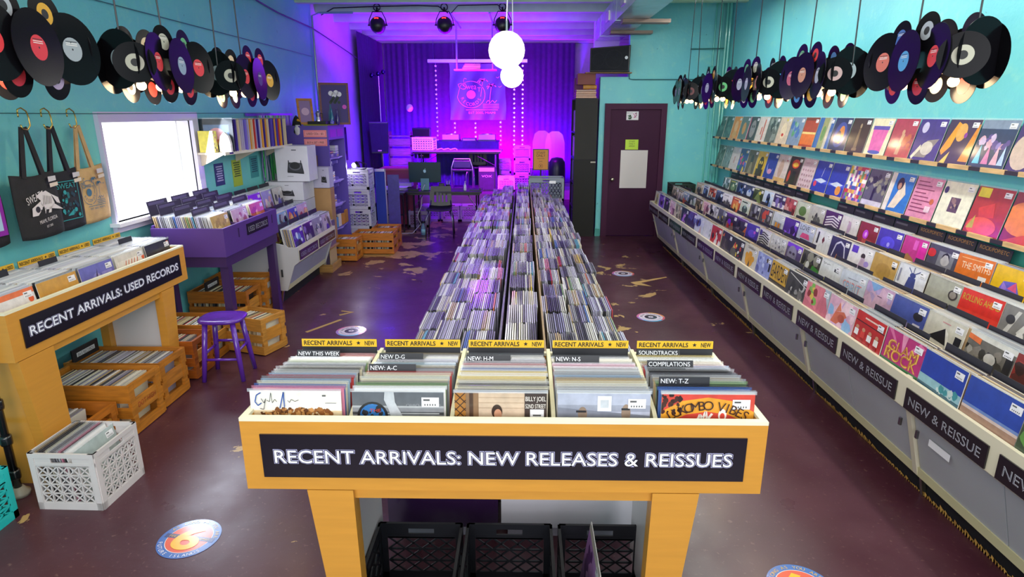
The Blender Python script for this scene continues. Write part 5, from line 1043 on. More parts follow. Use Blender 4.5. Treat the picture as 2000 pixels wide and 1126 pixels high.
# ================================================================ PIPE RACK
t = thing('pipe_rack', 'black iron pipe rack post standing at the left edge', 'rack', (-2.67, 2.80, 0))
MB().tube([(0, 0, .03), (0, 0, 1.25)], .019, '#15161a', 14).build('post', 'gloss', t, True)
MB().lathe([(.05, 0), (.052, .02), (.035, .034), (.026, .05)], 0, 0, '#a8a090', 20).build('foot_cap', 'plastic', t, True)
for z in (.10, .30, .50): MB().lathe([(.026, 0), (.028, .01), (.028, .04), (.026, .05)], 0, 0, '#15161a', 14, z0=z).build('collar', 'gloss', t, True)
for z in (.325, .86): MB().tube([(-.02, 0, z), (-.6, 0, z)], .014, '#15161a', 10).build('cross_pipe', 'gloss', t, True)

# ================================================================ TOTE BAGS
def tote(label, y, x, col, art, yaw=0, w=.37, h=.40, ztop=1.585, strap=.285, hook_y=None):
    t = thing('tote_bag', label, 'bag', (x, y, ztop), R(90+yaw), 'tote bags on the left wall')
    n = 12; vs = []; fs = []; rg = random.Random(label)
    for j in range(n+1):
        v = j/n
        for i in range(n+1):
            u = i/n*2-1; bel = .022*(1-u*u)*(math.sin(v*2.6)+.25)+.004*math.sin(u*5+v*4)
            vs.append((u*w/2*(1-.02*v+.03*math.sin(v*3)), -bel-.006, -v*h-.012*(1-v)*math.cos(u*2.4)+.012*u*u*v))
    m0 = len(vs)
    for j in range(n+1):
        v = j/n
        for i in range(n+1):
            u = i/n*2-1; p = vs[j*(n+1)+i]; vs.append((p[0], .004, p[2]))
    for j in range(n):
        for i in range(n):
            a = j*(n+1)+i; fs.append((a, a+n+1, a+n+2, a+1)); b_ = m0+a; fs.append((b_, b_+1, b_+n+2, b_+n+1))
    edge = [i for i in range(n+1)]+[(j)*(n+1)+n for j in range(1, n+1)]+[n*(n+1)+i for i in range(n-1, -1, -1)]+[j*(n+1) for j in range(n-1, 0, -1)]
    for a, b_ in zip(edge, edge[1:]+edge[:1]): fs.append((a, b_, m0+b_, m0+a))
    m = MB(); m._add(vs, fs, col); m.build('bag_body', 'cloth', t, True)
    for dx, off in ((-.07, -.03), (.07, .02)):
        hx = .0
        s_ = MB()
        for sg in (-1, 1):
            pass
    k = MB(); top = V3((0, -.004, strap))
    for sx_, fy in ((-1, -.014), (1, -.014), (-1, .002), (1, .002)):
        a = V3((sx_*.085, fy, -.02)); b_ = V3((sx_*.014+(.006 if fy > -.01 else 0), fy*.5, strap))
        k.bar(a, b_, .034, .003, col, up=(0, -1, 0))
    k.build('strap', 'cloth', t)
    a_ = MB(); art(a_); a_.build('printed_design', 'sticker', t)
    return t
def vdec(m, w=.37): m
YD = -.036
def art_purple(m):
    m.poly([(-.15, YD, -.33), (.15, YD, -.33), (.15, YD, -.07), (-.15, YD, -.07)], '#8a1a9c'); m.poly([(-.12, YD-.001, -.30), (.12, YD-.001, -.30), (.12, YD-.001, -.10), (-.12, YD-.001, -.10)], '#a8c4dc')
    m.disc((.0, YD-.002, -.2), (0, -1, 0), .075, '#e0c020', 20); m.disc((.0, YD-.003, -.21), (0, -1, 0), .05, '#3a3440', 18); m.disc((0, YD-.004, -.2), (0, -1, 0), .02, '#e0c020', 12)
def art_lizard(m):
    W = '#d8cfd0'
    m.text('SWEAT', (-.07, YD, -.14), (1, 0, .25), (-.2, 0, 1), .065, W, width=.13)
    m.poly([(-.02, YD, -.12), (.04, YD, -.105), (.08, YD, -.13), (.10, YD, -.19), (.06, YD, -.225), (.0, YD, -.22), (-.02, YD, -.18)], W)
    m.poly([(-.05, YD-.001, -.13), (.01, YD-.001, -.10), (.02, YD-.001, -.14), (-.02, YD-.001, -.16)], W)
    m.poly([(.08, YD, -.13), (.14, YD, -.16), (.15, YD, -.2), (.12, YD, -.19)], W); m.poly([(.09, YD, -.19), (.17, YD, -.24), (.06, YD, -.22)], W)
    m.poly([(-.10, YD, -.20), (-.02, YD, -.165), (.0, YD, -.20), (-.06, YD, -.25), (-.11, YD, -.25)], W); m.disc((-.055, YD-.001, -.213), (0, -1, 0), .02, '#2a282c', 12)
    for x in (.0, .05): m.poly([(x, YD, -.21), (x+.02, YD, -.21), (x+.005, YD, -.245), (x-.02, YD, -.245)], W)
    for k in range(6): m.bar((.01+k*.013, YD-.001, -.13-.003*k), (.0+k*.013, YD-.001, -.19), .002, .001, '#2a282c', up=(0, -1, 0))
    m.text('MIAMI, FLORIDA', (.02, YD, -.285), (1, 0, .12), (-.1, 0, 1), .034, W, width=.16); m.text('EST 2005', (.02, YD, -.325), (1, 0, .12), (-.1, 0, 1), .02, W, width=.055)
def art_teal(m):
    T = '#2a9a9c'; rg = random.Random(2)
    for a, b_, c, d_ in ((-.11, -.33, .11, -.325), (-.11, -.075, .11, -.07), (-.11, -.33, -.105, -.07), (.105, -.33, .11, -.07)): m.poly([(a, YD, b_), (c, YD, b_), (c, YD, d_), (a, YD, d_)], T)
    m.text('SWEAT', (0, YD, -.10), (1, 0, 0), (0, 0, 1), .05, T, width=.19)
    for k in range(34):
        x, z = rg.uniform(-.09, .09), rg.uniform(-.31, -.14); m.disc((x, YD-.0003*k/10, z), (0, -1, 0), rg.uniform(.006, .016), rg.choice((T, '#1c6a70', '#163a44')), 8)
    m.poly([(-.04, YD-.003, -.3), (.02, YD-.003, -.3), (.03, YD-.003, -.26)], T)
def logo(m, P, c, fill=None, thin=1, letters=True):
    """round record-shop emblem with palms and waves; P maps (u, v) to a point"""
    n = 36
    def ln(pts, w_=.012):
        for a, b_ in zip(pts, pts[1:]):
            A, B = V3(P(*a)), V3(P(*b_)); nr = (V3(P(0, 1))-V3(P(0, 0))).cross(V3(P(1, 0))-V3(P(0, 0))).normalized(); d_ = (B-A); s_ = d_.cross(nr).normalized()*(V3(P(1, 0))-V3(P(0, 0))).length*w_*thin/2
            m._add([A-s_, B-s_, B+s_, A+s_], [(0, 1, 2, 3)], c)
    cx, cy, r_ = .38, .52, .26
    ln([(cx+r_*math.cos(a), cy+r_*math.sin(a)) for a in [2*math.pi*k/n for k in range(n+1)] if not (R(140) < a < R(185))])
    m.poly([P(cx+.085*math.cos(2*math.pi*k/20), cy+.085*math.sin(2*math.pi*k/20)) for k in range(20)], fill or c)
    ln([(.30, .82), (.26, .84), (.24, .78), (.28, .72), (.30, .66), (.24, .62), (.16, .66), (.14, .72), (.2, .74), (.25, .68)], .012)
    for k in range(3): ln([(.6, .33-.035*k), (.9, .33-.035*k)])
    ln([(.28, .22), (.88, .22)])
    ln([(.66, .36), (.70, .41), (.74, .36), (.78, .41), (.82, .36), (.86, .41)])
    for px, py, s_ in ((.6, .78, 1), (.76, .68, .9)):
        for a in (10, 50, 100, 140, 175, 215): 
            e_ = (px+.1*s_*math.cos(R(a)), py+.06*s_*math.sin(R(a))); ln([(px, py), ((px+e_[0])/2, (py+e_[1])/2+.03), (e_[0], e_[1]-.02)], .018)
        ln([(px, py), (px-.02, py-.15), (px-.04, py-.34 if s_ < 1 else py-.3)], .012)
    for px, py in ((.88, .84), (.92, .66)): ln([(px-.03, py+.02), (px, py), (px+.03, py+.03)], .01)
    rt, up = (V3(P(1, 0))-V3(P(0, 0))), (V3(P(0, 1))-V3(P(0, 0))); s_ = rt.length
    m.text('Swea', V3(P(.36, .68)), rt, up, .15*s_, c, width=.24*s_, lift=.001); m.text('T', V3(P(.53, .62)), rt, up, .11*s_, c, lift=.001)
    m.arctext('RECORDS', V3(P(cx, cy)), rt, up, .175*s_, 205, 330, .085*s_, c, inward=True, lift=.001)
    m.text('EST 2005, MIAMI', V3(P(.58, .165)), rt, up, .06*s_, c, width=.5*s_, lift=.001)
def art_logo(m): logo(m, lambda u, v: (-.17+.33*u, YD, -.35+.33*v), '#3a6a84')
def tags_(m, x=.05):
    m.poly([(x, YD-.002, -.055), (x+.07, YD-.002, -.05), (x+.07, YD-.002, -.02), (x, YD-.002, -.022)], '#c8c2c6'); m.poly([(x+.005, YD-.002, -.09), (x+.08, YD-.002, -.083), (x+.08, YD-.002, -.06), (x+.005, YD-.002, -.065)], '#d8c8b8')
for lab, y, x, c, art, yaw, w_, hk in (('tan canvas tote bag with a round palm tree emblem beside the window', 4.42, -3.150, '#caa473', art_logo, 3, .42, 4.37), ('black tote bag with a teal poster design, second from the window', 4.12, -3.115, '#1f1e26', art_teal, 2, .35, 4.09),
                                  ('black tote bag with a white lizard design', 3.84, -3.075, '#232124', art_lizard, 2, .37, 3.85), ('black tote bag with a purple print at the left edge', 3.42, -3.10, '#1f1d22', art_purple, 4, .38, 3.45)):
    t = tote(lab, y, x, c, art, yaw, w_)
    m = MB(); tags_(m, .08 if 'purple' not in lab else .07); m.build('price_tag', 'sticker', t)
    hy = hk; o = MB().tube([(x+.012, hy-.035, 1.955), (x+.012, hy-.03, 1.975), (x+.012, hy, 1.985), (x+.012, hy+.035, 1.965), (x+.012, hy+.045, 1.93), (x+.012, hy+.045, 1.88), (x+.012, hy+.02, 1.855)], .0045, '#c9a85a', 8).tube([(x+.012, hy-.035, 1.955), (x+.012, hy-.035, 1.93)], .0045, '#c9a85a', 8).tube([(x+.012, hy-.03, 1.885), (x+.012, hy-.02, 1.86), (x+.012, hy+.02, 1.855)], .0045, '#c9a85a', 8).build('brass_hook', 'metal', smooth=True)
    tag(o, 'brass wire hook holding the '+lab.split(' with ')[0]+(' with the '+lab.split(' with ')[1].split(' ', 1)[1] if ' with ' in lab else ''), 'hook', 'brass hooks on the wire')
# ================================================================ LAMPS MADE OF RECORDS
def make_disc(size, lab, seed):
    """vinyl disc, axis along local y"""
    r_ = size; m = MB(); m.disc((0, 0, 0), (0, -1, 0), r_, '#0d0c10', 40, th=.0022)
    return m
LABC = ['#c8303a', '#b8b4a4', '#8aa0b0', '#d8342e', '#4a90c8', '#c86a5a', '#d8a02a', '#a8acb4', '#5aa86a', '#b8a0c0', '#cfcac0', '#e0c02a', '#3a6ab0']
_dm = {}
def disc_obj(r_, labc, M4, parent, ring=False):
    key = round(r_, 3)
    if key not in _dm: _dm[key] = MB().disc((0, 0, 0), (0, -1, 0), r_, '#0e0d11', 40, th=.0022).mesh('record_disc', 'vinyl')
    o = bpy.data.objects.new('record_disc', _dm[key]); COL.objects.link(o); o.parent = parent; o.matrix_local = M4
    lr = .05 if r_ > .12 else .044
    m = MB(); m.disc((0, 0, 0), (0, -1, 0), lr, labc, 24, th=.003)
    if ring: m.disc((0, -.0018, 0), (0, -1, 0), lr*.45, '#1a181c', 16); m.disc((0, .0018, 0), (0, 1, 0), lr*.45, '#1a181c', 16)
    else:
        m.disc((0, -.0018, 0), (0, -1, 0), .0045, '#1a181c', 8)
        for k in range(3): m.poly([(-lr*.6, -.0017, lr*(.62-.15*k)), (lr*.6, -.0017, lr*(.62-.15*k)), (lr*.6, -.0017, lr*(.68-.15*k)), (-lr*.6, -.0017, lr*(.68-.15*k))], '#e8e0dc' if k else '#28242a')
    m.build('disc_label', 'sticker', o)
    return o
def record_lamp(label, x, yc, z, side, cols, hooks, seed=0, n=3):
    """side: +1 if the room is towards +x (lamp on the left), -1 otherwise"""
    rg = random.Random(seed); t = thing('record_lamp', label, 'lamp', (x, yc, z), 0, 'hanging lamps made of vinyl records')
    pitch = .215; L2 = pitch*(n-1)/2; dx = .13
    def T_(px, py, pz, rz, tilt=0): return Matrix.Translation((px, py, pz)) @ Matrix.Rotation(rz, 4, 'Z') @ Matrix.Rotation(tilt, 4, 'X')
    for sgn in (side, -side):
        for i in range(n):
            y = -L2+i*pitch; c = cols[i+1] if sgn == side else rg.choice(LABC)
            yaw = R(90*sgn)+R(rg.choice((-1, 1))*5+(i-(n-1)/2)*-3*sgn)
            disc_obj(.151, c, T_(sgn*(dx+(.012 if i % 2 else 0)), y, rg.uniform(-.01, .01), yaw, R(-3)), t, ring=(c == '#b8b4a4'))
        for i in range(n-1):
            for up_ in (1, -1):
                y = -L2+(i+.5)*pitch
                disc_obj(.088, rg.choice(LABC), T_(sgn*(dx-.016), y, up_*(.125+rg.uniform(-.01, .01)), R(90*sgn)+R(rg.uniform(-6, 6)), R(-4*up_)), t, ring=rg.random() < .4)
    for e in (-1, 1):
        disc_obj(.151, rg.choice(LABC), T_(-side*.03 if e < 0 else 0, e*(L2+.10), .015, R(-18*side if e < 0 else 180), 0), t, ring=True)
    disc_obj(.102, cols[0], T_(side*.085, -(L2+.145), -.005, R(38*side), 0), t, ring=True)
    f = MB(); f.bar((0, -L2-.1, .03), (0, L2+.1, .03), .02, .012, '#1a181c')
    for i in range(n): f.bar((-dx, -L2+i*pitch, .03), (dx, -L2+i*pitch, .03), .008, .008, '#1a181c')
    f.build('lamp_frame', 'metal', t)
    for y, bx_ in ((-L2-.06, .05), (-L2*.5, .06), (L2*.5, .06)):
        MB().tube([(0, y, .03), (0, y, -.06), (side*bx_, y, -.09)], .012, '#e8e0d0', 8).build('bulb_holder', 'plastic', t)
        MB().ball((side*bx_, y, -.118), .025, n=14).build('bulb', 'bulb', t, True)
    for k, (hy, ty) in enumerate(hooks):
        MB().tube([(0, hy-yc, .04), (0, ty-yc, 3.66-z)], .0045, '#14141a', 6).build('cord', 'plastic', t)
    l = light('POINT', 'lamp_light', (x, yc, z-.16), 7.5, (1, .72, .42), shadow_soft_size=.05)
    return t
RD, GY, BL, CR = '#d8303a', '#8aa0b0', '#4a9ad0', '#b8b4a4'
record_lamp('nearest record lamp on the right with red and blue labels, by the upper right corner', 2.10, 3.40, 2.215, -1, [CR, RD, BL, '#d06a5a'], ((3.10, 3.12), (3.56, 3.55)), 1)
record_lamp('second record lamp from the near end on the right side', 2.10, 4.60, 2.205, -1, ['#c0a0a0', '#a8acb4', '#c88a6a', '#c05a70'], ((4.2, 4.25), (4.85, 4.8)), 2)
record_lamp('third record lamp from the near end on the right side', 2.10, 5.72, 2.205, -1, [CR, '#a8606a', '#a8acb4', '#a8acb4'], ((5.4, 5.45), (5.95, 5.9)), 3)
record_lamp('fourth record lamp from the near end on the right side', 2.10, 6.92, 2.215, -1, ['#5aa86a', '#a8acb4', '#a8acb4', '#8a9498'], ((6.6, 6.65), (7.15, 7.1)), 4)
record_lamp('farthest record lamp on the right side, near the purple door', 2.10, 8.15, 2.215, -1, ['#6a3a3a', '#a8acb4', '#8a9498', '#8a9498'], ((7.85, 7.95), (8.3, 8.2)), 5)
record_lamp('record lamp at the upper left corner, cut by the left edge', -2.13, 2.66, 2.22, 1, [RD, RD, RD, '#9aa0a8'], ((2.4, 2.45), (2.9, 2.85)), 6)
record_lamp('middle record lamp on the left, above the tote bags', -2.13, 3.76, 2.215, 1, [CR, RD, GY, RD], ((3.44, 3.45), (3.86, 3.80)), 7)
record_lamp('farthest record lamp on the left, right of the window', -2.13, 4.86, 2.21, 1, [CR, RD, '#3a2a6a', '#d8a02a'], ((4.5, 4.52), (4.9, 4.84)), 8)

# ================================================================ MOON PENDANTS
for lab, x, y, z, r_, cy in (('larger glowing white globe pendant', -.165, 6.40, 2.545, .178, 6.42), ('smaller glowing white globe pendant hanging lower behind the larger', -.13, 7.30, 2.36, .13, 7.32)):
    t = thing('globe_pendant', lab, 'lamp', (x, y, z), 0, 'globe pendants')
    MB().ball((0, 0, 0), r_, n=40).build('globe', 'globe', t, True)
    MB().tube([(0, 0, r_-.01), (0, 0, r_+.09)], .012, '#b9b9bd', 10).build('socket', 'metal', t)
    MB().tube([(0, 0, r_+.09), (.01, 0, .5), (0, 0, 3.55-z)], .006, '#e8e6ea', 8).build('cord', 'plastic', t)
    MB().lathe([(.012, 0), (.05, .03), (.062, .09), (.062, .11)], 0, 0, '#8a8a92', 16, z0=3.55-z).build('ceiling_cup', 'metal', t)
    light('POINT', 'pendant_light', (x, y, z-r_-.03), 11, (1, .96, .9), shadow_soft_size=.12)

# ================================================================ LEFT WALL SHELF AND WHAT STANDS ON IT
t = thing('wall_shelf', 'white wall shelf on the left wall holding standing records', 'shelf', (-3.05, 6.9, 1.58))
child(MB().box(-3.195, -2.90, 6.05, 7.85, 1.565, 1.585, '#d9ccb8').box(-2.905, -2.893, 6.05, 7.85, 1.56, 1.59, '#e0d4c2').build('shelf_board', 'matte'), t)
for y in (6.10, 6.9, 7.7): child(MB().prism([(-3.19, 1.565), (-2.93, 1.565), (-3.19, 1.44)], 'y', y, y+.02, '#d4c4ac').build('shelf_bracket', 'matte'), t)
child(MB().box(-2.892, -2.89, 6.14, 6.22, 1.567, 1.583, '#3a3078').build('shelf_label', 'sticker'), t)
o = cover_mb('#25303a', [('r', .1, .1, .9, .84, '#3c4658'), ('r', .12, .12, .88, .45, '#c8763c'), ('r', .12, .4, .88, .82, '#6a86b0'), ('e', .5, .55, .22, .18, '#e8a8b0'), ('p', [(.2, .12), (.4, .36), (.6, .12)], '#2a2c38')], tagp=False, w=.315).build('record_sleeve', ['print', 'sleeve'])
o.location = (-3.03, 6.20, 1.587); o.rotation_euler = (R(-3), 0, R(8)); tag(o, 'dark framed sunset record facing out at the near end of the wall shelf', 'record', 'records on the left wall shelf')
rs = random.Random(9)
for k in range(27):
    c = rs.choice(['#3a2a8a', '#d8c8a8', '#5a4ab8', '#e0a03a', '#8a7ab8', '#c83a2a', '#b8b0cc', '#2a2060', '#7a6ad0', '#d0c8d8', '#4a3aa8'])
    dn = {'#3a2a8a': 'indigo', '#d8c8a8': 'cream', '#5a4ab8': 'violet', '#e0a03a': 'orange', '#8a7ab8': 'lavender', '#c83a2a': 'red', '#b8b0cc': 'pale lilac', '#2a2060': 'deep navy', '#7a6ad0': 'bright violet', '#d0c8d8': 'whitish', '#4a3aa8': 'blue violet'}[c]
    plain(c, '%s edged record on the left wall shelf, %s from the window' % (dn, ORD[k]), 'records on the left wall shelf', (-3.03+rs.uniform(-.006, .006), 6.27+k*.053+rs.uniform(-.004, .004), 1.587), (R(-1.5), 0, R(rs.uniform(-1, 1))))
m = MB().box(-3.14, -3.0, 6.055, 6.08, 1.587, 1.79, '#d8c830').box(-3.14, -3.0, 6.08, 6.13, 1.589, 1.788, '#e8e0c0')
m.box(-3.0, -2.995, 6.055, 6.13, 1.587, 1.79, '#c8b82a')
for k in range(14): m.disc((-2.9945, 6.06+.065*rs.random(), 1.6+.18*rs.random()), (1, 0, 0), .012, rs.choice(('#3a3430', '#c86a7a', '#e0d030', '#8a5a3a')), 7)
m.text('LIVING LOUD', (-3.07, 6.0548, 1.69), (0, 0, -1), (1, 0, 0), .03, '#4a4420', lift=.0004) if 0 else None
tag(m.build('yellow_book', 'print'), 'thick yellow book with a flowery cover at the near end of the wall shelf', 'book')
m = MB(); pts = [(0, 0), (.115, 0), (.115, .08), (.10, .15), (.06, .19), (.02, .15), (0, .08)]
m.prism([(-2.99+a, 1.587+b_) for a, b_ in pts], 'y', 6.145, 6.185, '#e8e0d8'); 
for k in range(4): m.poly([(-2.97, 6.1447, 1.62+.03*k), (-2.90, 6.1447, 1.62+.03*k), (-2.90, 6.1447, 1.624+.03*k), (-2.97, 6.1447, 1.624+.03*k)], '#8a7a6a')
tag(m.build('arched_card', 'sticker'), 'white arched card standing on the wall shelf before the sunset record', 'card')
for y0, y1, z0, z1, c, lab, lines in ((6.40, 6.60, 1.22, 1.45, '#2c3474', 'dark blue notice below the wall shelf', '#b8b0d8'), (6.80, 7.02, 1.17, 1.46, '#a8b83a', 'yellow-green notice below the wall shelf', '#3a4420'), (7.26, 7.48, 1.22, 1.47, '#3f8f98', 'teal notice below the wall shelf', '#1c3a5a')):
    m = MB().box(-3.198, -3.195, y0, y1, z0, z1, c)
    for k in range(7): m.poly([(-3.1945, y0+.03+.01*(k % 3), z1-.04-.024*k), (-3.1945, y1-.03-.01*(k % 2), z1-.04-.024*k), (-3.1945, y1-.03-.01*(k % 2), z1-.028-.024*k), (-3.1945, y0+.03+.01*(k % 3), z1-.028-.024*k)], lines)
    tag(m.build('wall_notice', 'sticker'), lab, 'notice', 'notices below the wall shelf')
# iridescent tinsel curtain
m = MB(); rt_ = random.Random(12)
for k in range(150):
    y = 7.85+rt_.random()*.75-.35*(k % 5 == 0); z0 = rt_.uniform(1.0, 1.3); x = -3.17+rt_.uniform(0, .03); w_ = .007+.008*rt_.random(); p = [(x, y, 1.93)]
    for j in range(1, 6): p.append((x+rt_.uniform(-.008, .008), y+rt_.uniform(-.01, .01), 1.93+(z0-1.93)*j/5))
    c = rt_.choice(('#8a86b8', '#58d86a', '#c8c0e8', '#8ac8c0', '#9a8ad0', '#e0dcf0'))
    for a, b_ in zip(p, p[1:]): m._add([(a[0], a[1]-w_, a[2]), (a[0]+.004, a[1]+w_, a[2]), (b_[0]+.004, b_[1]+w_, b_[2]), (b_[0], b_[1]-w_, b_[2])], [(0, 1, 2, 3)], c)
m.box(-3.185, -3.165, 7.25, 8.7, 1.925, 1.955, '#6a3ad0')
tag(m.build('tinsel_curtain', mat('tinsel', .25, metal=.2, coat=1)), 'shiny green and lilac tinsel strip curtain on the left wall by the shelf', 'tinsel', kind='stuff')

# ================================================================ BOXES
def carton(label, x0, x1, y0, y1, z0, z1, col, art=None, group='boxes stacked by the purple disc shelf'):
    t = thing('carton', label, 'box', ((x0+x1)/2, (y0+y1)/2, z0), 0, group)
    child(bevel(MB().box(x0, x1, y0, y1, z0, z1, col).build('carton_body', 'matte'), .003, 1), t)
    child(MB().box(x0+.01, x1-.01, (y0+y1)/2-.02, (y0+y1)/2+.02, z1, z1+.001, '#d0ccd0').build('tape_strip', 'gloss'), t)
    if art: m = MB(); art(m); child(m.build('printed_picture', 'sticker'), t)
    return t
def turntable_art(x0, x1, y, z0, z1, side=None):
    def f(m):
        w_, h_ = x1-x0, z1-z0; P = lambda u, v: (x0+u*w_, y-.001, z0+v*h_)
        m.poly([P(.16, .28), (P(.86, .24)), P(.80, .52), P(.22, .54)], '#26242c'); m.poly([P(.16, .22), P(.86, .18), P(.86, .24), P(.16, .28)], '#17161c')
        n = 18; m.poly([(x0+(.5+.26*math.cos(2*math.pi*k/n))*w_, y-.0015, z0+(.42+.13*math.sin(2*math.pi*k/n))*h_) for k in range(n)], '#55535e'); m.poly([(x0+(.5+.22*math.cos(2*math.pi*k/n))*w_, y-.002, z0+(.44+.11*math.sin(2*math.pi*k/n))*h_) for k in range(n)], '#131218')
        for u in (.24, .76): m.poly([P(u-.02, .5), P(u+.02, .5), P(u+.02, .6), P(u-.02, .6)], '#26242c')
        m.poly([P(.4, .90), P(.6, .90), P(.6, .93), P(.4, .93)], '#55535e'); m.poly([P(.14, .10), P(.4, .10), P(.4, .115), P(.14, .115)], '#77757e')
        if side: 
            m.poly([(x1+.001, y+.06, z0+.06), (x1+.001, y+.2, z0+.06), (x1+.001, y+.2, z0+h_*.5), (x1+.001, y+.06, z0+h_*.55)], side)
    return f
carton('plain brown carton at the bottom of the box stack behind the grey browser', -3.10, -2.70, 7.56, 7.95, 0, .66, '#a88a64')
carton('grey-white record player box third from the top of the stack', -3.12, -2.70, 7.56, 7.95, .665, .915, '#b8b4c8', turntable_art(-3.10, -2.90, 7.56, .69, .88, '#2a2040'))
carton('white record player box under the top box of the stack', -3.16, -2.70, 7.55, 7.95, .92, 1.145, '#c8c4ce', turntable_art(-3.02, -2.78, 7.55, .94, 1.12, '#5a2a9a'))
carton('tall white box with a black record player picture, topmost of the stack', -3.02, -2.62, 7.58, 7.90, 1.15, 1.575, '#d4cfda', turntable_art(-2.93, -2.64, 7.58, 1.17, 1.56))
carton('large brown carton in front of the purple disc shelf', -2.90, -2.50, 7.98, 8.15, .335, 1.02, '#a87f52')
carton('white box with a dark side picture standing on the large brown carton', -2.90, -2.50, 7.97, 8.15, 1.025, 1.29, '#b8b2cc', turntable_art(-2.62, -2.52, 7.97, 1.05, 1.27, '#2a1a4a'))
carton('small dark brown box on the white box beside the purple disc shelf', -2.86, -2.68, 7.98, 8.13, 1.295, 1.43, '#6a4a34')
t = thing('record_bin', 'narrow pale wooden bin of records between brown carton and grey browser', 'bin', (-2.52, 7.76, 0))
child(MB().box(-2.62, -2.42, 7.565, 7.575, .0, .10, '#a87c42').box(-2.62, -2.42, 7.945, 7.955, 0, .10, '#a87c42').box(-2.43, -2.42, 7.575, 7.945, 0, .10, '#b08648').build('bin_side', 'pine'), t)
child(MB().box(-2.62, -2.605, 7.57, 7.95, .1, .62, '#a87c42').build('bin_side', 'pine'), t)
child(MB().box(-2.62, -2.42, 7.575, 7.945, .30, .315, '#a87c42').build('bin_floor', 'pine'), t)
m = MB(); stack_into(m, -2.59, 7.76, .317, 9, .0165, 'x', rs, w=.31, cols=['#d8cbb0', '#b8a078', '#8a8a90', '#e0d8c8', '#6a5a7a'], gloss=False)
stack_into(m, -2.59, 7.76, .002, 9, .0165, 'x', rs, w=.29, cols=['#d8cbb0', '#b8a078', '#8a8a90', '#e0d8c8', '#6a5a7a'], gloss=False)
tag(m.build('filed_records', ['jacket', 'sleeve']), 'records standing in the narrow pale wooden bin', 'records', kind='stuff')

# ================================================================ PURPLE DISC SHELF
LV = '#6a55b8'
t = thing('disc_shelf', 'tall purple shelf unit for compact discs with pink price signs', 'shelf', (-2.8, 8.6, 0))
cx0, cx1, cy0, cy1, ch = -3.08, -2.54, 8.20, 8.95, 1.78
child(MB().box(cx0, cx1, cy0, cy0+.02, 0, ch, '#5a48a0').build('side_panel', 'steel'), t)
child(MB().box(cx0, cx1, cy1-.02, cy1, 0, ch, LV).build('side_panel', 'steel'), t)
child(MB().box(cx0, cx0+.015, cy0+.02, cy1-.02, 0, ch, LV).build('back_panel', 'steel'), t)
child(MB().box(cx0-.0, cx1+.004, cy0-.004, cy1+.004, ch, ch+.02, '#5a4a98').build('top_board', 'steel'), t)
child(MB().box(cx0+.015, cx1, cy0+.02, cy1-.02, 0, .1, LV).build('plinth', 'steel'), t)
child(MB().box(cx1-.015, cx1, cy0+.02, cy1-.02, ch-.16, ch, LV).build('header_panel', 'steel'), t)
zs = [.1, .40, .72, 1.04, 1.36]
for z in zs: child(MB().prism([(cx0+.02, cy0+.021), (cx1-.04, cy0+.021), (cx1-.03, cy0+.2), (cx1, cy0+.37), (cx1-.03, cy0+.55), (cx1-.04, cy1-.021), (cx0+.02, cy1-.021)], 'z', z, z+.018, '#9a86dc').build('shelf_board', 'steel'), t)
for z in zs:
    for y in (8.45, 8.70):
        m = MB(); n = 8; pts = [(cx0+.02, z+.019), (cx1-.06, z+.019), (cx1-.06, z+.06)]+[(cx1-.10-.07*math.sin(math.pi*k/n), z+.06+.18*k/n) for k in range(n+1)]+[(cx1-.06, z+.25), (cx1-.06, z+.29), (cx0+.02, z+.29)]
        child(m.prism(pts, 'y', y, y+.012, '#7c68cc').build('divider', 'steel'), t)
for k, (z, tx) in enumerate(((1.70, 'USED CDs - $5'), (1.59, 'BUY 4, GET 1 FREE'))):
    m = MB().box(-2.86, -2.56, cy0-.003, cy0-.0005, z-.045, z+.045, '#f08a8e').box(-2.848, -2.572, cy0-.0036, cy0-.003, z-.034, z+.034, '#c04a5a').box(-2.845, -2.575, cy0-.0042, cy0-.0036, z-.031, z+.031, '#f0969a')
    m.text(tx, (-2.71, cy0-.0044, z), (1, 0, 0), (0, 0, 1), .036, '#3a1420', width=.22, lift=.0004)
    tag(m.build('price_sign', 'sticker'), 'pink price sign on the purple disc shelf, %s' % ('upper reading used discs' if k == 0 else 'lower reading buy and get one free'), 'sign', 'pink signs on the disc shelf')
m = MB().box(cx1+.0005, cx1+.003, 8.28, 8.55, ch-.13, ch-.03, '#a83ad0').box(cx1+.0005, cx1+.003, 8.60, 8.88, ch-.13, ch-.03, '#a83ad0')
child(m.build('header_label', 'sticker'), t)
rd = random.Random(6); cds = MB()
for z in zs[:]:
    for y0 in (8.23, 8.47, 8.72):
        nn = rd.choice((0, 8, 12, 14)) if z > .2 else 10; 
        for k in range(nn):
            zz = z+.02+k*.0105
            if zz > z+.24: break
            cds.box(cx1-.20+rd.uniform(-.01, .01), cx1-.075, y0, y0+.14, zz, zz+.009, rd.choice(('#d8d0e8', '#8a7ab8', '#3a3060', '#c8a8b8', '#e0a860', '#f0eaf4')))
tag(cds.build('stacked_discs', 'jacket'), 'small stacks of compact discs lying in the purple disc shelf', 'discs', kind='stuff')
for k, (y, h_, c) in enumerate(((8.28, .14, '#5a8ab8'), (8.42, .17, '#d8c8b8'), (8.60, .15, '#c8843a'), (8.76, .18, '#b87838'))):
    tag(MB().box(cx1-.03, cx1+.02-.03, y, y+.12, .44, .44+h_, c).build('small_box', 'matte'), '%s small box on the lower shelf of the purple disc shelf' % ('blue', 'cream', 'orange', 'brown')[k], 'box', 'small boxes on the disc shelf')
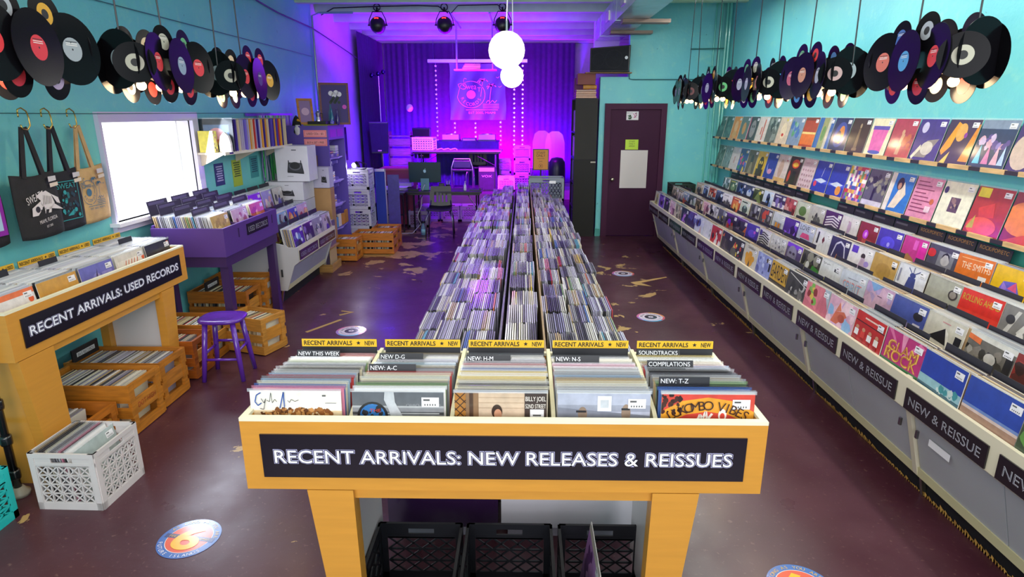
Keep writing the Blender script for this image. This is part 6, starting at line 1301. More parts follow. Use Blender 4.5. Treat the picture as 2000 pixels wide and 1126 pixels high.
# things on top of it
zt = ch+.021
def framed(label, x, y, z, w_, h_, rz, tilt, frame, pic, art=None, name='picture_frame'):
    t = thing(name, label, 'picture', (x, y, z), rz)
    fr = MB(); b_ = .028
    for a in ((-w_/2, -w_/2+b_, 0, h_), (w_/2-b_, w_/2, 0, h_), (-w_/2+b_, w_/2-b_, 0, b_), (-w_/2+b_, w_/2-b_, h_-b_, h_)): fr.box(a[0], a[1], -.008, .012, a[2], a[3], frame)
    o = fr.build('frame', 'pine', t); o.rotation_euler = (tilt, 0, 0)
    m = MB().box(-w_/2+b_, w_/2-b_, 0, .006, b_, h_-b_, pic)
    if art: art(m)
    o = m.build('picture', 'sticker', t); o.rotation_euler = (tilt, 0, 0)
    return t
framed('small golden wooden picture frame leaning on top of the purple disc shelf', -2.86, 8.36, zt+.012, .20, .34, R(28), R(-14), '#b8742a', '#8a6a9a', lambda m: m.disc((0, -.001, .17), (0, -1, 0), .05, '#c8a0c0', 16))
def flowers(m):
    for x, z in ((-.04, .42), (.03, .43), (.0, .40), (.07, .41)): m.disc((x, -.001, z), (0, -1, 0), .034, '#e8e0e8', 12)
    for x in (-.06, .05): m.poly([(x-.035, -.001, .03), (x+.035, -.001, .03), (x+.03, -.001, .16), (x+.012, -.001, .22), (x+.01, -.001, .27), (x-.01, -.001, .27), (x-.012, -.001, .22), (x-.03, -.001, .16)], '#1a5a78' if x < 0 else '#3a2a6a')
    for k in range(9): m.disc((-.05+.014*k, -.0015, .30+.02*(k % 4)), (0, -1, 0), .022, '#1c2a28', 8)
    m.disc((.13, -.0015, .24), (0, -1, 0), .03, '#d84ac8', 12)
framed('large painting of white flowers in dark bottles on the purple disc shelf', -2.62, 8.86, zt+.002, .40, .56, R(18), R(-5), '#7a3a3a', '#3a2474', flowers)
tag(MB().box(-2.88, -2.56, 8.28, 8.72, zt, zt+.014, '#8a8a1c').build('yellow_folder', 'matte'), 'flat yellow-green folder on top of the purple disc shelf', 'folder')
t = thing('stovetop_coffee_pot', 'small silver coffee pot on top of the purple disc shelf', 'coffee pot', (-2.72, 8.42, zt+.055))
tag(MB().box(-2.84, -2.60, 8.34, 8.62, zt+.015, zt+.054, '#17161c').build('black_case', 'plastic'), 'flat black case under the silver coffee pot', 'case')
MB().lathe([(.038, 0), (.038, .01), (.026, .055), (.036, .105), (.034, .11), (.008, .13), (.008, .14)], 0, 0, '#c8c4d0', 8).build('pot_body', 'metal', t)
MB().tube([(.03, 0, .10), (.062, 0, .095), (.058, 0, .04)], .006, '#15141a', 6).build('handle', 'plastic', t)
t = thing('toy_bird', 'black plush bird with a yellow beak hanging beside the purple disc shelf', 'toy', (-2.96, 8.26, 1.62))
m = MB(); m.lathe([(.01, 0), (.05, .03), (.068, .10), (.06, .18), (.045, .24), (.03, .28), (.004, .31)], 0, 0, '#16151c', 14); m.build('toy_body', 'cloth', t, True)
MB().lathe([(.01, .04), (.04, .08), (.045, .14), (.03, .19)], .02, -.035, '#cfc8d0', 10).build('belly', 'cloth', t, True)
MB().tube([(.03, -.03, .25), (.07, -.06, .235)], [.018, .003], '#e0a020', 8).build('beak', 'plastic', t)
for i, (x, y, h_, r_, c, lab) in enumerate(((-2.60, 8.62, .20, .026, '#1d6a88', 'teal glass bottle'), (-2.56, 8.74, .21, .025, '#3a2a78', 'dark violet glass bottle'), (-2.575, 8.52, .06, .028, '#6a6ac8', 'small blue jar'))):
    tag(MB().lathe([(r_*.9, 0), (r_, .008), (r_, h_*.5), (r_*.45, h_*.68), (r_*.4, h_*.95), (r_*.5, h_)], x, y, c, 14, z0=zt+.016 if i != 1 else zt).build('bottle' if i < 2 else 'jar', 'gloss', smooth=True), lab+' on top of the purple disc shelf', 'bottle' if i < 2 else 'jar')
tag(MB().box(-2.535, -2.532, 8.98, 9.0, 0, .0).build('x') if 0 else MB().box(-3.198, -3.194, 10.95, 11.4, 1.14, 1.72, '#1d1838').box(-3.194, -3.193, 11.0, 11.35, 1.3, 1.6, '#3a2f6a').build('hanging_poster', 'print'), 'dark violet poster on the stage side wall beyond the purple disc shelf', 'poster')

# ================================================================ STACK OF WHITE MILK CRATES, CLIP LAMP, BLUE BOARD
for k in range(4):
    milk_crate('white milk crate, %s of the tall stack beside the purple disc shelf' % ('bottom', 'second from the bottom', 'third from the bottom', 'topmost')[k], -2.44, 9.24, .292*k, '#b9b4ca', w=.34, d=.34, h=.288, style='d', n=(4, 4), group='stacked white milk crates')
t = thing('clip_lamp', 'small bright clip lamp on the stack of white milk crates', 'lamp', (-2.45, 9.1, 1.18))
MB().lathe([(.045, 0), (.043, .02), (.022, .06), (.016, .08)], 0, 0, '#1c1b20', 16).build('lamp_shade', 'plastic', t, True).matrix_local = Matrix.Translation((.02, -.03, .07)) @ Matrix.Rotation(R(125), 4, 'Y')@ Matrix.Rotation(R(35), 4, 'X')
MB().ball((-.005, -.06, .05), .036, n=14).build('bulb', 'clip_bulb', t, True)
MB().tube([(.05, -.02, .1), (.16, 0, .06), (.15, .02, .0), (.02, 0, -.03), (-.1, 0, -.02)], .007, '#1c1b20', 8).build('gooseneck', 'plastic', t)
light('POINT', 'clip_lamp_light', (-2.50, 9.02, 1.22), 5, (.95, .9, 1), shadow_soft_size=.03)
t = thing('display_board', 'folded blue display board standing beside the milk crate stack', 'board', (-2.15, 9.5, 0))
MB().box(-.12, .03, 0, .012, .0, 1.12, '#1c2f9c').build('board_panel', 'matte', t)
MB().box(-.125, .04, -.004, .0, 1.10, 1.14, '#c8c0e0').box(.03, .045, -.004, .012, 0, 1.14, '#b8b0d0').build('board_frame', 'metal', t)
MB().box(.06, .24, .02, .03, .02, 1.05, '#3a2c8c').build('board_panel', 'print', t)
tag(MB().box(-2.55, -2.28, 8.985, 9.0, 0, .01).build('x') if 0 else MB().box(-2.22, -1.93, 8.99+.38, 9.62, .0, .2, '#141318').box(-2.2, -1.95, 9.40, 9.6, .2, .21, '#2a2930').build('black_case', 'plastic'), 'black equipment case on the floor behind the wide wooden crates', 'case')
# ================================================================ DESK AREA
def folding_table(label, x0, x1, y0, y1, z, top='#22202a', leg='#15151a', th=.03, lx=.14):
    t = thing('folding_table', label, 'table', ((x0+x1)/2, (y0+y1)/2, 0))
    zz = t.location.z
    child(bevel(MB().box(x0, x1, y0, y1, z-th, z, top).build('table_top', 'plastic'), .004, 1), t)
    child(MB().box(x0+.03, x1-.03, y0+.02, y0+.035, z-th-.03, z-th, leg).box(x0+.03, x1-.03, y1-.035, y1-.02, z-th-.03, z-th, leg).build('side_rail', 'steel'), t)
    return t
def tleg(t, x, y, z, col='#15151a', z0=0): child(MB().tube([(x, y, z0), (x, y, z)], .013, col, 8).build('leg', 'gloss'), t)
t = folding_table('black folding desk table with the computer on it', -1.95, -.69, 10.28, 10.86, .70)
for x in (-1.83, -.78):
    for y in (10.33, 10.81): tleg(t, x, y, .67)
    child(MB().tube([(x, 10.33, .12), (x, 10.81, .12)], .009, '#15151a', 6).build('leg_brace', 'gloss'), t)
for x, s_ in ((-1.83, 1), (-.78, -1)): child(MB().tube([(x, 10.34, .42), (x+s_*.16, 10.36, .665)], .008, '#3a3a44', 6).build('folding_brace', 'gloss'), t)
t = folding_table('small side table with papers left of the desk', -2.46, -1.98, 10.30, 10.72, .70, '#6a5c9a', '#3a3644')
for x in (-2.36, -2.02):
    for y in (10.34, 10.68): tleg(t, x, y, .67, '#8a84a8' if x < -2.2 else '#15151a')
child(MB().tube([(-2.36, 10.34, .3), (-2.02, 10.34, .3)], .012, '#15151a', 6).build('stretcher', 'gloss'), t)
m = MB(); rp = random.Random(5)
for k in range(9):
    a = R(rp.uniform(-14, 14)); cx, cy = -2.2+rp.uniform(-.08, .08), 10.5+rp.uniform(-.05, .05); z = .702+.006*k
    c, s_ = math.cos(a), math.sin(a); P = [(cx+c*u-s_*v, cy+s_*u+c*v) for u, v in ((-.16, -.12), (.16, -.12), (.16, .12), (-.16, .12))]
    m.hexa([(x, y, z) for x, y in P], [(x, y, z+.005) for x, y in P], rp.choice(('#d8ccf0', '#b8a8e0', '#e8e0f4')))
tag(m.build('paper_pile', 'sticker'), 'untidy pile of papers on the small side table', 'papers')
# computer, back towards the camera
t = thing('desktop_computer', 'slim blue desktop computer seen from behind on the desk', 'computer', (-1.66, 10.52, .70))
bevel(MB().box(-.273, .273, -.006, .006, .13, .47, '#12343c').build('screen_body', 'plastic', t), .004, 2).rotation_euler = (R(4), 0, 0)
m = MB().prism([(-.072, 0), (.072, 0), (.07, .2), (-.07, .2)], 'y', -.05, -.044, '#5a8a9a').box(-.072, .072, -.05, .11, 0, .006, '#5a8a9a'); m.build('stand', 'plastic', t)
m = MB(); pts = []
yb = -.034
for k in range(20):
    a = 2*math.pi*k/20; r_ = .026*(1-.10*math.cos(2*a)*(1 if math.sin(a) < 0 else .6)); pts.append((r_*math.cos(a)*1.0, yb, .32+r_*math.sin(a)))
m.poly(pts, '#a8d0d8'); m.disc((.030, yb-.0006, .325), (0, -1, 0), .011, '#12343c', 14); m.disc((0, yb-.0006, .349), (0, -1, 0), .006, '#12343c', 10)
m.poly([(.0, yb, .35), (.012, yb, .353), (.014, yb, .366), (.003, yb, .362)], '#a8d0d8'); m.build('logo', 'sticker', t)
MB().tube([(0, -.052, .10), (-.02, -.1, .05), (-.04, -.12, -.02), (-.06, -.14, -.25), (-.13, -.2, -.42), (-.08, -.16, -.56), (-.2, -.3, -.69), (-.4, -.32, -.694)], .006, '#c8c4d4', 8).build('power_cable', 'plastic', t)
MB().disc((0, -.0505, .10), (0, -1, 0), .012, '#1a1a20', 12).build('cable_port', 'plastic', t)
def small(label, name, cat, m, mt='plastic', smooth=False): return tag(m.build(name, mt, smooth=smooth), label, cat)
small('clear hand pump bottle on the right part of the desk', 'pump_bottle', 'bottle', MB().lathe([(.024, 0), (.026, .01), (.024, .09), (.01, .11), (.01, .125), (.004, .13), (.004, .155)], -.98, 10.45, '#c8c0e0', 14, z0=.70).bar((-.98, 10.45, .853), (-.955, 10.45, .848), .008, .008, '#c8c0e0'), 'gloss', True)
t = thing('pen_cup', 'dark cup full of pens on the desk', 'cup', (-1.27, 10.46, .70)); MB().lathe([(.036, 0), (.038, .1), (.034, .1), (.032, .01)], 0, 0, '#1a1826', 14).build('cup_body', 'plastic', t, True)
for k in range(7): MB().tube([(0, 0, .02), (.012*math.cos(k*1.3)*3, .02*math.sin(k*1.3), .16+.012*(k % 3))], .004, ('#c8c0e0', '#3a3a50', '#8a7ac0')[k % 3], 6).build('pen', 'plastic', t)
small('black card reader standing beside the pen cup', 'card_reader', 'device', MB().box(-1.42, -1.33, 10.44, 10.5, .70, .82, '#121218').box(-1.41, -1.34, 10.438, 10.44, .77, .81, '#3a3a50').box(-1.43, -1.32, 10.44, 10.54, .70, .715, '#121218'))
for k, x in enumerate((-1.53, -1.48, -1.44)): small('small pale ball ornament on the desk beside the computer, %s' % ('left', 'middle', 'right')[k], 'ornament', 'ornament', MB().ball((x, 10.40, .721), .022, '#e0c0e8', 12), 'gloss', True)
small('black scanner with little lights left of the computer', 'scanner', 'device', MB().box(-1.93, -1.76, 10.36, 10.5, .70, .73, '#17161c').bar((-1.79, 10.4, .73), (-1.77, 10.36, .80), .012, .012, '#b8a8d0'))
small('flat dark laptop at the right end of the desk', 'laptop', 'laptop', MB().box(-.90, -.74, 10.42, 10.6, .70, .716, '#2a2440').box(-.74, -.71, 10.44, 10.5, .70, .74, '#1c1830'))
def school_chair(label, x, y, rz, seat='#181722', frame='#8a88a0', z0=0):
    """moulded chair, front faces local -y"""
    t = thing('chair', label, 'chair', (x, y, z0), rz)
    m = MB(); n = 8; vs = []; 
    prof = [(-.21, .445), (-.19, .455), (-.05, .447), (.12, .445), (.19, .47)]
    for py, pz in prof:
        for i in range(n+1):
            u = i/n*2-1; vs.append((u*.205*(1-.08*(py > .1)), py, pz+.018*u*u))
    k = len(vs); vs += [(a, b_, c-.012) for a, b_, c in vs]
    fs = []; r_ = len(prof)
    for j in range(r_-1):
        for i in range(n): a = j*(n+1)+i; fs += [(a, a+1, a+n+2, a+n+1), (k+a, k+a+n+1, k+a+n+2, k+a+1)]
    ed = list(range(n+1))+[j*(n+1)+n for j in range(1, r_)]+[(r_-1)*(n+1)+i for i in range(n-1, -1, -1)]+[j*(n+1) for j in range(r_-2, 0, -1)]
    for a, b_ in zip(ed, ed[1:]+ed[:1]): fs.append((a, k+a, k+b_, b_))
    m._add(vs, fs, seat); m.build('seat', 'plastic', t, True)
    m = MB(); T0, T1 = .52, .79; yb = lambda z: .20+(z-.47)*.18
    def slab(xa, xb, za, zb, xa2=None, xb2=None):
        xa2 = xa if xa2 is None else xa2; xb2 = xb if xb2 is None else xb2
        m.hexa([(xa, yb(za)-.006, za), (xb, yb(za)-.006, za), (xb, yb(za)+.006, za), (xa, yb(za)+.006, za)], [(xa2, yb(zb)-.006, zb), (xb2, yb(zb)-.006, zb), (xb2, yb(zb)+.006, zb), (xa2, yb(zb)+.006, zb)], seat)
    slab(-.19, .19, .47, .53, -.185, .185); slab(-.175, .175, .70, .79, -.165, .165)
    for a in (-.185, -.075, -.02, .035+.005, .145): 
        wd = .075 if abs(a) > .1 and a < 0 else .04
        slab(a, a+wd, .53, .70) if a < .14 else slab(.11, .185, .53, .70, .105, .175)
    m.build('backrest', 'plastic', t)
    for sx_ in (-1, 1):
        MB().tube([(sx_*.17, -.17, .435), (sx_*.215, -.2, .30), (sx_*.225, -.21, 0)], .0115, frame, 8).build('leg', 'metal', t, True)
        MB().tube([(sx_*.17, .12, .435), (sx_*.2, .17, .30), (sx_*.215, .2, 0)], .0115, frame, 8).build('leg', 'metal', t, True)
        MB().tube([(sx_*.19, -.15, .432), (sx_*.18, .17, .44), (sx_*.16, .22, .56)], .011, frame, 8).build('side_rail', 'metal', t, True)
    return t
school_chair('dark moulded chair with slotted back in front of the desk', -1.36, 10.05, R(3))
small('spray bottle with a blue label on the floor under the desk', 'spray_bottle', 'bottle', MB().lathe([(.04, 0), (.042, .02), (.04, .12), (.016, .17), (.014, .2)], -1.66, 10.12, '#5a7a9a', 14).box(-1.69, -1.62, 10.10, 10.14, .2, .235, '#17161c').lathe([(.0425, .04), (.0425, .1)], -1.66, 10.12, '#8ac0d8', 14), 'plastic', True)
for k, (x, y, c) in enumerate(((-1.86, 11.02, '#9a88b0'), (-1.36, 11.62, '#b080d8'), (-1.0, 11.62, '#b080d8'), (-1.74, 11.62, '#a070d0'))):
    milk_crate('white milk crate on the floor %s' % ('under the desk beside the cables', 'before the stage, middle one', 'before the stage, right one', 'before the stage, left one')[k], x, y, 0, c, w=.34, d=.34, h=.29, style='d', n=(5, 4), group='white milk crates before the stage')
# white turntable and red cabinet left of the desk
t = thing('side_cabinet', 'low reddish cabinet beside the big black loudspeaker', 'cabinet', (-2.15, 11.2, 0))
child(MB().prism([(-2.52, 11.0), (-1.96, 11.0), (-1.96, 11.5), (-2.52, 11.5)], 'z', .02, .99, '#8a2c4a').build('cabinet_body', 'steel'), t)
child(MB().box(-2.55, -1.93, 10.98, 11.52, .99, 1.02, '#a83a5c').build('cabinet_top', 'steel'), t)
child(MB().box(-2.44, -2.04, 10.99, 11.0, .2, .8, '#6a1c3a').build('cabinet_door', 'steel'), t)
t = thing('record_player', 'record player with a clear lid behind the papers', 'record player', (-2.12, 10.83, .70))
MB().box(-.18, .18, -.09, .13, .03, .09, '#c8b8e0').build('player_body', 'plastic', t); MB().box(-.17, .17, -.08, .12, .0, .03, '#1a1824').build('player_base', 'plastic', t); MB().box(-.175, .175, -.085, .125, .092, .15, '#b8a0e8').build('dust_cover', 'sleeve', t)
tt = folding_table('small dark stand carrying the record player', -2.33, -1.90, 10.74, 10.97, .69, '#1c1a24')
for x in (-2.3, -1.93): tleg(tt, x, 10.85, .66)
# ================================================================ STAGE
SZ = .46
def speaker(label, x, y, z, w_, h_, d_, rz=0, tilt=0, col='#16151d', stand=False):
    t = thing('loudspeaker', label, 'loudspeaker', (x, y, z), rz)
    o = bevel(MB().hexa([(-w_/2*.86, 0, 0), (w_/2*.86, 0, 0), (w_/2*.6, d_, 0), (-w_/2*.6, d_, 0)], [(-w_/2, 0, h_), (w_/2, 0, h_), (w_/2*.72, d_, h_), (-w_/2*.72, d_, h_)], col).build('cabinet', 'plastic', t), .012, 2)
    g = MB().hexa([(-w_/2*.8, -.012, .03), (w_/2*.8, -.012, .03), (w_/2*.8, -.001, .03), (-w_/2*.8, -.001, .03)], [(-w_/2*.92, -.012, h_-.03), (w_/2*.92, -.012, h_-.03), (w_/2*.92, -.001, h_-.03), (-w_/2*.92, -.001, h_-.03)], '#1d1c26').build('grille', 'cloth', t)
    c = MB(); c.disc((0, -.0135, h_*.36), (0, -1, 0), w_*.36, '#0c0c11', 28, r0=w_*.34); c.disc((0, -.0135, h_*.76), (0, -1, 0), w_*.22, '#0c0c11', 20, r0=w_*.205); c.build('cone_ring', 'matte', t)
    MB().box(-.035, .035, -.016, -.012, .045, .07, '#c8b080').build('badge', 'sticker', t)
    return t
speaker('tall black loudspeaker on a stand at the left of the stage', -2.80, 12.25, 1.20, .38, .60, .32, R(10))
t = thing('speaker_stand', 'black tripod stand under the tall loudspeaker', 'stand', (-2.80, 12.38, SZ))
MB().tube([(0, 0, .05), (0, 0, .735)], .018, '#15141a', 10).build('pole', 'gloss', t)
for k in range(3): MB().tube([(0, 0, .32), (.3*math.cos(R(90+120*k)), .25*math.sin(R(90+120*k)), .01)], .01, '#15141a', 6).build('leg', 'gloss', t)
speaker('second loudspeaker behind the white crate on the stage', -2.12, 13.1, 1.05, .38, .62, .34, R(-6), col='#2a2846')
t = thing('speaker_stand', 'stand under the second stage loudspeaker', 'stand', (-2.12, 13.27, SZ))
MB().tube([(0, 0, .0), (0, 0, .585)], .018, '#15141a', 10).build('pole', 'gloss', t); MB().box(-.16, .16, -.14, .14, 0, .02, '#15141a').build('base_plate', 'gloss', t)
t = folding_table('long folding table on the stage with a white crate on it', -2.22, -.42, 12.40, 12.95, 1.255, '#7a4ac8', th=.035)
for x in (-2.1, -.55):
    for y in (12.46, 12.9): tleg(t, x, y, 1.22, '#5a4a80', SZ)
for x, s_ in ((-2.1, 1), (-.55, -1)): child(MB().tube([(x, 12.47, .95), (x+s_*.5, 12.5, 1.21)], .008, '#2a2440', 6).build('folding_brace', 'gloss'), t)
cr = thing('plastic_crate', 'bright white perforated plastic crate on the stage table', 'crate', (-1.98, 12.62, 1.257), R(-4))
m = MB()
for o, u, Ln in (((-.2, -.16), (1, 0), .4), ((.2, -.16), (0, 1), .32), ((.2, .16), (-1, 0), .4), ((-.2, .16), (0, -1), .32)):
    nx = 8
    for i in range(nx+1):
        a = Ln*i/nx; m.bar((o[0]+u[0]*a, o[1]+u[1]*a, 0), (o[0]+u[0]*a, o[1]+u[1]*a, .22), .03 if i in (0, nx) else .018, .008, '#eeeaf6', up=(u[0], u[1], 0) if 0 else (-u[1], u[0], 0))
    for z in (.01, .055, .10, .145, .19): m.bar((o[0], o[1], z), (o[0]+u[0]*Ln, o[1]+u[1]*Ln, z), .008, .022, '#eeeaf6')
m.build('crate_side', 'plastic', cr); MB().box(-.215, .215, -.175, .175, .215, .245, '#f4f0fa').build('crate_lid', 'plastic', cr)
small('low heap of bright cables and papers beside the crate on the stage table', 'cable_heap', 'cables', MB().tube([(-1.72+.045*k, 12.5+.03*((k*7) % 3), 1.267+.008*(k % 3)) for k in range(10)], .012, '#e8c8f0', 6), 'plastic')
t = thing('dj_table', 'cloth-covered table with two disc players at the back of the stage', 'table', (-1.15, 13.3, SZ))
child(MB().box(-1.78, -.52, 12.99, 13.55, SZ+.90, SZ+.93, '#241d4a').build('table_top', 'plastic'), t)
m = MB(); n = 70; vs = []
for i in range(n+1):
    x = -1.8+1.30*i/n
    for z, am in ((SZ+.945, .004), (SZ+.05, .028)): vs.append((x, 12.98-am*math.sin(i*.9)-am*.5*math.sin(i*.37), z))
m._add(vs, [(2*i, 2*i+1, 2*i+3, 2*i+2) for i in range(n)], '#2c2470'); m.box(-1.8, -.5, 12.98, 13.56, SZ+.93, SZ+.946, '#2c2470')
child(m.build('table_cloth', 'cloth', smooth=False), t)
for x in (-1.72, -.58):
    for y in (13.06, 13.5): child(MB().tube([(x, y, SZ), (x, y, SZ+.9)], .014, '#222', 6).build('leg', 'gloss'), t)
for lab, x in (('left disc player on the cloth-covered table', -1.5), ('right disc player on the cloth-covered table', -.75)):
    t = thing('disc_player', lab, 'disc player', (x, 13.2, SZ+.947), 0, 'disc players on the stage')
    MB().box(-.17, .17, -.16, .18, .03, .13, '#b08ae0').build('player_body', 'plastic', t); MB().box(-.18, .18, -.17, .19, 0, .03, '#2a2050').build('player_case', 'plastic', t)
    MB().lathe([(.11, 0), (.11, .012), (.02, .014)], 0, 0, '#d8b8f0', 20, z0=.131).build('jog_wheel', 'metal', t)
small('small mixer between the two disc players', 'audio_mixer', 'mixer', MB().box(-1.27, -.98, 13.1, 13.35, SZ+.947, SZ+1.0, '#3a2a6a').box(-1.25, -1.0, 13.097, 13.1, SZ+.955, SZ+.99, '#a070d8'))
school_chair('dark slotted chair behind the folding table on the stage', -.93, 13.6 if 0 else 12.72, R(180) if 0 else 0, '#1c1a30', '#b8a0e0', SZ)
t = thing('metal_chair', 'chair with bright chrome legs in front of the stage table', 'chair', (-1.17, 12.12, SZ))
bevel(MB().box(-.2, .2, -.18, .18, .42, .47, '#1c1838').build('seat', 'plastic', t), .015, 2)
MB().tube([(-.205, -.17, 0), (-.2, -.16, .5), (-.15, -.15, .66), (.15, -.15, .66), (.2, -.16, .5), (.205, -.17, 0)], .0125, '#e8d8f4', 8).build('front_frame', 'metal', t, True)
MB().tube([(-.205, .18, 0), (-.2, .17, .44), (.2, .17, .44), (.205, .18, 0)], .0125, '#b8a8e0', 8).build('rear_frame', 'metal', t, True)
bevel(MB().box(-.17, .17, -.165, -.135, .49, .63, '#241e48').build('backrest', 'plastic', t), .01, 2)
def amp(label, x, y, z, w_, h_, d_, badge=None, grid=False, col='#2a2238'):
    t = thing('amplifier', label, 'amplifier', (x, y, z))
    bevel(MB().box(-w_/2, w_/2, 0, d_, 0, h_, col).build('amp_case', 'plastic', t), .008, 1)
    g = MB().box(-w_/2+.025, w_/2-.025, -.006, -.0005, .03, h_*.78, '#3a3050'); g.build('grille', 'cloth', t)
    b = MB().box(-w_/2+.02, w_/2-.02, -.006, -.0005, h_*.81, h_-.02, '#c8a8d8'); b.build('control_panel', 'plastic', t)
    if badge: m = MB(); m.text(badge, (0, -.008, h_*.62), (1, 0, 0), (0, 0, 1), .06, '#e8c8f0', width=w_*.6); m.build('badge', 'sticker', t)
amp('guitar amplifier on the stage under the folding table', -.72, 12.35, SZ, .34, .48, .26, 'VOX')
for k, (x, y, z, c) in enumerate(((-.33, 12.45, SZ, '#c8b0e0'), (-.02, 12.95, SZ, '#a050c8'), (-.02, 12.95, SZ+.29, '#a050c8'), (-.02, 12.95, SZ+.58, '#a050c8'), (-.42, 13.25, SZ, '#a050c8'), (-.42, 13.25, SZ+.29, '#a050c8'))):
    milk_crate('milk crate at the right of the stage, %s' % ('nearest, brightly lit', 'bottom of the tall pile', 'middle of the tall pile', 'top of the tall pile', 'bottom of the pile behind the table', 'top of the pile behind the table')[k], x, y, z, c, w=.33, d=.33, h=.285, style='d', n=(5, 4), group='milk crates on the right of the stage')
milk_crate('black milk crate of cables at the left edge of the stage', -2.92, 12.05 if 0 else 11.72, 0, '#1a1a20', w=.33, d=.33, h=.29, style='d', n=(4, 3))
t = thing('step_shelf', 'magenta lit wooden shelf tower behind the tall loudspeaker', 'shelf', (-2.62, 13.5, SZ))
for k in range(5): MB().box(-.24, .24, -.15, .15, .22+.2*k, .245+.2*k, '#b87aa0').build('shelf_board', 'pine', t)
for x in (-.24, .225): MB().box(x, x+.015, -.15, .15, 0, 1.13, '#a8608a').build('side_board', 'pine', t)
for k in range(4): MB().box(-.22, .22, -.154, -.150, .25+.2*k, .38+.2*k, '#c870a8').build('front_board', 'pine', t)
for i, (x, y) in enumerate(((.36, 12.72), (.60, 12.22))):
    t = thing('clear_chair', 'clear plastic chair with a tall rounded back, %s' % ('rear one', 'front one')[i], 'chair', (x, y, SZ), R(-8), 'clear chairs at the right of the stage')
    pts = [(-.2, .45), (-.19, .95), (-.15, 1.10), (-.07, 1.16), (.07, 1.16), (.15, 1.10), (.19, .95), (.2, .45)]
    MB().prism(pts, 'y', .16, .172, '#c878e8').build('backrest', 'sleeve', t); MB().box(-.2, .2, -.2, .18, .44, .455, '#c878e8').build('seat', 'sleeve', t)
    for sx_ in (-1, 1):
        for y2 in (-.18, .16): MB().tube([(sx_*.18, y2, 0), (sx_*.185, y2, .44)], .012, '#d8c8f0', 8).build('leg', 'metal', t)
    MB().tube([(-.19, .19, .47), (.19, .19, .47)], .012, '#c8b8f0', 6).build('back_rail', 'metal', t)
t = thing('waste_bin', 'dark rounded waste bin between clear chairs and black shelf', 'bin', (.62, 11.45, 0)); MB().lathe([(.12, 0), (.15, .5), (.16, .95), (.15, 1.1), (.1, 1.17), (.01, 1.19)], 0, 0, '#1a1a34', 20).build('bin_body', 'plastic', t, True)
# staff sign and grey crate on the far end of the centre rack
t = thing('staff_sign', 'orange staff only sign in a black frame on a small stand', 'sign', (.29, 10.22, 0))
MB().box(-.13, .13, .0, .012, 1.06, 1.40, '#1a1418').build('frame', 'plastic', t)
m = MB().box(-.115, .115, -.003, 0, 1.075, 1.385, '#d08a3a')
for k, (tx, sz) in enumerate((('STAFF', .055), ('ONLY', .055), ('beyond this', .025), ('point', .025))): m.text(tx, (0, -.004, 1.34-.045*k), (1, 0, 0), (0, 0, 1), sz, '#3a2414')
m.disc((0, -.004, 1.13), (0, -1, 0), .034, '#6a3c18', 20, r0=.029); m.disc((0, -.004, 1.13), (0, -1, 0), .012, '#6a3c18', 12); m.build('sign_face', 'sticker', t)
MB().tube([(0, .006, .0), (0, .006, 1.06)], .014, '#1a1a20', 8).lathe([(.13, 0), (.13, .015), (.02, .03)], 0, .006, '#1a1a20', 20).build('stand', 'plastic', t)
milk_crate('grey distribution crate at the far right end of the centre rack', .355, 9.62, .66, '#7a828e', w=.53, d=.36, h=.35, n=(9, 3), style='d')
m = MB().box(.40, .50, 9.434, 9.437, .93, .97, '#e8e4e8'); tag(m.build('crate_label', 'sticker'), 'small white label on the grey distribution crate', 'label')
# tall black shelf and boxes on it
t = thing('tall_shelf', 'tall black shelf unit beside the teal partition, stacked in two', 'shelf', (1.0, 10.35, 0))
bx0, bx1, by0, by1 = .815, 1.165, 10.03, 10.75
child(MB().box(bx0, bx1, by0, by0+.015, 0, 1.24, '#1c1a18').build('side_panel', 'matte'), t); child(MB().box(bx0, bx1, by0, by0+.015, 1.245, 2.18, '#2a2724').build('side_panel', 'matte'), t)
child(MB().box(bx0, bx1, by1-.015, by1, 0, 2.18, '#1c1a18').build('side_panel', 'matte'), t)
child(MB().box(bx1-.012, bx1, by0+.015, by1-.015, 0, 2.18, '#1c1a18').build('back_panel', 'matte'), t)
for z in (.05, .45, .85, 1.225, 1.25, 1.65, 2.165): child(MB().box(bx0, bx1-.012, by0+.015, by1-.015, z, z+.018, '#4a3ac0' if z in (1.25, 1.65) else '#3a3450').build('shelf_board', 'matte'), t)
child(MB().box(1.08, 1.16, by0-.004, by0, 1.195, 1.215, '#b8b0a0').build('bracket_strip', 'sticker'), t)
m = MB(); rk2 = random.Random(14)
for z in (.07, .47, .87, 1.27, 1.67):
    y = by0+.03
    while y < by1-.05: m.box(bx0+.02, bx1-.03, y, y+.02, z, z+.3+.04*rk2.random(), rk2.choice(('#2a2450', '#8a80c0', '#1a1630', '#5a4a9a', '#c8b8d8', '#5a3020'))); y += .032
tag(m.build('filed_records', 'jacket'), 'records and folders standing in the tall black shelf', 'records', kind='stuff')
carton('large reddish brown carton on top of the tall black shelf', .84, 1.12, 10.06, 10.3, 2.385, 2.55, '#8a5048', group='boxes on the tall black shelf')
carton('smaller purple lit carton behind on the tall black shelf', .66 if 0 else .82, 1.05, 10.36, 10.6, 2.20, 2.50, '#7a4468', group='boxes on the tall black shelf')
t = tag(bevel(MB().box(.82, 1.14, 10.04, 10.33, 2.185, 2.215, '#a8682a').box(.82, 1.13, 10.045, 10.33, 2.218, 2.247, '#96581e').box(.82, 1.135, 10.04, 10.33, 2.25, 2.28, '#a8682a').box(.825, 1.13, 10.05, 10.33, 2.283, 2.31, '#8a5020').build('flattened_cartons', 'print'), .002, 1), 'flattened orange-brown cartons lying on the tall black shelf', 'cartons')
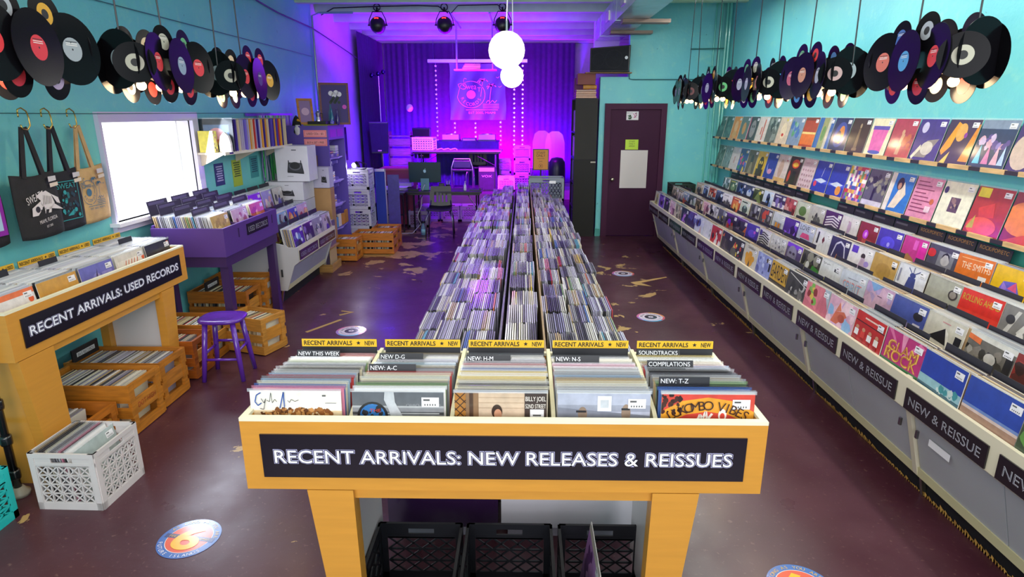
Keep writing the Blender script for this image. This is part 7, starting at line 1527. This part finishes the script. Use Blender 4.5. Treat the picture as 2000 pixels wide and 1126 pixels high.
m = MB().tube([(.93, 10.09, 2.348), (1.14, 10.09, 2.348)], .034, '#c88a3a', 14); m.text('FRAGILE POSTER', (1.03, 10.0545, 2.348), (1, 0, 0), (0, 0, 1), .03, '#3a2410', width=.16) if 0 else None
tag(m.build('cardboard_tube', 'print', smooth=False), 'orange-brown tube on the flattened cartons', 'tube')
# loudspeaker in the niche
tag(MB().box(.95, 1.66, 9.97, 10.12, 2.545, 2.562, '#8a5a2a').build('speaker_shelf', 'pine'), 'thin wooden board under the black loudspeaker above the partition', 'board')
t = thing('loudspeaker', 'black loudspeaker lying sideways above the teal partition', 'loudspeaker', (1.315, 9.90, 2.563), R(-3))
bevel(MB().hexa([(-.31, 0, 0), (.29, 0, 0), (.27, .3, 0), (-.26, .3, 0)], [(-.31, 0, .34), (.30, 0, .38), (.28, .3, .38), (-.26, .3, .34)], '#15151a').build('cabinet', 'plastic', t), .01, 2)
MB().hexa([(-.295, -.012, .015), (.27, -.012, .015), (.27, -.001, .015), (-.295, -.001, .015)], [(-.295, -.012, .325), (.27, -.012, .365), (.27, -.001, .365), (-.295, -.001, .325)], '#1c1c22').build('grille', 'cloth', t)
MB().disc((.05, -.0135, .18), (0, -1, 0), .13, '#222228', 28, r0=.126).disc((-.18, -.0135, .17), (0, -1, 0), .09, '#222228', 24, r0=.087).build('cone_ring', 'matte', t)
MB().disc((.235, -.014, .2), (0, -1, 0), .024, '#d8d8dc', 14).build('badge', 'sticker', t)
# banner and what hangs at the back
t = thing('shop_banner', 'violet cloth banner with a round record and palm emblem', 'banner', (-.98, 13.85, 0))
bx = lambda u: -.60+1.2*u
m = MB(); n, k_ = 40, 10; vs = []
for j in range(k_+1):
    z = 2.985-(2.985-1.82)*j/k_
    for i in range(n+1):
        u = i/n; vs.append((-.60+1.2*u*(1)+(.01*math.sin(j)), .012*math.sin(u*17+j*.5)*(.4+j/k_)+.012*math.sin(u*6), z-.02*math.sin(u*3.1)*(j == 0)))
m._add(vs, [(j*(n+1)+i, (j+1)*(n+1)+i, (j+1)*(n+1)+i+1, j*(n+1)+i+1) for j in range(k_) for i in range(n)], '#5a4690'); m.build('banner_cloth', mat('satin_cloth', .38, noise=.1), t, True)
m = MB(); logo(m, lambda u, v: (-.58+1.15*u, -.034, 1.80+1.05*v), '#e88af0', letters=True); m.build('banner_print', 'sticker', t)
tag(MB().box(-2.02, .08, 13.70, 13.86, 2.985, 3.05, '#b8a0e0').build('hanging_bar', 'metal'), 'long pale bar hanging above the banner', 'bar')
for x in (-1.9, .0): tag(MB().tube([(x, 13.72, 3.05), (x, 13.76, 3.45)], .004, '#8a80b0', 6).build('suspension_wire', 'metal'), 'thin wire holding the %s end of the long hanging bar' % ('left' if x < -1 else 'right'), 'wire')
rs2 = random.Random(4)
for lab, x, z0, z1 in (('far left', -1.86, 1.30, 2.97), ('banner left', -1.50, 1.2, 1.80), ('banner centre', -1.05, 1.3, 1.80), ('banner right', -.50, 1.25, 1.82), ('right of the globes', -.20, 1.1, 2.97), ('far right', -.02, 1.3, 2.97)):
    gy = 13.9 if 'banner' in lab else 13.72; m = MB(); m.tube([(x, gy if gy > 13.8 else 13.74, 3.44 if gy > 13.8 else 2.99), (x+.02, gy, z0)], .0025, '#d8c8f0', 5)
    z = z1-.05
    while z > z0:
        s_ = .028; pts = []
        for q in range(10):
            a = R(90+36*q); r_ = s_ if q % 2 == 0 else s_*.42; pts.append((x+r_*math.cos(a)+.01*rs2.random(), gy, z+r_*math.sin(a)))
        m.prism([(p[0], p[2]) for p in pts], 'y', gy-.004, gy+.002, rs2.choice(('#f0e0f8', '#e8c0f0', '#d8a8e8'))); z -= .095
    tag(m.build('star_garland', 'metal'), 'hanging garland of small silver stars, %s' % lab, 'garland', 'star garlands at the back of the stage')
tag(MB().ball((-2.45, 13.76, 2.07), .075, '#f4f0ff', 16, sz=1.1).tube([(-2.45, 13.76, 2.15), (-2.45, 13.76, 3.45)], .002, '#8a80b0', 5).build('balloon', 'gloss', smooth=True), 'small pale round balloon hanging before the curtain', 'balloon')
t = thing('spotlight_stand', 'thin pole with three small spotlights left of the stage', 'lamp', (-2.86, 12.75, SZ))
MB().tube([(0, 0, 0), (0, 0, 2.22)], .011, '#c0b0e0', 8).build('pole', 'metal', t)
for dx, dz in ((-.13, -.03), (0, .0), (.1, .03)): MB().ball((dx, 0, 2.25+dz), .045, '#4a3a7a', 10).bar((0, 0, 2.2), (dx, 0, 2.25+dz), .012, .012, '#3a3060').build('spot_head', 'metal', t, True)
MB().box(-.15, .15, -.12, .12, 0, .02, '#3a3060').build('base_plate', 'metal', t)
# swing shelf with books, and its tracks
t = thing('hanging_shelf', 'wooden plank shelf hanging on rods from ceiling tracks', 'shelf', (-.83, 10.95, 2.65))
child(MB().box(-1.16, -.45, 10.85, 11.05, 2.645, 2.665, '#8a4a4a').build('shelf_board', 'pine'), t)
for x in (-1.12, -.52):
    child(MB().box(x-.012, x+.012, 10.05, 11.75, 3.405, 3.425, '#7a68b8').build('ceiling_track', 'metal'), t)
    for y in (10.87, 11.03): child(MB().tube([(x, y, 2.665), (x, y, 3.41)], .007, '#d8c0f0', 6).build('rod', 'metal'), t)
for k in range(3): tag(MB().box(-1.02+.02*k, -.72, 10.87, 11.04, 2.667+.03*k, 2.694+.03*k, ('#7a3a3a', '#a8684a', '#6a2c3c')[k]).build('book', 'print'), 'red-brown book on the hanging shelf, %s of the pile' % ('bottom', 'middle', 'top')[k], 'book', 'books on the hanging shelf')
# par lights and their cable on the beam
for k, x in enumerate((-2.22, -1.20, -.32)):
    t = thing('stage_light', 'round black stage light under the ceiling beam, %s of three' % ('left', 'middle', 'right')[k], 'stage light', (x, 10.05, 3.245), 0, 'stage lights under the beam')
    MB().lathe([(.04, -.125), (.085, -.10), (.112, -.05), (.12, .0), (.112, .05), (.085, .09), (.03, .115)], 0, 0, '#16151a', 22).build('light_body', 'plastic', t, True).rotation_euler = (R(60), 0, 0)
    MB().box(-.03, .03, -.085, -.06, .075, .10, '#ff4050').build('display_led', 'led_red', t)
    MB().tube([(-.135, 0, -.01), (-.125, 0, .08), (-.07, 0, .19), (.07, 0, .19), (.125, 0, .08), (.135, 0, -.01)], .007, '#17161b', 6).build('yoke', 'metal', t)
    for sx_ in (-1, 1): MB().lathe([(.016, -.01), (.016, .01)], sx_*.135, 0, '#17161b', 8).build('yoke_knob', 'plastic', t)
    MB().tube([(.05*math.cos(a/8*math.pi)+.0, .0, .25+.05*math.sin(a/8*math.pi)) for a in range(17)], .009, '#101014', 6).build('cable_loop', 'plastic', t)
    MB().bar((0, 0, .19), (0, .0, .25), .03, .02, '#17161b').bar((0, 0, .235), (0, .113, .235), .02, .02, '#17161b').build('clamp', 'metal', t)
m = MB(); m.tube([(-3.1, 10.13, 3.40), (-2.9, 10.13, 3.50), (-2.2, 10.13, 3.52), (-1.6, 10.13, 3.53), (-1.3, 10.13, 3.52), (-1.15, 10.1, 3.42)], .008, '#15161c', 6)
m.tube([(-1.1, 10.1, 3.42), (-1.0, 10.13, 3.53), (-.4, 10.13, 3.54), (-.28, 10.1, 3.44)], .007, '#15161c', 6)
tag(m.build('beam_cable', 'plastic'), 'black cable strung along the front of the ceiling beam', 'cable')
# black crate beyond the right browser
milk_crate('black milk crate on the far end of the right browser by the door', 2.45, 9.62, .62, '#14241f', w=.34, d=.34, h=.30, n=(3, 3), style='x', t_=.01)
tag(MB().box(2.2, 2.7, 9.38, 9.85, 0, .615, '#1a1a1c').build('crate_plinth', 'matte'), 'black box under the far black milk crate by the door', 'box')
small('thin brown picture on the stage side wall behind the loudspeaker shelf', 'wall_print', 'picture', MB().box(1.19-.0, 1.198, 10.9, 11.3, 2.0, 2.45, '#a83a8a').box(1.185, 1.19, 10.95, 11.25, 2.06, 2.39, '#5a2a9a'), 'sticker')
